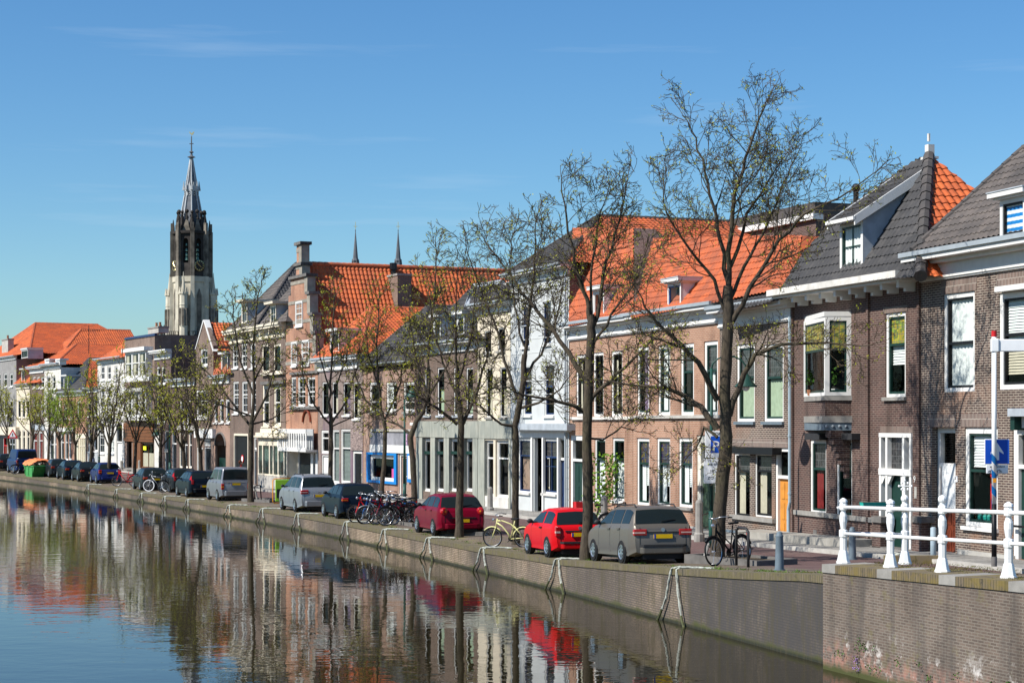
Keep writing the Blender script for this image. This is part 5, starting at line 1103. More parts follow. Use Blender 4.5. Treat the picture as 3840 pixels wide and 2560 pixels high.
photo_tree('bare_tree', 'largest and nearest bare tree, rising between the tan estate car and the black bicycle', (2690, 2112), [(2700, 1900), (2722, 1675), (2717, 1500), (2730, 1231), (2731, 1072)],
    [(.42, [(2730, 1090), (2730, 946), (2754, 724), (2793, 597), (2849, 438), (2896, 343)]), (.34, [(2731, 1060), (2700, 900), (2675, 771), (2643, 645), (2611, 518), (2556, 423)]), (.5, [(2690, 1500), (2619, 1358), (2524, 1263), (2445, 1183), (2382, 1072)]),
     (.52, [(2690, 1610), (2640, 1540), (2588, 1492), (2493, 1453), (2382, 1445), (2240, 1420)]), (.44, [(2735, 1225), (2785, 1144), (2830, 1050), (2920, 900), (3015, 803), (3142, 745), (3290, 640)]), (.30, [(2735, 1130), (2790, 1000), (2860, 880), (2930, 700), (3000, 560)]),
     (.46, [(2735, 1560), (2790, 1400), (2830, 1330), (2940, 1290), (3100, 1285), (3260, 1300)]), (.25, [(2690, 1640), (2640, 1600), (2610, 1680), (2540, 1760)]), (.3, [(2725, 1180), (2680, 1050), (2590, 940), (2500, 800), (2470, 650)]), (.28, [(2740, 1000), (2800, 800), (2880, 680), (2960, 560)])], .178, 11, rmin=.0062, dens=1.25, leafn=.36)
photo_tree('bare_tree', 'tall forked bare tree between the red hatchback and the tan estate car', (2196, 2100), [(2205, 1900), (2202, 1588), (2206, 1415), (2216, 1277), (2215, 1180)],
    [(.46, [(2212, 1200), (2202, 1121), (2154, 1000), (2124, 809), (2102, 654)]), (.46, [(2218, 1240), (2245, 1155), (2271, 982), (2323, 827), (2358, 640)]), (.42, [(2190, 1540), (2150, 1520), (2046, 1495), (1960, 1480), (1880, 1440)]), (.5, [(2195, 1420), (2098, 1277), (1994, 1138), (1890, 1000), (1804, 880)]),
     (.44, [(2215, 1500), (2260, 1450), (2341, 1380), (2420, 1300), (2500, 1230)]), (.3, [(2216, 1230), (2215, 1050), (2240, 850), (2290, 680)]), (.3, [(2216, 1300), (2290, 1180), (2380, 1060), (2440, 900)]), (.22, [(2200, 1640), (2260, 1650), (2330, 1600), (2400, 1620)])], .158, 12, rmin=.007, dens=1.2, leafn=.36)
photo_tree('bare_tree', 'crooked bare tree behind the cream bicycle in front of the white house', (1935, 2042), [(1932, 1900), (1934, 1660), (1930, 1600), (1960, 1450), (1968, 1328)],
    [(.5, [(1965, 1360), (1986, 1155), (2003, 982), (2012, 790)]), (.45, [(1945, 1500), (1890, 1350), (1850, 1200), (1790, 1050), (1740, 900)]), (.42, [(1935, 1600), (1880, 1590), (1800, 1520), (1740, 1470)]), (.42, [(1965, 1420), (2030, 1330), (2090, 1180), (2120, 1020)]), (.4, [(1950, 1530), (2020, 1510), (2100, 1460), (2160, 1380)]), (.3, [(1968, 1300), (1930, 1150), (1910, 980), (1930, 850)])], .130, 13, rmin=.008, dens=1.15, leafn=.36)
photo_tree('bare_tree', 'bare tree in front of the burgundy car with a small leaning post beside it', (1721, 2014), [(1726, 1800), (1730, 1606), (1722, 1500)],
    [(.52, [(1722, 1510), (1720, 1477), (1709, 1337), (1709, 1184), (1714, 1030)]), (.5, [(1735, 1590), (1790, 1466), (1825, 1350), (1840, 1230)]), (.46, [(1715, 1590), (1640, 1530), (1560, 1480), (1500, 1460)]), (.35, [(1715, 1480), (1660, 1360), (1620, 1230), (1610, 1110)]), (.35, [(1722, 1420), (1760, 1290), (1775, 1190), (1780, 1100)])], .145, 14, rmin=.009, dens=1.1, leafn=.36, leaf=.06)
photo_tree('bare_tree', 'bare tree leaning right behind the bicycle heap by the lamp post', (1556, 1930), [(1552, 1800), (1539, 1641), (1560, 1580), (1591, 1536)],
    [(.55, [(1588, 1545), (1609, 1454), (1609, 1302), (1625, 1149), (1635, 1010), (1633, 890)]), (.45, [(1545, 1630), (1490, 1590), (1430, 1570), (1380, 1540)]), (.42, [(1600, 1500), (1660, 1400), (1700, 1300), (1710, 1180)]), (.4, [(1600, 1480), (1560, 1350), (1540, 1230), (1530, 1120)]), (.3, [(1600, 1520), (1690, 1500), (1760, 1440)])], .140, 15, rmin=.0095, dens=1.05, leafn=.8, leaf=.06)
photo_tree('bare_tree', 'bare tree standing behind the dark blue hatchback and in front of the blue framed shop', (1427, 1882), [(1440, 1750), (1445, 1606), (1430, 1540)],
    [(.55, [(1430, 1550), (1418, 1430), (1412, 1300), (1420, 1160), (1425, 1060)]), (.45, [(1440, 1580), (1490, 1470), (1520, 1350), (1535, 1240)]), (.45, [(1435, 1560), (1370, 1500), (1330, 1400), (1310, 1290)]), (.3, [(1440, 1570), (1520, 1520), (1580, 1470)]), (.35, [(1420, 1450), (1380, 1330), (1370, 1200)])], .128, 16, rmin=.0105, dens=1.0, leafn=.8, leaf=.065)
photo_tree('bare_tree', 'bare tree between the silver people carrier and the dark blue hatchback', (1234, 1868), [(1240, 1740), (1242, 1606), (1240, 1530)],
    [(.55, [(1240, 1540), (1238, 1440), (1246, 1300), (1252, 1170), (1256, 1080)]), (.45, [(1242, 1590), (1300, 1500), (1340, 1380), (1350, 1270)]), (.45, [(1238, 1590), (1180, 1520), (1140, 1420), (1130, 1320)]), (.35, [(1245, 1480), (1300, 1350), (1310, 1220)]), (.35, [(1238, 1460), (1200, 1340), (1190, 1220)]), (.3, [(1242, 1600), (1330, 1560), (1390, 1540)])], .135, 17, rmin=.0125, dens=.9, leafn=.8, leaf=.07)
photo_tree('bare_tree', 'bare tree behind the lime green board in front of the bay shopfront', (1092, 1815), [(1085, 1720), (1073, 1606), (1076, 1520)],
    [(.55, [(1076, 1530), (1076, 1440), (1082, 1302), (1093, 1150)]), (.45, [(1075, 1590), (1130, 1500), (1160, 1390), (1170, 1290)]), (.45, [(1075, 1590), (1020, 1520), (990, 1420), (975, 1320)]), (.35, [(1078, 1480), (1120, 1360), (1130, 1240)]), (.35, [(1076, 1460), (1040, 1350), (1030, 1240)])], .125, 18, rmin=.0135, dens=.9, leafn=1.1, leaf=.075)
photo_tree('bare_tree', 'bare tree with a dark straight trunk right of the silver van', (940, 1882), [(940, 1750), (942, 1606), (946, 1560)],
    [(.6, [(946, 1570), (953, 1454), (950, 1302), (965, 1126), (985, 1040)]), (.5, [(942, 1600), (880, 1520), (810, 1430), (750, 1370), (700, 1340)]), (.5, [(948, 1580), (1000, 1480), (1030, 1390), (1040, 1300)]), (.4, [(950, 1480), (900, 1350), (880, 1220), (870, 1110)]), (.35, [(950, 1440), (1000, 1330), (1015, 1220)]), (.35, [(944, 1590), (1020, 1570), (1080, 1520)]), (.35, [(944, 1560), (860, 1530), (780, 1500), (690, 1500)])], .155, 19, rmin=.0125, dens=.95, leafn=.8, leaf=.065)
# the far trees: three grown once each, the rest are copies of them turned and scaled
def grown(seed, leafn, mat, rmin, dens=.7):
    T = Tree(seed, rmin, mat, leafn, .10, dens); g = T.g; hc = 2.9; P = T.wander(Vector((0, 0, -.1)), Vector((0, 0, 1)), hc, 6, .3, .035); T.trunk.tube(P, [.165, .14, .135, .13, .125, .12, .12], 9, cap=False); n = 8
    for i in range(n):
        a = 2 * math.pi * i / n + g.uniform(-.3, .3); el = R(g.uniform(50, 76)) if i else R(85); d = Vector((math.cos(a) * math.cos(el), math.sin(a) * math.cos(el), math.sin(el)))
        ln = g.uniform(4.2, 5.6) if i else 6.4; L_ = T.wander(P[-1] - Vector((0, 0, g.uniform(0, .5))), d, ln, 4, .10, .10); T.limb(L_, .055 if i else .085, .016, 1.35)
    return T
FT = [('dark straight bare tree right of the two dark estate cars', (757, 1850), 0, .98), ('bare tree between the two dark estate cars', (693, 1840), 1, .95), ('slender bare tree behind the dark grey hatchback with the yellow plate', (602, 1802), 2, .95),
      ('bare tree in front of the brown wooden shopfront', (505, 1780), 0, .93), ('bare tree rising from beside the blue hatchback', (405, 1812), 1, 1.0), ('leafing tree behind the black convertible', (337, 1790), 2, .93),
      ('bright green leafing tree behind the black saloon', (284, 1768), 3, .8), ('bright green leafing tree above the small black hatchback', (227, 1752), 3, .84), ('leafing tree right of the orange covered skip', (180, 1745), 2, .88),
      ('yellowish leafing tree right of the dark blue van', (115, 1738), 4, .95), ('yellowish leafing tree left of the dark blue van', (38, 1722), 4, 1.0), ('farthest yellowish leafing tree at the left edge', (-25, 1712), 4, 1.05)]
protos = {}
SPECS = {0: (31, .9, 'bud', .013), 1: (32, 1.2, 'bud', .013), 2: (33, 2.0, 'bud', .013), 3: (34, 4.6, 'bud_green', .013), 4: (35, 3.4, 'bud', .014)}
rgt = random.Random(9)
for lab, px_, k, scl in FT:
    p, s_ = gpx(*px_)
    if k not in protos: protos[k] = grown(*SPECS[k]).build('bare_tree' if k < 2 else 'leafing_tree', lab, p, TG); protos[k].scale = (scl,) * 3; protos[k].rotation_euler = (0, 0, rgt.uniform(0, 6))
    else: copy_thing(protos[k], p, rgt.uniform(0, 6.2), scl, lab)

# ------------------------------------------------------------------ cars
def catmull(P, q):
    n = len(P) - 1; q = max(0, min(n - 1e-6, q)); i = int(q); t = q - i; a, b = P[i], P[i + 1]; p = P[i - 1] if i else a; c = P[i + 2] if i + 2 <= n else b
    return .5 * (2 * a + (b - p) * t + (2 * p - 5 * a + 4 * b - c) * t * t + (3 * a - p - 3 * b + c) * t ** 3)
TOPS_ = {   # side outline: (share of the length from the rear, share of the roof height), belt line, side windows, rear window
    'hatch': ([(0, .60), (.015, .64), (.03, .67), (.115, .93), (.16, .975), (.24, 1), (.42, 1), (.54, .955), (.735, .665), (.76, .655), (.93, .54), (1, .44)], .64, [(.10, .255), (.275, .455), (.47, .70)], (.034, .118)),
    'three': ([(0, .60), (.015, .645), (.03, .67), (.12, .93), (.17, .98), (.25, 1), (.42, 1), (.55, .95), (.74, .665), (.77, .65), (.94, .54), (1, .45)], .64, [(.12, .35), (.385, .70)], (.034, .12)),
    'wagon': ([(0, .60), (.012, .66), (.02, .68), (.075, .93), (.10, .965), (.16, 1), (.45, 1), (.56, .955), (.74, .665), (.77, .655), (.94, .53), (1, .43)], .645, [(.085, .235), (.255, .44), (.455, .70)], (.024, .078)),
    'sedan': ([(0, .60), (.02, .685), (.05, .70), (.13, .71), (.26, .93), (.32, .98), (.42, 1), (.50, .99), (.58, .95), (.745, .67), (.77, .655), (.94, .55), (1, .45)], .64, [(.22, .40), (.42, .56), (.575, .71)], (.135, .262)),
    'mpv': ([(0, .55), (.012, .62), (.022, .65), (.065, .93), (.09, .965), (.15, .995), (.40, 1), (.55, .96), (.79, .62), (.82, .60), (.95, .47), (1, .38)], .60, [(.075, .24), (.26, .44), (.46, .73)], (.026, .070)),
    'van': ([(0, .52), (.008, .58), (.014, .62), (.030, .93), (.045, .97), (.08, 1), (.50, 1), (.60, .965), (.77, .62), (.80, .595), (.95, .48), (1, .36)], .585, [(.05, .22), (.27, .46), (.485, .72)], (.015, .033)),
    'bus': ([(0, .50), (.006, .56), (.010, .60), (.022, .93), (.034, .975), (.07, 1), (.60, 1), (.70, .965), (.84, .60), (.86, .575), (.97, .47), (1, .34)], .57, [(.70, .80)], (.012, .024)),
}
def car(name, label, kind, paint_, wheel_px, Lc, Wc, Hc, lamp='block', wheelbase=.585, rear_oh=.20, turn=-2.5, plate=(.0, .46), bump='same', rails=False, antenna=True, roofdark=None, scale=1.0, badge=None, group='cars parked along the quay'):
    prof, belt, sides, rw = TOPS_[kind]; tx, tz = [p[0] for p in prof], [p[1] * Hc for p in prof]; zb_ = belt * Hc; z0 = .19; rw_ = .31 if Hc < 1.7 else .32
    def ring(t):
        zt = interp(tx, tz, t); w_ = Wc / 2; e = max(0, 1 - t / .075); w_ *= 1 - .12 * e * e
        if t > .86: f = (t - .86) / .14; w_ *= 1 - .17 * f * f
        zb = min(zb_ + .03 * (1 - t), zt - .015); k = max(0, min(1, (zt - zb) / (.33 * Hc))); wr = w_ - .07 - (.17 if kind not in ('van', 'bus') else .10) * k; zu = z0 + (.12 * max(0, (t - .93) / .07)) + .10 * e
        P = [(0, zu), (w_ - .10, zu), (w_ - .025, zu + .10), (w_, lerp(zu, zb, .48)), (w_ - .012, lerp(zu, zb, .86)), (w_ - .05, zb), (wr, zt - .05 * (.3 + k)), (wr - .16, zt - .008), (0, zt + .018 * k)]
        return [Vector((x, 0, z)) for x, z in P]
    def surf(t, q, off=0.0, sg=1):
        def S(t_, q_): p = catmull(ring(max(0, min(1, t_))), q_); return Vector((p.x, (t_ - .5) * Lc, p.z))
        p = S(t, q)
        if off:
            e = .004; a = S(min(1, t + e), q) - S(max(0, t - e), q); b = S(t, min(8, q + .05)) - S(t, max(0, q - .05)); n = b.cross(a)
            if n.length > 1e-9:
                n.normalize(); c = Vector((0, (t - .5) * Lc, Hc * .45)); n = n if n.dot(p - c) > 0 else -n; p = p + n * off
        return Vector((p.x * sg, p.y, p.z))
    pt, st_ = gpx(*wheel_px); ya = -Lc / 2 + rear_oh * Lc; Lc *= .95; ya = -Lc / 2 + rear_oh * Lc; rz = heading(st_) + R(turn); ca, sa = math.cos(rz), math.sin(rz); lx, ly = -(Wc / 2 - .09) * scale, ya * scale
    base = Vector((pt.x - (lx * ca - ly * sa), pt.y - (lx * sa + ly * ca), 0)); base.z = ground(base.xy) + .012
    sb_, wb_ = foot(base.xy); need = .15 + Wc * scale / 2 - wb_
    if need > 0: nn_ = at_s(NN, sb_); base.x += nn_.x * need; base.y += nn_.y * need; base.z = ground(base.xy) + .012
    o = thing(name, label, 'van' if kind in ('van', 'bus') else 'car', base, rz, group); o.scale = (scale,) * 3
    fr = Vector((base.x + ly * 0 - math.sin(rz) * Lc * .3, base.y + math.cos(rz) * Lc * .3)); pitch = math.atan2(ground(fr) - base.z + .012, Lc * .3); o.rotation_euler = (pitch, 0, rz)
    ts = sorted(set([0, .004, .012, .02, .03] + tx + [i / 34 for i in range(35)])); qs = [i / 3 for i in range(25)]; m = MB(); nq = len(qs)
    wc = [(ya, rw_), (ya + wheelbase * Lc, rw_)]
    for t in ts:
        for sg in (-1, 1):
            for q in qs: m.v.append(tuple(surf(t, q, 0, sg)))
    for i in range(len(ts) - 1):
        for s_ in (0, 1):
            for j in range(nq - 1):
                a = (i * 2 + s_) * nq + j; b = ((i + 1) * 2 + s_) * nq + j; m.f.append((a, b, b + 1, a + 1) if s_ else (a, a + 1, b + 1, b)); m.m.append(0)
    m.f.append(tuple(range(nq - 1, -1, -1)) + tuple(nq + j for j in range(1, nq - 1))); m.m.append(0)
    e = (len(ts) - 1) * 2 * nq; m.f.append(tuple(range(e, e + nq)) + tuple(e + nq + j for j in range(nq - 2, 0, -1))); m.m.append(0)
    body = m.build('body', paint_, o, smooth=True); body.modifiers.new('split', 'EDGE_SPLIT').split_angle = R(50)
    def patch(t0, t1, q0, q1, off, sg=1, nt=6, nq_=6):
        mm = MB(); W_ = []
        for i in range(nt + 1):
            for j in range(nq_ + 1): W_.append(surf(lerp(t0, t1, i / nt), lerp(q0, q1, j / nq_), off, sg))
        mm.add(W_, [(i * (nq_ + 1) + j, i * (nq_ + 1) + j + 1, (i + 1) * (nq_ + 1) + j + 1, (i + 1) * (nq_ + 1) + j) for i in range(nt) for j in range(nq_)]); return mm
    def join(a, b): a.add(b.v, b.f); return a
    for a, b in sides:
        for sg in (-1, 1): patch(a, b, 5.16, 5.90, .008, sg).build('side_window', 'car_glass', o, smooth=True)
    qr = 6.18 if kind in ('van', 'bus', 'mpv') else 6.3
    join(patch(rw[0], rw[1], qr, 8, .008, 1), patch(rw[0], rw[1], qr, 8, .008, -1)).build('rear_window', 'car_glass', o, smooth=True)
    wt = next(i for i, p in enumerate(prof) if p[1] < .8 and p[0] > .6); join(patch(prof[wt - 1][0] + .012, prof[wt][0] - .012, 6.25, 8, .008, 1), patch(prof[wt - 1][0] + .012, prof[wt][0] - .012, 6.25, 8, .008, -1)).build('windscreen', 'car_glass', o, smooth=True)
    # dark band round the glass, door seams
    for sg in (-1, 1):
        s_ = MB()
        for f in [a for a, b in sides[1:]] + [sides[-1][1] - .01]:
            for k in range(4): A, B = surf(f - .018, lerp(2.0, 5.0, k / 4), .003, sg), surf(f - .018, lerp(2.0, 5.0, (k + 1) / 4), .003, sg); s_.quad(A - Vector((0, .008, 0)), A + Vector((0, .008, 0)), B + Vector((0, .008, 0)), B - Vector((0, .008, 0)))
        s_.build('door_seams', 'black', o)
        for f in [a for a, b in sides[1:]]: p = surf(f + .01, 4.2, .01, sg); MB().box(p.x - .02, p.x + .02, p.y - .11, p.y + .11, p.z - .02, p.z + .02).build('door_handle', paint_ if bump == 'same' else 'black', o)
        p = surf(sides[-1][1] - .035, 5.2, .0, sg); mi = MB(); mi.sphere((p.x + sg * .10, p.y, p.z + .06), .095, 7, sc3=(1, .55, .75)); mi.box(min(p.x, p.x + sg * .08), max(p.x, p.x + sg * .08), p.y - .04, p.y + .04, p.z, p.z + .06); mi.build('mirror', 'charcoal', o, smooth=True)
        for wy, wr in wc:
            x = sg * (Wc / 2 - .012); M = Matrix.Translation((x, wy, wr)) @ Matrix.Rotation(R(90) * sg, 4, 'Y')
            MB().lathe([(.001, -.1), (wr + .055, -.1), (wr + .055, .006), (.001, .006)], 24, M=M).build('wheel_well_shade', 'black', o)  # black disc laid over the body paints the shade of the wheel well
            wl = MB().lathe([(wr * .60, -.18), (wr * .93, -.18), (wr, -.14), (wr, .0), (wr * .94, .028), (wr * .68, .035), (wr * .64, .02)], 24, M=M).build('wheel', 'rubber', o, smooth=False)
            rm = MB().lathe([(.001, .018), (wr * .22, .028), (wr * .60, .022), (wr * .665, .036), (wr * .665, .0)], 20, M=M)
            rm.build('rim', 'steel', wl); sp = MB()
            for k in range(8):
                a = k * math.pi / 4; p_ = M @ Vector((math.cos(a) * wr * .43, math.sin(a) * wr * .43, .027)); sp.sphere(p_, wr * .095, 4, sc3=(.25, 1, 1))
            sp.build('rim_holes', 'black', wl)
        # tail lamps
        yr = -Lc / 2; hw = Wc / 2 * .885
        if lamp == 'tall':
            l = patch(.006, .055, 5.02, 6.25, .02, sg, 4, 5).build('tail_light', 'lamp_red', o, smooth=True); lm = MB(); lm.box(*sorted((sg * (hw - .16), sg * (hw - .02))), yr - .02, yr + .16, zb_ - .22, zb_ + .02); lm.build('tail_light', 'lamp_red', o, bevel=.02)
        elif lamp == 'round':
            M = Matrix.Translation((sg * (hw - .13), yr - .01, .60 * Hc)) @ Matrix.Rotation(R(90), 4, 'X') @ Matrix.Rotation(R(-sg * 22), 4, 'Y'); l = MB().lathe([(.14, -.12), (.14, .0), (.11, .03), (.04, .035), (.001, .035)], 14, M=M).build('tail_light', 'lamp_red', o, smooth=True); MB().lathe([(.035, .03), (.035, .045), (.001, .045)], 10, M=M).build('reflector', 'lamp_orange', l)
        else:
            w_, z_a, z_b = {'block': (.34, .50, .60), 'wide': (.46, .49, .60), 'small': (.17, .44, .64), 'drop': (.24, .47, .66), 'vanlamp': (.17, .34, .52), 'buslamp': (.13, .36, .56)}[lamp]
            lm = MB(); lm.box(*sorted((sg * (hw - w_ * .72), sg * (hw + .035))), yr - .022, yr + .14, z_a * Hc, z_b * Hc); l = lm.build('tail_light', 'lamp_red', o, bevel=.02)
            lm = MB(); lm.box(*sorted((sg * (hw - w_ * .6), sg * (hw + .037))), yr - .026, yr + .10, lerp(z_a, z_b, .36) * Hc, lerp(z_a, z_b, .55) * Hc); lm.build('reflector', 'lamp_clear' if lamp in ('wide', 'small') else 'lamp_orange', l)
    yr = -Lc / 2; zp = plate[1] * Hc; pw = .26
    pl = MB().box(-pw, pw, yr - .025, yr + .0, zp - .055, zp + .055).build('number_plate', 'plate_yellow', o); MB().box(-pw, -pw + .05, yr - .028, yr - .024, zp - .055, zp + .055).build('plate_strip', 'eu_blue', pl)
    bm = MB(); mt = {'same': paint_, 'dark': 'charcoal', 'silver': 'paint_silver'}[bump if bump in ('same', 'dark', 'silver') else 'same']
    zb0, zb1 = .26, .30 * Hc; n = 12; hw = Wc / 2 * .905; R_ = []
    for i in range(n + 1):
        x = lerp(-1, 1, i / n); y = yr - .055 + .34 * max(0, abs(x) - .66) / .28 * max(0, abs(x) - .72) / .28 * 1.0; R_.append((x * (hw + .035), y))
    pts = R_ + [(hw + .03, yr + .42), (-hw - .03, yr + .42)]; bm.prism([(x, y, zb0) for x, y in pts], (0, 0, zb1 - zb0)); bb = bm.build('rear_bumper', mt, o, bevel=.03)
    if bump == 'strip' or kind in ('wagon', 'three'): MB().prism([(x * 1.006, y - .012 if abs(x) < hw else y, zb1 - .005) for x, y in pts], (0, 0, .055)).build('bumper_strip', 'charcoal', o)
    MB().box(-.55, .55, yr + .02, yr + .3, .12, .25).box(-hw + .12, hw - .12, yr + .3, Lc / 2 - .4, .12, .20).build('underbody', 'black', o)
    bl = MB(); bl.box(-hw * .62, hw * .62, yr - .012, yr + .01, zp + .09, zp + .125); bl.build('tailgate_grip', 'steel' if kind in ('van', 'mpv') else 'charcoal', o)
    m = MB(); A = surf(rw[0] + .004, 8, .02); B = surf(lerp(rw[0], rw[1], .3), 7.1, .02); m.tube([A, A + Vector((0, -.01, .02)), Vector((B.x * .75, B.y - .01, lerp(A.z, B.z, .7)))], .012, 5); m.build('rear_wiper', 'black', o)
    zq = [lerp(.33 * Hc, belt * Hc, k / 3) for k in range(4)]
    for sg in (-1, 1): MB().box(*sorted((sg * (hw * .80), sg * (hw * .80 + .012))), yr - .004, yr + .01, zb1 + .05, belt * Hc - .02).build('tailgate_seam', 'black', o)
    if rails:
        for sg in (-1, 1): m = MB(); m.tube([surf(.13, 6.7, .0, sg), surf(.16, 6.7, .055, sg), surf(.48, 6.7, .055, sg), surf(.54, 6.7, .0, sg)], .022, 6); m.build('roof_rail', 'charcoal', o)
    if antenna: p = surf(.19, 8); MB().tube([p, p + Vector((0, -.10, .34))], .007, 4).build('antenna', 'black', o)
    if badge: m = MB(); m.lathe([(.055, 0), (.055, .012), (.001, .012)], 12, M=Matrix.Translation((0, yr - .002, zp + badge)) @ Matrix.Rotation(R(90), 4, 'X')); m.build('badge', 'steel', o)
    return o
NM = 'parked_car'
car(NM, 'tan estate car nearest the camera, parked left of the largest tree', 'wagon', 'paint_tan', (2343, 2113), 4.5, 1.76, 1.52, lamp='wide', rails=True, scale=.97, plate=(0, .475), badge=.17)
c = car(NM, 'bright red small hatchback with grey bumper strip', 'three', 'paint_red', (2053, 2090), 3.73, 1.61, 1.42, lamp='small', bump='strip', scale=.98, plate=(0, .475), badge=.19)
text_mesh('NL', .09, 'country_sticker', 'ink', c, Matrix.Translation((-.33, -3.73 / 2 - .072, .37)) @ Matrix.Rotation(R(90), 4, 'X'))
car(NM, 'shiny burgundy hatchback with round tail lights behind a tree trunk', 'hatch', 'paint_burgundy', (1632, 2009), 4.33, 1.79, 1.49, lamp='round', scale=.98, plate=(0, .37), bump='same')
car(NM, 'dark midnight blue hatchback parked beside the heap of bicycles', 'hatch', 'paint_midnight', (1268, 1944), 4.2, 1.76, 1.48, lamp='block', scale=.98, plate=(0, .33), badge=.33)
car(NM, 'silver people carrier with roof rails near the lime green board', 'mpv', 'paint_silver', (1112, 1919), 4.85, 1.90, 1.72, lamp='wide', rails=True, scale=.97, plate=(0, .44), badge=.14)
car('parked_van', 'silver boxy van with a grey rear bumper beside a dark tree trunk', 'van', 'paint_silver_dark', (820, 1878), 4.11, 1.72, 1.80, lamp='vanlamp', scale=.98, plate=(0, .50))
car(NM, 'black estate car with tall bright red tail lights beside the silver van', 'wagon', 'paint_navy', (704, 1864), 4.8, 1.86, 1.52, lamp='tall', scale=.96, rails=True, plate=(0, .42))
car(NM, 'dark grey estate car with a bicycle leaning at its rear', 'wagon', 'paint_grey', (640, 1846), 4.6, 1.78, 1.5, lamp='tall', scale=.96, plate=(0, .42))
car(NM, 'dark grey hatchback beside the bicycle with white wheels', 'hatch', 'paint_grey', (530, 1838), 4.2, 1.76, 1.42, lamp='block', scale=.98, plate=(0, .5))
car(NM, 'royal blue hatchback parked behind a tree trunk', 'hatch', 'paint_blue', (365, 1813), 4.0, 1.68, 1.44, lamp='drop', scale=.98, plate=(0, .50))
car(NM, 'black convertible with its soft roof closed', 'sedan', 'paint_black', (296, 1806), 4.4, 1.75, 1.40, lamp='block', scale=.98, plate=(0, .45), antenna=False)
car(NM, 'black saloon parked right of the small dark hatchback', 'sedan', 'paint_navy', (240, 1799), 4.4, 1.73, 1.42, lamp='block', scale=.98, plate=(0, .45), antenna=False)
car(NM, 'small square dark hatchback right of the orange covered skip', 'three', 'paint_grey', (187, 1790), 3.8, 1.6, 1.40, lamp='block', scale=.98, plate=(0, .5), antenna=False)
car('parked_van', 'dark blue panel van with a pale roof', 'bus', 'paint_van', (55, 1775), 4.9, 1.9, 1.95, lamp='buslamp', scale=.98, plate=(0, .48), antenna=False)
car(NM, 'black hatchback at the left edge beyond the blue van', 'hatch', 'paint_black', (-6, 1766), 4.1, 1.72, 1.46, lamp='block', scale=.98, plate=(0, .42), antenna=False)

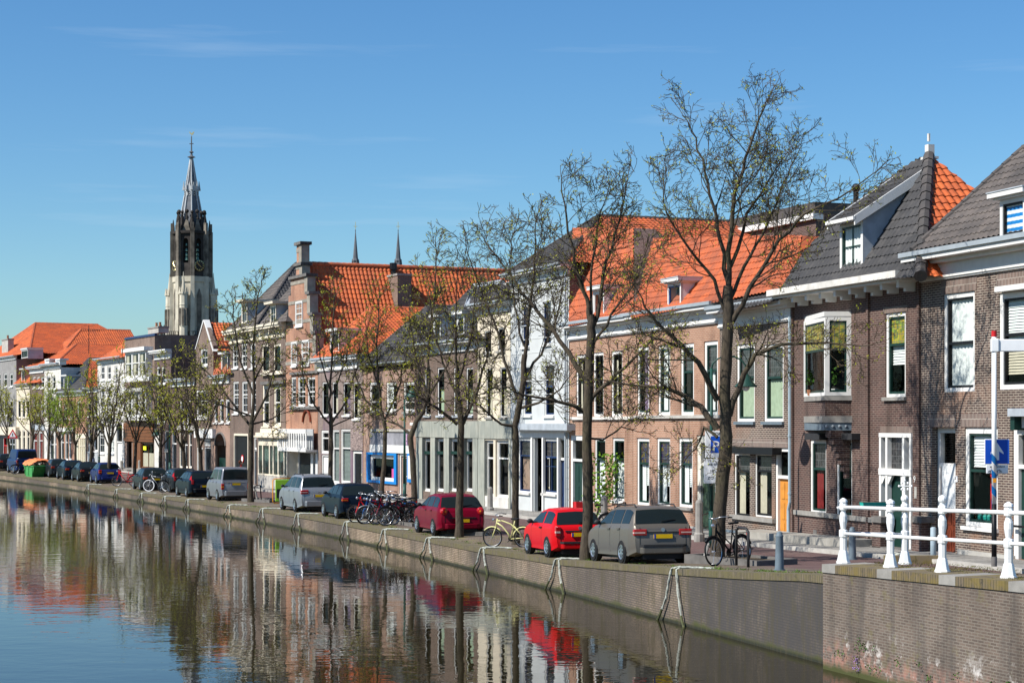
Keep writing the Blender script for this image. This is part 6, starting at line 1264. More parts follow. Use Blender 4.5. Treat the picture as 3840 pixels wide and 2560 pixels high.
# ------------------------------------------------------------------ bicycles
def bicycle(label, px_, deg, frame, wheel='rubber', rim='steel', kind='dutch', group=None, lean=4, r=.345, basket=None, seat='black', steer=0, scale=1.0, rot=None, guard=None):
    p, s_ = gpx(*px_); rz = (heading(s_) + R(deg)); o = thing('bicycle', label, 'bicycle', p, rz, group); o.rotation_euler = (0, R(lean), rz); o.scale = (scale,) * 3
    wb = 1.10; yf, yb = wb / 2, -wb / 2; hd = Vector((0, yf - .16, .86)); bb = Vector((0, -.08, .30)); st = Vector((0, -.22, .80))
    def wheel_(c, nm):
        m = MB(); n = 28
        R_ = [c + Vector((0, math.cos(2 * math.pi * i / n) * (r - .02), math.sin(2 * math.pi * i / n) * (r - .02))) for i in range(n + 1)]; m.tube(R_, .022, 6, cap=False); w_ = m.build(nm, wheel, o, smooth=True)
        m = MB(); m.tube([c + (q - c) * .925 for q in R_], .011, 4, cap=False); m.build('rim', rim, w_); m = MB()
        for i in range(14): a = 2 * math.pi * i / 14; m.tube([c + Vector((.02 * (-1) ** i, 0, 0)), c + Vector((0, math.cos(a) * (r - .04), math.sin(a) * (r - .04)))], .0035, 3, cap=False)
        m.tube([c - Vector((.05, 0, 0)), c + Vector((.05, 0, 0))], .022, 6); m.build('spokes', rim, w_)
    wheel_(Vector((0, yf, r)), 'wheel'); wheel_(Vector((0, yb, r)), 'wheel'); m = MB()
    if kind == 'cruiser':
        m.tube([hd, Vector((0, .2, .74)), Vector((0, 0, .50)), bb], .026, 7); m.tube([hd + Vector((0, 0, .07)), Vector((0, .18, .92)), Vector((0, -.1, .82)), Vector((0, -.3, .64)), Vector((0, yb, r + .02))], .024, 7)
    elif kind == 'dutch': m.tube([hd, Vector((0, .16, .55)), bb], .022, 7); m.tube([hd + Vector((0, 0, -.02)), Vector((0, .1, .66)), Vector((0, -.12, .5))], .016, 6)
    else: m.tube([hd, bb], .021, 7); m.tube([hd + Vector((0, -.01, .05)), st], .019, 7)
    m.tube([bb, st, st + Vector((0, -.03, .14))], .018, 7)
    for x in (-.05, .05): m.tube([bb, Vector((x, yb, r))], .012, 5); m.tube([st + Vector((0, .0, -.04)), Vector((x, yb, r))], .010, 5); m.tube([hd + Vector((x * .6, .02, -.12)), Vector((x, yf - .03, r + .12)), Vector((x, yf, r))], .013, 5)
    m.tube([hd + Vector((0, .03, -.14)), hd + Vector((0, -.03, .14))], .024, 7); m.build('frame', frame, o, smooth=True)
    m = MB(); h_ = hd + Vector((0, -.05, .22)); m.tube([hd + Vector((0, -.03, .1)), h_, h_ + Vector((0, .08, .04))], .014, 6)
    for x in (-1, 1): m.tube([h_ + Vector((0, .08, .04)), h_ + Vector((x * .16, .06, .07)), h_ + Vector((x * .27, -.06, .07)), h_ + Vector((x * .28, -.2, .05))], .013, 6)
    hb = m.build('handlebar', 'steel', o, smooth=True)
    for x in (-1, 1): MB().tube([h_ + Vector((x * .275, -.1, .06)), h_ + Vector((x * .28, -.23, .045))], .019, 6).build('grip', 'black', hb)
    m = MB(); c = st + Vector((0, -.04, .17)); m.prism([c + Vector((x, y, 0)) for x, y in ((-.03, .15), (.03, .15), (.05, .02), (.10, -.06), (.10, -.12), (.04, -.15), (-.04, -.15), (-.10, -.12), (-.10, -.06), (-.05, .02))], (0, 0, .055)); m.build('saddle', seat, o, bevel=.02)
    m = MB()
    for cy, a0, a1 in ((yf, 35, 150), (yb, 20, 175)):
        if cy == yf and not guard and kind == 'race': continue
        m = MB(); q = [Vector((0, cy + math.cos(R(a)) * (r + .025) * (1 if cy == yf else -1) * (1 if cy == yb else -1), r + math.sin(R(a)) * (r + .025))) for a in range(a0, a1, 15)]; m.tube(q, .026, 5); m.build('mudguard', guard or frame, o, smooth=True)
    m = MB(); rk = Vector((0, yb, r * 2 + .06))
    for x in (-.06, .06): m.tube([rk + Vector((x, .28, .01)), rk + Vector((x, -.26, 0))], .008, 4); m.tube([rk + Vector((x, -.18, 0)), Vector((x, yb, r))], .007, 4)
    m.tube([rk + Vector((-.06, -.26, 0)), rk + Vector((.06, -.26, 0))], .008, 4); m.build('rack', 'iron', o); m = MB(); m.box(-.04, .04, yb - .29, yb - .26, r * 2, r * 2 + .05); m.build('rear_light', 'lamp_red', o)
    m = MB(); m.lathe([(.09, -.008), (.09, .008)], 14, M=Matrix.Translation((.05, bb.y, bb.z)) @ Matrix.Rotation(R(90), 4, 'Y')); m.tube([bb + Vector((.07, 0, 0)), bb + Vector((.07, .12, -.12)), bb + Vector((.15, .12, -.12))], .012, 5); m.tube([bb + Vector((-.07, 0, 0)), bb + Vector((-.07, -.12, .12)), bb + Vector((-.15, -.12, .12))], .012, 5); m.build('cranks', 'iron', o)
    m = MB(); m.tube([Vector((.055, bb.y, bb.z + .09)), Vector((.055, yb, r + .03)), Vector((.055, yb - .03, r)), Vector((.055, yb, r - .03)), Vector((.055, bb.y, bb.z - .09))], .012, 4); m.build('chain', 'iron', o)
    m = MB(); m.sphere(hd + Vector((0, .11, .10)), .055, 6); m.build('headlight', 'steel', o)
    if basket: m = MB(); b_ = h_ + Vector((0, .2, -.05)); m.box(b_.x - .17, b_.x + .17, b_.y - .12, b_.y + .12, b_.z - .12, b_.z + .1); m.build('crate', basket, o)
    return o
bicycle('black city bicycle with a white rear mudguard leaning on the largest tree', (2735, 2118), 118, 'paint_black', rim='steel', lean=6, scale=1.04, guard='black')
bicycle('cream cruiser bicycle with black tyres behind the red hatchback', (1906, 2052), 58, 'cream_paint', kind='cruiser', lean=-5, scale=.93, guard='cream_paint')
BG = 'bicycles heaped beside the dark blue hatchback'
bk = [((1385, 1958), 75, 'paint_red', 'race', 'orange red bicycle at the left end of the heap, next to the hatchback', None, 'black'), ((1405, 1962), 100, 'paint_bike_blue', 'race', 'blue framed bicycle, second from the left in the heap', None, 'black'), ((1424, 1964), 70, 'paint_silver', 'dutch', 'silver grey bicycle in the left half of the heap', None, 'black'),
      ((1446, 1960), 110, 'paint_black', 'dutch', 'black bicycle with a black crate in the middle of the heap', 'charcoal', 'black'), ((1462, 1966), 78, 'paint_burgundy', 'race', 'wine red bicycle in the middle of the heap', None, 'black'), ((1482, 1964), 102, 'paint_navy', 'dutch', 'bicycle with a pale saddle cover in the heap', None, 'white'),
      ((1500, 1970), 72, 'paint_black', 'dutch', 'black bicycle with a wide handlebar right of the heap middle', None, 'black'), ((1520, 1966), 96, 'paint_grey', 'race', 'dark bicycle at the right end of the heap, next to the burgundy car', None, 'black'), ((1440, 1948), 88, 'paint_black', 'dutch', 'black bicycle at the back of the heap on the street side', None, 'black'), ((1490, 1950), 84, 'paint_bike_blue', 'race', 'blue bicycle at the back of the heap near the lamp post', None, 'black')]
for p_, dg, fr, kd, lb, bs, stt in bk: bicycle(lb, p_, dg + 10, fr, kind=kd, group=BG, basket=bs, seat=stt, lean=random.Random(p_[0]).uniform(-9, 9), scale=1.05)
bicycle('bicycle with white wheels behind the dark grey hatchback', (592, 1842), 60, 'paint_silver', wheel='sign_white', rim='sign_white', kind='race', lean=4, scale=1.05)
bicycle('red bicycle by the kerb left of the dark grey hatchback', (470, 1823), 60, 'paint_red', kind='race', lean=-4, scale=1.05)
bicycle('dark bicycle leaning behind the dark grey estate car', (648, 1846), 70, 'paint_black', lean=5, scale=1.05)
bicycle('dark bicycle between the blue van and the skip', (84, 1777), 75, 'paint_black', lean=5, scale=1.1)
bicycle('bicycle with a red child seat in front of the climbing plant', (2222, 2000), 90, 'paint_grey', lean=3, basket='red', scale=1.0)

# ------------------------------------------------------------------ white bridge railing
SW = S_C + 1e-3
def wing(s, off): p = at_s(PL, s) + at_s(NN, s) * off; return p
RL = thing('bridge_railing', 'white cast iron railing with turned posts along the top of the bridge wing wall', 'railing', (0, 0, 0))
def post(P, z, top, lab=None):
    m = MB(); k = .074
    m.lathe([(.14, 0), (.14, .03), (.125, .05), (.085, .23), (.07, .26), (.07, .50), (.085, .52), (.085, .64), (.068, .66)], 8, (P.x, P.y, z)); m.lathe([(.045, .66), (.055, .70), (.076, .82), (.074, .92), (.048, 1.0), (.045, 1.02), (.065, 1.04)], 12, (P.x, P.y, z)); m.lathe([(.078, 1.04), (.078, 1.16), (.052, 1.19)], 8, (P.x, P.y, z))
    if top == 'ball': m.lathe([(.05, 1.19), (.05, 1.22)], 8, (P.x, P.y, z)); m.sphere((P.x, P.y, z + 1.285), .078, 9)
    else: m.lathe([(.085, 1.19), (.075, 1.23), (.02, 1.27)], 8, (P.x, P.y, z))
    return m.build('post', 'white_gloss', RL)
def on_wing(x):
    s = S_C; 
    for i in range(60):
        s = S_C + i * .25; P = wing(s, .12)
        if (P.x / P.y * F + CX) > x: break
    return s
PS = []
for x, tp in ((3143, 'cap'), (3326, 'cap'), (3529, 'ball'), (3761, 'cap'), (4060, 'ball')):
    s = on_wing(x); P = wing(s, .12); z = qh(s + .01); PS.append((P, z)); post(P, z, tp)
s0_ = on_wing(3143); dr = at_s(NN, s0_); q = PS[0][0]; far = None
for i in range(80):
    t_ = i * .05; Q = q + dr * t_
    if Q.x / Q.y * F + CX > 3389: break
far = (Q, gz(s0_ + .2, .12 + t_) + .03); post(far[0], far[1], 'ball')
for hh, rad in ((1.09, .038), (.58, .034)):
    m = MB(); m.tube([(p.x, p.y, z + hh) for p, z in PS], rad, 8); m.build('rail', 'white_gloss', RL, smooth=True); m = MB(); m.tube([(PS[0][0].x, PS[0][0].y, PS[0][1] + hh), (far[0].x, far[0].y, far[1] + hh)], rad, 8); m.build('rail', 'white_gloss', RL, smooth=True)
m = MB(); m.tube([(PS[0][0].x, PS[0][0].y, PS[0][1] + 1.09), (PS[0][0].x - .12, PS[0][0].y + .02, PS[0][1] + 1.07)], .035, 6); m.build('rail_stub', 'white_gloss', RL)
fx = far; m = MB(); z = fx[1] + 1.37; m.tube([(fx[0].x, fx[0].y, z - .02), (fx[0].x, fx[0].y, z + .34), (fx[0].x - .03, fx[0].y, z + .42)], .012, 5); m.tube([(fx[0].x - .11, fx[0].y, z + .16), (fx[0].x + .13, fx[0].y, z + .16)], .012, 5)
for dx, dz in ((-.06, .1), (.06, .1), (-.06, .22), (.06, .22), (0, .27), (-.11, .16), (.13, .16)): m.sphere((fx[0].x + dx, fx[0].y, z + dz), .026, 4)
tag(m.build('post_finial', 'white_gloss'), 'white wrought iron cross finial on the ball of the set back railing post', 'finial')
g_ = PS[0][0].lerp(far[0], .50); z = lerp(PS[0][1], far[1], .50) + 1.10; o = thing('flower_box', 'teal green flower box hanging on the white railing', 'flower box', (g_.x, g_.y, z), math.atan2(dr.y, dr.x)); o.scale = (.85, .6, .6)
m = MB(); m.prism([(-.30, -.11, -.04), (.30, -.11, -.04), (.34, -.14, .17), (-.34, -.14, .17)], (0, .25, 0)); m.build('box', 'teal', o); MB().box(-.32, .32, -.12, .09, .14, .175).build('soil', 'soil', o)

# striped pole, finger board, one way sign
P, s_ = gpx(3728, 2151); P.z = qh(s_) + .0; PY = P.y
o = thing('sign_pole', 'tall pole with blue and white spiral stripes, a red cap and a black foot', 'pole', P)
zz = lambda y: HC - (y - HY) / F * PY - P.z
m = MB(); m.tube([(0, 0, 0), (0, 0, zz(1888))], .058, 14); m.build('foot', 'black', o, smooth=True); m = MB(); m.tube([(0, 0, 0), (0, 0, .22)], .064, 14); m.build('sleeve', 'stone_dark', o)
m = MB(); m.tube([(0, 0, zz(1888)), (0, 0, zz(1262))], .055, 16); m.build('shaft', 'white_gloss', o, smooth=True); m = MB(); m.tube([(0, 0, zz(1262)), (0, 0, zz(1240))], .06, 14); m.build('cap', 'red', o)
m = MB(); z0_, z1_ = zz(1893), zz(1690); nt_ = 3.4; N_ = 90
for i in range(N_):
    for w_ in range(1):
        def hp(t, b): a = R(200) - 2 * math.pi * nt_ * t; return (math.cos(a) * .0575, math.sin(a) * .0575, lerp(z0_, z1_, t) + b)
        t0, t1 = i / N_, (i + 1) / N_; hh = (z1_ - z0_) / nt_ * .5; m.quad(hp(t0, -hh / 2), hp(t1, -hh / 2), hp(t1, hh / 2), hp(t0, hh / 2))
m.build('stripe', 'stripe_blue', o); MB().box(-.04, .035, -.062, -.05, zz(1808), zz(1792)).build('sticker', 'orange_paint', o)
fb = thing('finger_board', 'blank white finger board pointing right from the top of the striped pole', 'sign', (P.x, P.y, P.z + zz(1318)), R(-6)); hb_ = zz(1272) - zz(1318)
MB().box(.07, 1.5, -.035, .035, 0, hb_).build('board', 'sign_white', fb, bevel=.02); MB().box(-.075, .10, -.07, .07, -.01, hb_ + .01).build('clamp', 'sign_white', fb, bevel=.02)
sg = thing('one_way_sign', 'blue square one way sign with a white arrow above a small white plate', 'traffic sign', (P.x, P.y + .10, P.z), R(2))
x0, x1 = (3696 - 3728) / F * PY, (3790 - 3728) / F * PY; za, zb2 = zz(1740), zz(1646); w_ = x1 - x0; hh = zb2 - za
MB().box(x0, x1, -.01, .01, za, zb2).build('plate', 'sign_white', sg, bevel=.01); MB().box(x0 + .012, x1 - .012, -.014, -.008, za + .012, zb2 - .012).build('panel', 'sign_blue', sg); cx_ = x0 + w_ * .5
m = MB(); m.prism([(cx_ - .045, -.016, za + hh * .16), (cx_ + .045, -.016, za + hh * .16), (cx_ + .045, -.016, za + hh * .52), (cx_ + .145, -.016, za + hh * .40), (cx_ + .145, -.016, za + hh * .47), (cx_, -.016, za + hh * .86), (cx_ - .145, -.016, za + hh * .47), (cx_ - .145, -.016, za + hh * .40), (cx_ - .045, -.016, za + hh * .52)], (0, .004, 0)); m.build('arrow', 'sign_white', sg)
x2, x3, zc_, zd_ = (3702 - 3728) / F * PY, (3785 - 3728) / F * PY, zz(1775), zz(1742.5); sp_ = MB().box(x2, x3, -.01, .01, zc_, zd_).build('lower_plate', 'sign_white', sg, bevel=.01)
text_mesh('uitgezonderd', .063, 'plate_text', 'ink', sg, Matrix.Translation(((x2 + x3) / 2, -.014, zd_ - .058)) @ Matrix.Rotation(R(90), 4, 'X'), 'CENTER')
m = MB()
for bx in (x2 + .07, x2 + .235):
    for wx in (0, .095): m.tube([(bx + wx + .026 * math.cos(a * .7854), -.013, zc_ + .04 + .026 * math.sin(a * .7854)) for a in range(9)], .004, 4)
    m.tube([(bx, -.013, zc_ + .04), (bx + .03, -.013, zc_ + .075), (bx + .075, -.013, zc_ + .075), (bx + .095, -.013, zc_ + .04)], .005, 4); m.tube([(bx + .075, -.013, zc_ + .07), (bx + .07, -.013, zc_ + .095)], .005, 4)
m.build('plate_symbols', 'ink', sg); MB().tube([(cx_ + .02, .03, zc_ - .1), (cx_ + .02, .03, zb2)], .02, 6).build('bracket', 'zinc', sg)

# bollards and posts
def bollard(label, px_, mat='blue_grey', h=1.0, r=.12, kind='iron', cat='bollard', dz=0.0):
    p, s_ = gpx(*px_); p.z += dz; o = thing('bollard', label, cat, p); m = MB()
    if kind == 'iron': m.lathe([(r, -.1), (r, .02), (r * .80, h * .86), (r * .86, h * .88), (r * .86, h * .91), (r * .6, h * .93), (r * .66, h * .97), (r * .4, h * 1.0), (.001, h * 1.01)], 14)
    elif kind == 'stone': m.lathe([(r * 1.35, -.1), (r * 1.35, h * .18), (r, h * .22), (r * .95, h * .92), (r * .7, h * .98), (.001, h)], 10)
    else: m.lathe([(r, -.1), (r, h), (r * .5, h * 1.03), (.001, h * 1.03)], 10)
    m.build('post', mat, o, smooth=kind != 'stone'); MB().lathe([(r * 1.25, -.1), (r * 1.25, .03), (.001, .03)], 14).build('foot', mat, o); return o, p
bollard('blue grey iron bollard on the quay edge left of the wing wall', (2923, 2138), h=.88, r=.105)
bollard('blue grey iron bollard partly behind the leftmost railing post', (3196, 2098), h=.85, r=.105)
bollard('thin pale blue pipe post by the dark doorway behind the railing', (3500, 2104), mat='light_blue_pipe', h=.85, r=.075, kind='pipe', cat='post')
for lab, px_, h_ in (('grey stone post left of the climbing plant and behind the tan car', (2266, 1985), 1.25), ('grey stone post right of the tan estate car', (2622, 2030), 1.35), ('grey stone post in front of the stone clad shop', (1838, 1922), 1.15), ('short grey stone post behind the silver people carrier', (1264, 1842), 1.0), ('stubby white stone post at the far white house', (455, 1768), .9), ('stubby grey stone post by the brown wooden shopfront', (524, 1762), .8), ('pale stone post by the blue door of the white house', (2116, 1925), .9)):
    o_, p_ = bollard(lab, px_, mat='stone_light' if 'white' in lab or 'pale' in lab else 'grey_stone', h=h_, r=.13, kind='stone', cat='stone post')
def stoop_rail(label, a, b, h=.8, curl=False):
    A, s1 = gpx(*a); B, s2 = gpx(*b); o = thing('stoop_railing', label, 'railing', A); d = B - A; m = MB()
    for f in (.45, 1.0): m.tube([(0, 0, h * f), (d.x, d.y, d.z + h * f)], .022, 6)
    m.tube([(d.x, d.y, d.z), (d.x, d.y, d.z + h)], .022, 6); m.build('bars', 'black', o)
    if curl: mm = MB(); mm.tube([Vector((d.x, d.y, d.z + h)) + Vector((.0, 0, 0))] + [Vector((d.x + .25 * math.cos(t), d.y, d.z + h + .5 + (.30 - .03 * t) * math.sin(t))) for t in [i * .5 for i in range(-2, 14)]], .012, 5); mm.build('scroll', 'iron', o)
stoop_rail('black iron stoop railing behind the stone post right of the tan car', (2624, 2026), (2668, 2010)); stoop_rail('black stoop railing with a scrolled end in front of the salmon houses', (2270, 1982), (2345, 1962), curl=True); stoop_rail('black railing in front of the tall dark windows by the stone post', (1266, 1840), (1314, 1842), h=.7); 

# street lamps
def lamp(label, px_, top_y, head, signs=False, armdir=1):
    p, s_ = gpx(*px_); o = thing('street_lamp', label, 'street lamp', p, 0, 'green street lamps along the quay'); Y = p.y; zt_ = HC - (top_y - HY) / F * Y - p.z; hx = (head[0] - px_[0]) / F * Y; hz_ = HC - (head[1] - HY) / F * Y - p.z
    m = MB(); m.tube([(0, 0, 0), (0, 0, 1.1)], .085, 8); m.build('base', 'pole_green', o, smooth=True); m = MB(); m.tube([(0, 0, 1.0), (0, 0, zt_)], [.06, .045], 8); m.build('pole', 'pole_green', o, smooth=True)
    pts = [(0, 0, zt_ - .05)] + [(hx * (1 - math.cos(a)) / 2, 0, zt_ + abs(hx) * .35 * math.sin(a)) for a in (.4, .9, 1.4, 1.9, 2.4, 2.9)] + [(hx, 0, hz_ + .3)]
    m = MB(); m.tube(pts, .028, 6); m.build('arm', 'lamp_green', o, smooth=True); m = MB(); m.lathe([(.05, .32), (.07, .24), (.16, .16), (.20, .02), (.34, -.12), (.35, -.15), (.30, -.15), (.001, -.13)], 14, (hx, 0, hz_)); l = m.build('shade', 'lamp_green', o, smooth=True); m = MB(); m.sphere((hx, 0, hz_ - .15), .13, 6); m.build('bulb', 'sign_white', l); return o, p
lamp('green lamp post in front of the blue framed shop', (1517, 1900), 1500, (1545, 1478)); lamp('green lamp post with its bell shade beside the bay shopfront', (1053, 1822), 1480, (1112, 1556)); lamp('green lamp post right of the stacked white bay windows', (637, 1790), 1500, (585, 1625)); lamp('green lamp post in front of the white far house', (372, 1762), 1560, (415, 1572)); lamp('green lamp post by the red curtained shop', (120, 1736), 1570, (139, 1583))
lo, lp = lamp('green lamp post half hidden by the largest tree, carrying two white parking signs', (2668, 2052), 1380, (2797, 1432))
Y = lp.y - .12; so_ = thing('parking_sign', 'pair of white parking zone signs beside the trunk of the largest tree', 'traffic sign', (lp.x, Y, lp.z)); X = lambda x: (x - CX) / F * Y - lp.x; Z = lambda y: HC - (y - HY) / F * Y - lp.z
u = MB().box(X(2644), X(2706), -.015, .015, Z(1716), Z(1615)).build('zone_board', 'sign_white', so_, bevel=.01); MB().box(X(2665), X(2699), -.02, -.012, Z(1697), Z(1635)).build('parking_panel', 'sign_blue', so_); text_mesh('P', .44, 'parking_letter', 'sign_white', so_, Matrix.Translation((X(2670), -.024, Z(1690))) @ Matrix.Rotation(R(90), 4, 'X'))
text_mesh('ZONE', .135, 'zone_text', 'ink', so_, Matrix.Translation((X(2669), -.024, Z(1631))) @ Matrix.Rotation(R(90), 4, 'X'))
MB().box(X(2639), X(2712), -.015, .015, Z(1812), Z(1719)).build('hours_board', 'sign_white', so_, bevel=.01)
for tx_, x_, y_ in (('ma t/m za', 2653, 1744), ('10 - 22', 2661, 1770), ('ZO 12 - 22', 2653, 1796)): text_mesh(tx_, .125, 'hours_text', 'ink', so_, Matrix.Translation((X(x_), -.02, Z(y_))) @ Matrix.Rotation(R(90), 4, 'X'))
p, s_ = gpx(48, 1738); o = thing('warning_sign', 'red and white triangular warning sign at the far left end of the quay', 'traffic sign', p); MB().tube([(0, 0, 0), (0, 0, 2.9)], .04, 6).build('pole', 'zinc', o); zc_ = HC - (1640 - HY) / F * p.y - p.z; m = MB(); m.prism([(-.5, -.06, zc_ - .05), (.5, -.06, zc_ - .05), (0, -.06, zc_ + .82)], (0, .03, 0)); t_ = m.build('plate', 'red', o); m = MB(); m.prism([(-.31, -.07, zc_ + .06), (.31, -.07, zc_ + .06), (0, -.07, zc_ + .60)], (0, .005, 0)); m.build('field', 'sign_white', o); MB().box(-.04, .04, -.08, -.07, zc_ + .14, zc_ + .42).build('symbol', 'ink', o)

# mooring ropes over the quay edge
RX = [(330, 'the royal blue hatchback'), (437, 'the red bicycle'), (530, 'the dark grey hatchback'), (617, 'the white wheeled bicycle'), (703, 'the black estate car'), (858, 'the silver van'), (982, 'the lime green board'), (1115, 'the silver people carrier'), (1297, 'the dark blue hatchback'), (1440, 'the bicycle heap'), (1605, 'the burgundy car'), (1808, 'the cream bicycle'), (2088, 'the red hatchback'), (2525, 'the tan estate car')]
for k, (x, near) in enumerate(RX):
    s = s_at_px(PL, x); g = random.Random(k); p, n, t_ = at_s(PL, s), at_s(NN, s), at_s(TT, s); z = qh(s)
    o = thing('mooring_rope', 'pale rope looped over the quay edge below ' + near, 'rope', (p.x, p.y, 0), 0, 'mooring ropes hanging over the quay edge'); rz_ = .032
    A = lambda ds, off, zz_: Vector(((t_ * ds + n * off).x, (t_ * ds + n * off).y, zz_))
    sd_ = (.45 + .22 * z) * g.uniform(.85, 1.15); anch = [A(.75, .75, z + .05), A(.45, .38, z + .06), A(.12, .10, z + .055), A(0, -.045, z + .01)]
    for st2 in (0, 1):
        if st2 == 0: pts = anch + [A(-.10, -.07, z * .78), A(-.30 * sd_ / .8, -.08, z * .45), A(-.75 * sd_ / .8, -.10, .10), A(-1.0 * sd_ / .8, -.12, -.1)]
        else: pts = [A(.50, .42, z + .055), A(.34, .05, z + .065), A(.30, -.045, z)] + [A(.30 + .25 * sd_, -.07, z * .55), A(.30 + .65 * sd_, -.09, .12), A(.35 + .95 * sd_, -.12, -.1)]
        dens = []
        for a, b in zip(pts, pts[1:]): dens += [a.lerp(b, i / 5) for i in range(5)]
        dens.append(pts[-1]); dry = [q for q in dens if q.z > .22]; wet = [dry[-1]] + [q for q in dens if q.z <= .22]
        m = MB()
        for ph in (0, math.pi): m.tube([q + Vector((math.cos(i * 1.1 + ph), math.sin(i * 1.1 + ph) * .5, math.sin(i * 1.1 + ph) * .6)) * .013 for i, q in enumerate(dry)], rz_ * .72, 6)
        st_o = m.build('strand', 'rope', o); MB().tube(wet, rz_, 6).build('wet_end', 'rope_wet', st_o)
# stone edging of the tree pits
def edging(label, a, b, wdt=.9):
    A, s1 = gpx(*a); B, s2 = gpx(*b); n = at_s(NN, s1); d = B.xy - A.xy; L_ = d.length; o = thing('tree_pit_edging', label, 'kerb stones', A, math.atan2(d.y, d.x)); ny = 1
    for (x0, x1, y0, y1) in ((0, L_, 0, .14), (0, L_, wdt, wdt + .14), (0, .14, .141, wdt - .001), (L_ - .14, L_, .141, wdt - .001)): MB().box(x0, x1, -y1, -y0, -.1, .13).build('kerb_stone', 'stone_dark', o)
    MB().box(.141, L_ - .141, -wdt + .001, -.141, -.1, .07).build('soil', 'soil', o)
edging('stone edging round the foot of the largest tree', (2838, 2122), (2566, 2112), 1.2); edging('stone edging round the tree beside the red hatchback', (2290, 2090), (2108, 2080), 1.0); edging('stone edging round the tree behind the burgundy car', (1830, 2008), (1646, 2008), 1.0); edging('stone edging beside the bicycle heap', (1545, 1974), (1470, 1962), .8); edging('stone edging round the dark trunk by the silver van', (1010, 1884), (905, 1880), 1.0)
# raised stone step in front of the bay window house
a0, a1 = s_at_px(FP, 2868), s_at_px(FP, 3290); m = MB(); st = stations(a0, a1, .7); prv = None
for s in st:
    p, n = at_s(PL, s), at_s(NN, s); z = gf(s) + .30; a, b = p + n * (WID - 1.05), p + n * (WID - .01); cur = [(*a, z - .4), (*a, z), (*b, z), (*b, z - .4)]
    if prv:
        for i in range(3): m.quad(prv[i], cur[i], cur[i + 1], prv[i + 1])
    else: m.quad(*cur[::-1])
    prv = cur
m.quad(*prv); tag(m.build('stone_stoop', 'concrete'), 'raised grey stone stoop in front of the dark brick house with the bay window', 'stoop')
o = MB().box(-.75, .75, -.13, .13, -.05, .2).build('brick_edging', 'coping_moss'); p, s_ = gpx(3430, 2112); o.location = p; o.rotation_euler = (0, 0, math.atan2(-ABD.y, -ABD.x) + R(70)); tag(o, 'low mossy brick edging on the ground behind the white railing', 'edging')
p, s_ = gpx(3365, 2104); m = MB(); g = random.Random(2)
for k in range(5): m.tube([Vector((.22 * math.cos(a * .5) * g.uniform(.6, 1.1), .2 * math.sin(a * .5) * g.uniform(.6, 1.1), .05 + .05 * k * .6 + .03 * math.sin(a + k))) for a in range(13)], .035, 6)
o = m.build('rope_coil', 'rope', smooth=True); o.location = p; tag(o, 'coil of pale rope on the ground behind the railing', 'rope')

# skip, board, post box, plant, leaning posts
p, s_ = gpx(140, 1786); p.x += .2; o = thing('skip', 'green rubble skip under an orange tarpaulin', 'skip', p, heading(s_) + R(0)); L_, W_, H_ = 3.4, 1.7, .80
m = MB(); m.prism([(-W_ / 2, -L_ / 2 + .7, 0), (-W_ / 2, L_ / 2 - .7, 0), (-W_ / 2, L_ / 2, H_), (-W_ / 2, -L_ / 2, H_)], (W_, 0, 0)); m.build('container', 'skip_green', o)
for x in (-W_ / 2, W_ / 2):
    for y in (-1.2, 0, 1.2): MB().box(x - .04, x + .04, y - .04, y + .04, .1, H_).build('rib', 'skip_green', o)
MB().box(-W_ / 2 - .05, W_ / 2 + .05, -L_ / 2 - .05, L_ / 2 + .05, H_, H_ + .08).build('rim', 'skip_green', o); m = MB(); nx, ny = 10, 16; g = random.Random(4); V = [[Vector((lerp(-W_ / 2 - .12, W_ / 2 + .12, i / nx), lerp(-L_ / 2 + .9, L_ / 2 + .1, j / ny), H_ + .1 + .5 * math.sin(math.pi * i / nx) ** .6 * (.7 + .3 * math.sin(j * .9)) + g.gauss(0, .04))) for j in range(ny + 1)] for i in range(nx + 1)]
for i in range(nx):
    for j in range(ny): m.quad(V[i][j], V[i + 1][j], V[i + 1][j + 1], V[i][j + 1])
m.build('tarpaulin', 'skip_cover', o, smooth=True); m = MB()
for i in range(40): c = Vector((g.uniform(-.8, .8), g.uniform(-L_ / 2 + .1, -L_ / 2 + 1.2), H_ + g.uniform(.0, .3))); m.box(c.x - .1, c.x + .1, c.y - .06, c.y + .06, c.z - .05, c.z + .05)
m.build('rubble', 'rubble', o)['kind'] = 'stuff'
p, s_ = gpx(1048, 1888); o = thing('display_board', 'lime green board in a bent orange tube frame beside the silver people carrier', 'board', p, R(20)); m = MB(); m.tube([(.55, 0, .06), (-.28, 0, .04), (-.34, 0, .12), (-.34, 0, 1.18), (-.26, 0, 1.26), (.6, 0, 1.30)], .03, 6); m.build('frame', 'orange_paint', o, smooth=True); MB().box(-.18, .66, .10, .14, .12, 1.22).build('panel', 'lime', o, bevel=.03); MB().box(-.12, .5, .05, .099, .3, .75).build('dark_panel', 'charcoal', o)
p, s_ = gpx(464, 1752); o = thing('post_box', 'small dark blue box on the white wall left of the brown wooden shopfront', 'box', (p.x, p.y, HC - (1712 - HY) / F * p.y)); MB().box(-.22, .22, -.15, .15, -.3, .3).build('body', 'navy', o, bevel=.04); MB().box(-.08, .08, -.17, -.151, .05, .15).build('emblem', 'sign_white', o)
p, s_ = gpx(2262, 1962); o = thing('climbing_plant', 'light green climbing plant on the salmon house behind the tan car', 'plant', p); m = MB(); g = random.Random(8); tw_ = MB()
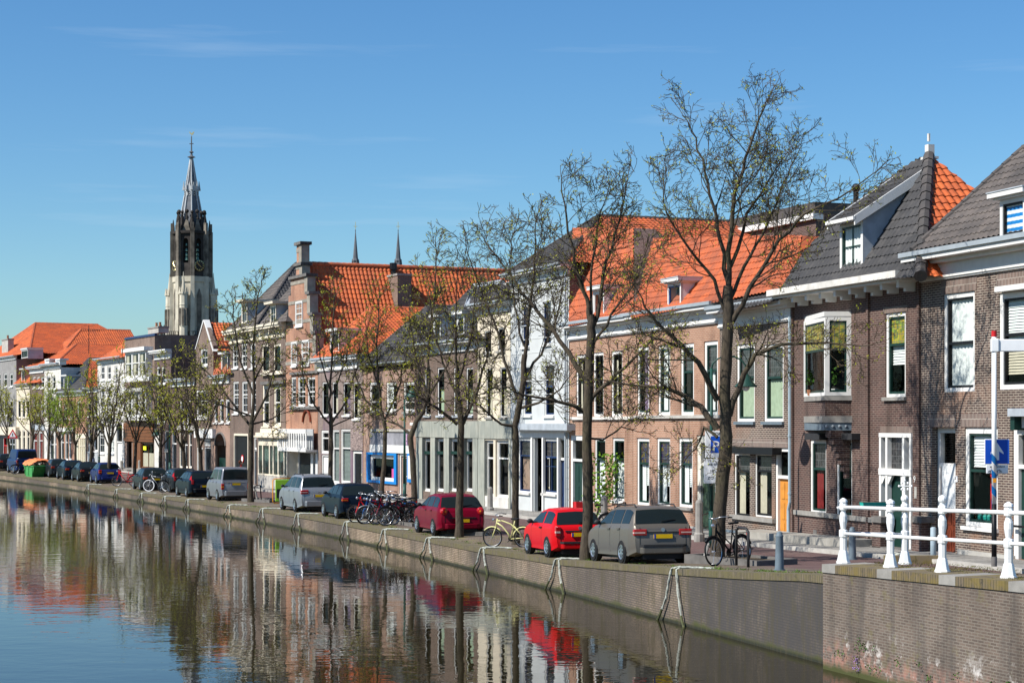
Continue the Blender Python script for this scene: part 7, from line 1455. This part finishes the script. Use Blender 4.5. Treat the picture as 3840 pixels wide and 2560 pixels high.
for k in range(5):
    q = Vector((g.uniform(-.2, .2), g.uniform(-.1, .1), 0)); P_ = [q]
    for i in range(9): q = q + Vector((g.gauss(.03, .09), g.gauss(0, .05), .28)); P_.append(q)
    tw_.tube(P_, .014, 4)
    for q in P_[1:]:
        for _ in range(13 if q.z > .7 else 7):
            c = q + Vector((g.gauss(0, .13), g.gauss(0, .10), g.gauss(0, .14))); a = Vector((g.uniform(-1, 1), g.uniform(-1, 1), g.uniform(-1, 1))).normalized() * .07; b = a.cross(Vector((g.uniform(-1, 1), 1, g.uniform(-1, 1)))).normalized() * .045; m.quad(c - a, c + b, c + a, c - b)
tw_.build('stems', 'twig', o); m.build('leaves', 'leaf_light', o)
for lab, a, b in (('short leaning pale post in front of the burgundy car', (1768, 2003), (1749, 1938)), ('leaning grey post left of the black bicycle', (2632, 2112), (2655, 2042)), ('leaning grey post right of the dark trunk by the silver van', (968, 1880), (958, 1836))):
    p, s_ = gpx(*a); q = Vector((*ray(b[0], p.y), HC - (b[1] - HY) / F * p.y)) - p; o = thing('leaning_post', lab, 'post', p); MB().tube([(0, 0, -.1), q], .045, 7).build('stake', 'stone_light', o); MB().sphere(q, .055, 6).build('cap', 'stone_light', o)
p, s_ = gpx(2806, 2127); o = thing('bicycle_stand', 'dark green hoop stand beside the black bicycle', 'bicycle stand', p); MB().tube([(0, 0, 0), (0, 0, .85), (-.04, .10, .93), (-.16, .6, .93), (-.2, .7, .85), (-.2, .7, 0)], .035, 8).build('hoop', 'charcoal', o, smooth=True)
p, s_ = gpx(955, 1880); o = thing('bicycle_stand', 'black hoop stand right of the dark trunk by the silver van', 'bicycle stand', p); MB().tube([(0, 0, 0), (0, 0, .8), (.1, 0, .85), (.25, .3, .85), (.3, .4, 0)], .03, 8).build('hoop', 'black', o, smooth=True)
# mooring hooks, weeds on the walls, moss and grass on the edge
def tufts(name, label, pts, mat, size, kind=None, n=60, spread=.15, cat='plant', flat=False, hang=0):
    m = MB(); g = random.Random(len(name) + len(pts))
    for P_ in pts:
        for i in range(n):
            c = Vector(P_) + Vector((g.gauss(0, spread), g.gauss(0, spread), (0 if flat else g.gauss(0, spread) - hang * g.random()))); a = Vector((g.uniform(-1, 1), g.uniform(-1, 1), g.uniform(.3, 1) if flat else g.uniform(-1, 1))).normalized() * size * g.uniform(.6, 1.4); b = a.cross(Vector((g.uniform(-1, 1), g.uniform(-1, 1), .2))).normalized() * size * (.12 if flat else .5); m.quad(c - b, c + b, c + a + b * .2, c + a - b * .2)
    return tag(m.build(name, mat), label, cat, kind=kind)
def wpt(s, z, off=-.36): p = at_s(PL, s) + at_s(NN, s) * off; return (p.x, p.y, z)
def qpt(s, w_, dz=0): p = at_s(PL, s) + at_s(NN, s) * w_; return (p.x, p.y, gz(s, w_) + dz)
g = random.Random(21)
tufts('wall_weed', 'trailing purple flowered weed in a crack of the wing wall', [wpt(S_C + 1.35, z) for z in (.15, .22, .30, .36)], 'purple_flower', .022, n=26, spread=.04)
tufts('wall_weed', 'long green weed above the purple flowers on the wing wall', [wpt(S_C + 1.38, z) for z in (.52, .64, .40, .2)], 'leaf_green', .026, n=16, spread=.035)
tufts('wall_weeds', None, [wpt(S_C + g.uniform(.6, 7), g.uniform(.2, .75)) for _ in range(20)], 'leaf_green', .03, 'stuff', n=14, spread=.04, cat=None)
tufts('edge_grass', None, [qpt(S_C - g.uniform(.2, 9) ** 1.0, g.uniform(.45, .95)) for _ in range(26)] + [qpt(g.uniform(S_C - 90, S_C - 8), g.uniform(.4, .9)) for _ in range(90)], 'grass', .07, 'stuff', n=16, spread=.08, flat=True)
tufts('edge_moss', None, [qpt(g.uniform(S_C - 40, S_C), g.uniform(.3, 1.0)) for _ in range(160)] + [(*(at_s(PL, s_) + at_s(NN, s_) * g.uniform(.0, 1.6)), qh(s_) + .005) for s_ in [S_C + g.uniform(.2, 9) for _ in range(120)]], 'moss', .035, 'stuff', n=26, spread=.10, flat=True)
tufts('pavement_weeds', None, [(*(at_s(FP, s_) - at_s(NN, s_) * .06), gf(s_) + .10) for s_ in [S_C + g.uniform(0, 12) for _ in range(40)]], 'moss', .05, 'stuff', n=12, spread=.05, flat=True)

# ------------------------------------------------------------------ people
def person(label, px_, h, jacket, trousers, hair, rz, arm=0):
    p, s_ = gpx(*px_); o = thing('person', label, 'person', p, rz); k = h / 1.75
    J = {'pel': (0, 0, .95), 'waist': (0, 0, 1.10), 'chest': (0, -.01, 1.32), 'neck': (0, -.01, 1.49), 'head0': (0, -.02, 1.58), 'head1': (0, -.015, 1.66), 'head2': (0, 0, 1.72)}
    E = [('pel', 'waist'), ('waist', 'chest'), ('chest', 'neck'), ('neck', 'head0'), ('head0', 'head1'), ('head1', 'head2')]; Rr = {'pel': .15, 'waist': .13, 'chest': .155, 'neck': .055, 'head0': .085, 'head1': .095, 'head2': .075}
    for sx, nm in ((-1, 'l'), (1, 'r')):
        st = .12 * sx
        for j, (q, r_) in {'hip': ((.09 * sx, 0, .90), .095), 'knee': ((.10 * sx, -.03 + st, .50), .062), 'ank': ((.10 * sx, st * 1.6, .09), .042), 'toe': ((.11 * sx, st * 1.6 - .14, .035), .035), 'sho': ((.17 * sx, -.01, 1.42), .068), 'elb': ((.22 * sx, .03 - st * .6, 1.14), .046), 'wri': ((.20 * sx, -.10 - st, .93), .032), 'pal': ((.20 * sx, -.13 - st, .86), .036)}.items(): J[j + nm] = q; Rr[j + nm] = r_
        E += [('pel', 'hip' + nm), ('hip' + nm, 'knee' + nm), ('knee' + nm, 'ank' + nm), ('ank' + nm, 'toe' + nm), ('chest', 'sho' + nm), ('sho' + nm, 'elb' + nm), ('elb' + nm, 'wri' + nm), ('wri' + nm, 'pal' + nm)]
        for f in range(5):
            a = (-.028 + .014 * f) * 1.0; b_ = (.20 * sx + (0 if f else -.03 * sx), -.13 - st + a, .86); J[f'f{f}{nm}'] = (b_[0] - .004 * sx, b_[1] * 1.0, .80 if f else .83); J[f'g{f}{nm}'] = (b_[0] - .012 * sx, b_[1] - .008, .775 + .004 * abs(f - 3) if f else .81); Rr[f'f{f}{nm}'] = .009; Rr[f'g{f}{nm}'] = .007; E += [('pal' + nm, f'f{f}{nm}'), (f'f{f}{nm}', f'g{f}{nm}')]
    names = list(J); me = bpy.data.meshes.new('body'); me.from_pydata([tuple(c * k for c in J[n_]) for n_ in names], [(names.index(a), names.index(b)) for a, b in E], []); me.materials.append(MATS[jacket]); b = bpy.data.objects.new('body', me); COL.objects.link(b); b.parent = o
    b.modifiers.new('skin', 'SKIN'); me.skin_vertices or None
    sv = me.skin_vertices[0].data if me.skin_vertices else None
    if sv is None:
        bm_ = bmesh.new(); bm_.from_mesh(me); bm_.verts.layers.skin.verify(); bm_.to_mesh(me); bm_.free(); sv = me.skin_vertices[0].data
    for i, n_ in enumerate(names): sv[i].radius = (Rr[n_] * k, Rr[n_] * k); sv[i].use_root = n_ == 'pel'
    b.modifiers.new('sub', 'SUBSURF').levels = 1; b.modifiers['sub'].render_levels = 2
    m = MB()
    for sx in (-1, 1): m.tube([Vector((.09 * sx, 0, .95)) * k, Vector((.10 * sx, -.03 + .12 * sx, .50)) * k, Vector((.10 * sx, .12 * sx * 1.6, .07)) * k], [.125 * k, .09 * k, .07 * k], 10)
    m.build('trousers', trousers, o, smooth=True); m = MB(); m.sphere(Vector((0, -.015, 1.645)) * k, .108 * k, 10, sc3=(.88, 1, 1.18)); f_ = m.build('head', 'skin', o, smooth=True); m = MB(); m.sphere(Vector((0, .022, 1.675)) * k, .118 * k, 10, sc3=(.9, .98, 1.08)); m.build('hair', hair, o, smooth=True)
    m = MB(); m.prism([Vector((-.016, -.115, 1.62)) * k, Vector((.016, -.115, 1.62)) * k, Vector((0, -.115, 1.665)) * k], Vector((0, -.022, -.004)) * k); m.build('nose', 'skin', f_); m = MB()
    for sx in (-1, 1): m.sphere(Vector((.036 * sx, -.108, 1.665)) * k, .011 * k, 5)
    m.build('eyes', 'ink', f_); m = MB(); m.box(-.025 * k, .025 * k, -.118 * k, -.108 * k, 1.585 * k, 1.595 * k); m.build('mouth', 'red_wood', f_)
    for sx in (-1, 1): m = MB(); m.sphere(Vector((.098 * sx, .0, 1.645)) * k, .026 * k, 5, sc3=(.4, .8, 1.2)); m.build('ear', 'skin', f_)
    return o
person('person with reddish hair, only the head showing above the silver van', (903, 1836), 1.80, 'curtain_red', 'jeans', 'hair_red', R(100))
person('person in a black jacket standing beyond the black convertible', (346, 1762), 1.78, 'jacket', 'jeans', 'jacket', R(-30))

# ------------------------------------------------------------------ churches far behind the houses
def prism_n(m, cx, cy, z0, z1, r0, r1, n=8, rot=0.0, mi=0):
    m.lathe([(r0, z0), (r1, z1)], n, (cx, cy, 0), mi, Matrix.Translation((cx, cy, 0)) @ Matrix.Rotation(rot, 4, 'Z') @ Matrix.Translation((-cx, -cy, 0)))
YT = 640.0; TP = Vector((*ray(718, YT), 0)); kx = YT / F; ZZ = lambda y: HC - (y - HY) * kx
T = thing('church_tower', 'tall gothic church tower with a dark belfry and grey slate spire', 'church', TP); ROT = R(-10); ov = 1 / math.cos(math.pi / 8)
def stage(name, y0, y1, w0, w1, mat, parent=None, n=8): m = MB(); prism_n(m, 0, 0, ZZ(y0), ZZ(y1), w0 * kx * ov, w1 * kx * ov, n, ROT); return m.build(name, mat, parent or T)
stage('lower_tower', 1640, 1058, 66, 64, 'tower_pale'); b = stage('balustrade', 1060, 1040, 68, 68, 'tower_pale'); bf = stage('belfry_core', 1040, 876, 42, 42, 'tower_dark')
def face(i, y, r, du=0): a = ROT + i * math.pi / 4; d = Vector((math.cos(a), math.sin(a), 0)); t_ = Vector((-d.y, d.x, 0)); return d * r * kx + t_ * du * kx + Vector((0, 0, ZZ(y))), d, t_
m = MB(); mlow = MB()
for i in range(8):                                       # buttresses at the corners of the belfry, walls with tall arched openings between
    a = ROT + (i + .5) * math.pi / 4; d = Vector((math.cos(a), math.sin(a), 0)); t_ = Vector((-d.y, d.x, 0)); r_ = 66 * kx * ov
    for (y0, y1, e) in ((1640, 1200, 5), (1200, 1040, 3), (1040, 870, 2), (870, 840, -1)): c = d * (r_ + e * kx * .3); w_ = (6 + e * .4) * kx; (mlow if y1 >= 1040 else m).prism([c + t_ * w_ + d * w_ + Vector((0, 0, ZZ(y0))), c - t_ * w_ + d * w_ + Vector((0, 0, ZZ(y0))), c - t_ * w_ - d * w_ + Vector((0, 0, ZZ(y0))), c + t_ * w_ - d * w_ + Vector((0, 0, ZZ(y0)))], (0, 0, ZZ(y1) - ZZ(y0)))
m.build('belfry_buttresses', 'tower_mid', T); mlow.build('lower_buttresses', 'tower_pale', T)
m = MB(); ck = MB(); wi = 64 * kx * math.tan(math.pi / 8)
for i in range(8):
    c, d, t_ = face(i, 0, 62); c.z = 0; W_ = wi; ow = 10 * kx
    def rect_(u0, u1, y0, y1, th=4): m.prism([c + t_ * u0 + Vector((0, 0, ZZ(y0))), c + t_ * u1 + Vector((0, 0, ZZ(y0))), c + t_ * u1 + Vector((0, 0, ZZ(y1))), c + t_ * u0 + Vector((0, 0, ZZ(y1)))], -d * th * kx)
    rect_(-W_, -ow, 1040, 876); rect_(ow, W_, 1040, 876); rect_(-ow, ow, 1040, 990); rect_(-ow, ow, 898, 876)
    arch = [(ow * math.cos(math.pi * k_ / 6), ZZ(912) + (ZZ(898) - ZZ(912)) * math.sin(math.pi * k_ / 6)) for k_ in range(7)]
    for (ua, za_), (ub, zb_) in zip(arch, arch[1:]): m.add([c + t_ * ua + Vector((0, 0, za_)), c + t_ * ub + Vector((0, 0, zb_)), c + t_ * ub + Vector((0, 0, ZZ(898))), c + t_ * ua + Vector((0, 0, ZZ(898)))], [(0, 1, 2, 3)])
m.build('belfry_wall', 'tower_dark', T)
for i in range(4, 8):                                    # bells in the openings and clock faces on the two sides that show
    for k_, y in enumerate((925, 945, 962, 978)):
        c, d, t_ = face(i, y, 53); mm = MB(); q = (5 + k_ * .9) * kx; mm.lathe([(q * .3, q * 1.5), (q * .6, q * 1.2), (q * .7, q * .2), (q, -.2 * q), (.01, -.2 * q)], 10, c); mm.build('bell', 'verdigris', T)
for i in (5, 7):
    c, d, t_ = face(i, 1000, 66); M = Matrix(((t_.x, 0, d.x, c.x), (t_.y, 0, d.y, c.y), (0, 1, 0, c.z), (0, 0, 0, 1))); mm = MB(); q = 19 * kx; mm.lathe([(q, 0), (q, .25), (.01, .25)], 24, M=M); cf = mm.build('clock_face', 'tower_dark', T); mm = MB()
    for k_ in range(12): a = k_ * math.pi / 6; p0, p1 = Vector((math.cos(a) * q * .72, math.sin(a) * q * .72, .3)), Vector((math.cos(a) * q * .95, math.sin(a) * q * .95, .3)); mm.tube([M @ p0, M @ p1], .11, 4)
    mm.tube([M @ Vector((math.cos(a) * q * .98, math.sin(a) * q * .98, .3)) for a in [k_ * math.pi / 12 for k_ in range(25)]], .09, 4); mm.tube([M @ Vector((0, 0, .35)), M @ Vector((-q * .5, q * .55, .35))], .11, 4); mm.tube([M @ Vector((0, 0, .35)), M @ Vector((q * .4, -q * .3, .35))], .11, 4); mm.build('clock_marks', 'gold', cf)
m = MB(); dk = MB(); pale = MB()
for i in range(8):                                       # gablets over the belfry, each with a finial, and corner pinnacles
    c, d, t_ = face(i, 0, 58); c.z = 0; g0 = 17 * kx; q = [c + t_ * -g0 + Vector((0, 0, ZZ(876))), c + t_ * g0 + Vector((0, 0, ZZ(876))), c + Vector((0, 0, ZZ(815))) - d * 8 * kx]; m.prism(q, -d * 5 * kx); dk.tube([c + Vector((0, 0, ZZ(825))) - d * 6 * kx, c + Vector((0, 0, ZZ(792))) - d * 8 * kx], [.5, .15], 5); dk.sphere(c + Vector((0, 0, ZZ(797))) - d * 8 * kx, .75, 5)
    a = ROT + (i + .5) * math.pi / 4; e = Vector((math.cos(a), math.sin(a), 0)); p_ = e * 62 * kx * ov; dk.tube([p_ + Vector((0, 0, ZZ(878))), p_ + Vector((0, 0, ZZ(855))), p_ + Vector((0, 0, ZZ(826)))], [.55, .5, .1], 6); p_ = e * 46 * kx * ov; dk.tube([p_ + Vector((0, 0, ZZ(872))), p_ + Vector((0, 0, ZZ(830))), p_ + Vector((0, 0, ZZ(795)))], [.9, .7, .12], 6); dk.sphere(p_ + Vector((0, 0, ZZ(800))), .6, 5)
m.build('gablets', 'tower_mid', T); dk.build('pinnacles', 'tower_dark', T); stage('belfry_parapet', 880, 870, 69, 69, 'tower_dark')
stage('lower_spire', 872, 735, 46, 23, 'slate'); stage('lantern', 735, 712, 25, 25, 'lead_white'); stage('upper_spire', 712, 592, 21, 3.2, 'slate'); m = MB()
for i in range(8):
    c, d, t_ = face(i, 0, 25); c.z = 0; m.prism([c + t_ * -9 * kx + Vector((0, 0, ZZ(712))), c + t_ * 9 * kx + Vector((0, 0, ZZ(712))), c - d * 3 * kx + Vector((0, 0, ZZ(684)))], -d * 3 * kx); a = ROT + (i + .5) * math.pi / 4; e = Vector((math.cos(a), math.sin(a), 0)); m.tube([e * 46 * kx * ov + Vector((0, 0, ZZ(870))), e * 23.4 * kx * ov + Vector((0, 0, ZZ(735)))], .30, 4); m.tube([e * 21.4 * kx * ov + Vector((0, 0, ZZ(712))), e * 3.4 * kx + Vector((0, 0, ZZ(592)))], .26, 4); m.tube([e * 27 * kx * ov + Vector((0, 0, ZZ(715))), e * 26 * kx * ov + Vector((0, 0, ZZ(680)))], [.5, .1], 5)
m.build('spire_ribs', 'lead_white', T); lv = MB()
for i in range(8):
    c, d, t_ = face(i, 0, 25.3); c.z = 0
    for y in (718, 726):
        for sg in (-1, 1): lv.prism([c + Vector((0, 0, ZZ(y))), c + t_ * sg * 5 * kx + Vector((0, 0, ZZ(y + 5))), c + t_ * sg * 5 * kx + Vector((0, 0, ZZ(y + 8))), c + Vector((0, 0, ZZ(y + 3)))], d * .1)
lv.build('lantern_louvres', 'charcoal', T); m = MB(); m.lathe([(.3, ZZ(594)), (.9, ZZ(592)), (1.5, ZZ(590)), (.5, ZZ(584)), (.3, ZZ(575)), (.9, ZZ(571)), (.25, ZZ(566)), (.18, ZZ(512)), (.01, ZZ(508))], 8); m.box(-.7, .7, -.1, .1, ZZ(541), ZZ(538)); m.build('finial', 'slate', T); m = MB(); zc_ = ZZ(504); m.prism([(x, 0, zc_ + z) for x, z in ((-.9, .9), (-.5, .2), (0, -.3), (.5, -.1), (1.0, .9), (.5, .8), (.1, .3), (-.4, .7))], (0, .3, 0)); m.build('weathercock', 'gold', T)
for i in range(8):                                       # blind tracery on the lower stage
    c, d, t_ = face(i, 0, 66.5); c.z = 0
    if i % 2:
        mm = MB(); mm.prism([c + t_ * -9 * kx + Vector((0, 0, ZZ(1300))), c + t_ * 9 * kx + Vector((0, 0, ZZ(1300))), c + t_ * 9 * kx + Vector((0, 0, ZZ(1110))), c + Vector((0, 0, ZZ(1085))), c + t_ * -9 * kx + Vector((0, 0, ZZ(1110)))], d * .15); mm.build('tracery_window', 'tower_mid', T)
    else:
        a = ROT + i * math.pi / 4; e = Vector((math.cos(a), math.sin(a), 0)); p_ = e * 86 * kx; mm = MB(); mm.lathe([(17 * kx, ZZ(1640)), (15 * kx, ZZ(1110)), (17 * kx, ZZ(1108)), (17 * kx, ZZ(1100))], 8, p_); mm.lathe([(9 * kx, ZZ(1100)), (.15, ZZ(1038)), (.1, ZZ(1025))], 8, p_)
        for k_ in range(8): b_ = k_ * math.pi / 4; q = p_ + Vector((math.cos(b_), math.sin(b_), 0)) * 15 * kx; mm.tube([q + Vector((0, 0, ZZ(1108))), q + Vector((0, 0, ZZ(1082)))], [.4, .08], 4)
        for zz_ in (1150, 1230): mm.lathe([(15.5 * kx, ZZ(zz_)), (16.6 * kx, ZZ(zz_ - 3)), (15.5 * kx, ZZ(zz_ - 6))], 8, p_)
        mm.build('stair_turret', 'tower_pale', T); mm = MB()
        for k_ in range(8): b_ = (k_ + .5) * math.pi / 4 - math.pi / 8; q = p_ + Vector((math.cos(b_ ), math.sin(b_), 0)) * 14.3 * kx; mm.box(q.x - .35, q.x + .35, q.y - .35, q.y + .35, ZZ(1225), ZZ(1160))
        mm.build('turret_slits', 'tower_mid', T)
m = MB(); m.box(-9.5, 9.5, -7.2, 7.2, 0, ZZ(1258)); nv = m.build('church_nave', 'tower_dark', T); m = MB()
for k_ in range(26): m.tube([(-9.3 + k_ * .74, -7.3, ZZ(1258)), (-9.3 + k_ * .74, -7.3, ZZ(1246))], .12, 4)
m.box(-9.5, 9.5, -7.4, -7.2, ZZ(1247), ZZ(1245)); m.build('nave_parapet', 'tower_dark', nv)
for k_ in range(2): m = MB(); m.tube([(-9 + k_ * .9, -7.3, ZZ(1258)), (-9 + k_ * .9, -7.3, ZZ(1222))], [.3, .1], 5); m.sphere((-9 + k_ * .9, -7.3, ZZ(1228)), .32, 4); m.build('nave_pinnacle', 'tower_dark', nv)
YS = 430.0; k2 = YS / F; c0 = Vector((*ray(1413, YS), 0)); C2 = thing('church', 'church with two slim slate spires behind the long orange roof', 'church', c0); Z2 = lambda y: HC - (y - HY) * k2
MB().box(-8, 8, 2, 30, 0, Z2(1120)).build('nave', 'brick_tan', C2)
for xx in (1333, 1493):
    dx = (xx - 1413) * k2; m = MB(); m.lathe([(15 * k2, 0), (15 * k2, Z2(1024)), (17 * k2, Z2(1020)), (16 * k2, Z2(1008)), (11 * k2, Z2(985))], 8, (dx, 0, 0)); b_ = m.build('spire_base', 'slate', C2); m = MB(); m.lathe([(11 * k2, Z2(985)), (14 * k2, Z2(978)), (10 * k2, Z2(968)), (1.2 * k2, Z2(868)), (2.0 * k2, Z2(865)), (.8 * k2, Z2(860))], 8, (dx, 0, 0)); m.build('spire', 'slate', C2); m = MB(); m.tube([(dx, 0, Z2(866)), (dx, 0, Z2(832))], .06, 4); m.box(dx - .45, dx + .45, -.05, .05, Z2(850), Z2(848)); m.build('spire_cross', 'gold', C2)
    m = MB()
    for k_ in range(4): a = k_ * math.pi / 2 + .4; m.tube([(dx + math.cos(a) * 14 * k2, math.sin(a) * 14 * k2, Z2(1010)), (dx + math.cos(a) * 13 * k2, math.sin(a) * 13 * k2, Z2(972))], [.25, .05], 4)
    m.build('corner_pinnacles', 'slate', C2)
# television aerial on the far orange roof
YA = 178.0; a_ = Vector((*ray(333, YA), 0)); za_ = HC - (1240 - HY) / F * YA; o = thing('television_aerial', 'thin television aerial above the far orange roofs', 'aerial', (a_.x, a_.y, za_)); MB().tube([(0, 0, -2.2), (0, 0, .5)], .035, 4).build('mast', 'iron', o); m = MB(); m.tube([(-.8, 0, 0), (1.1, 0, .03)], .03, 4)
for k_ in range(6): m.tube([(-.7 + k_ * .33, -.35, .02), (-.7 + k_ * .33, .35, .02)], .018, 4)
m.build('elements', 'iron', o)
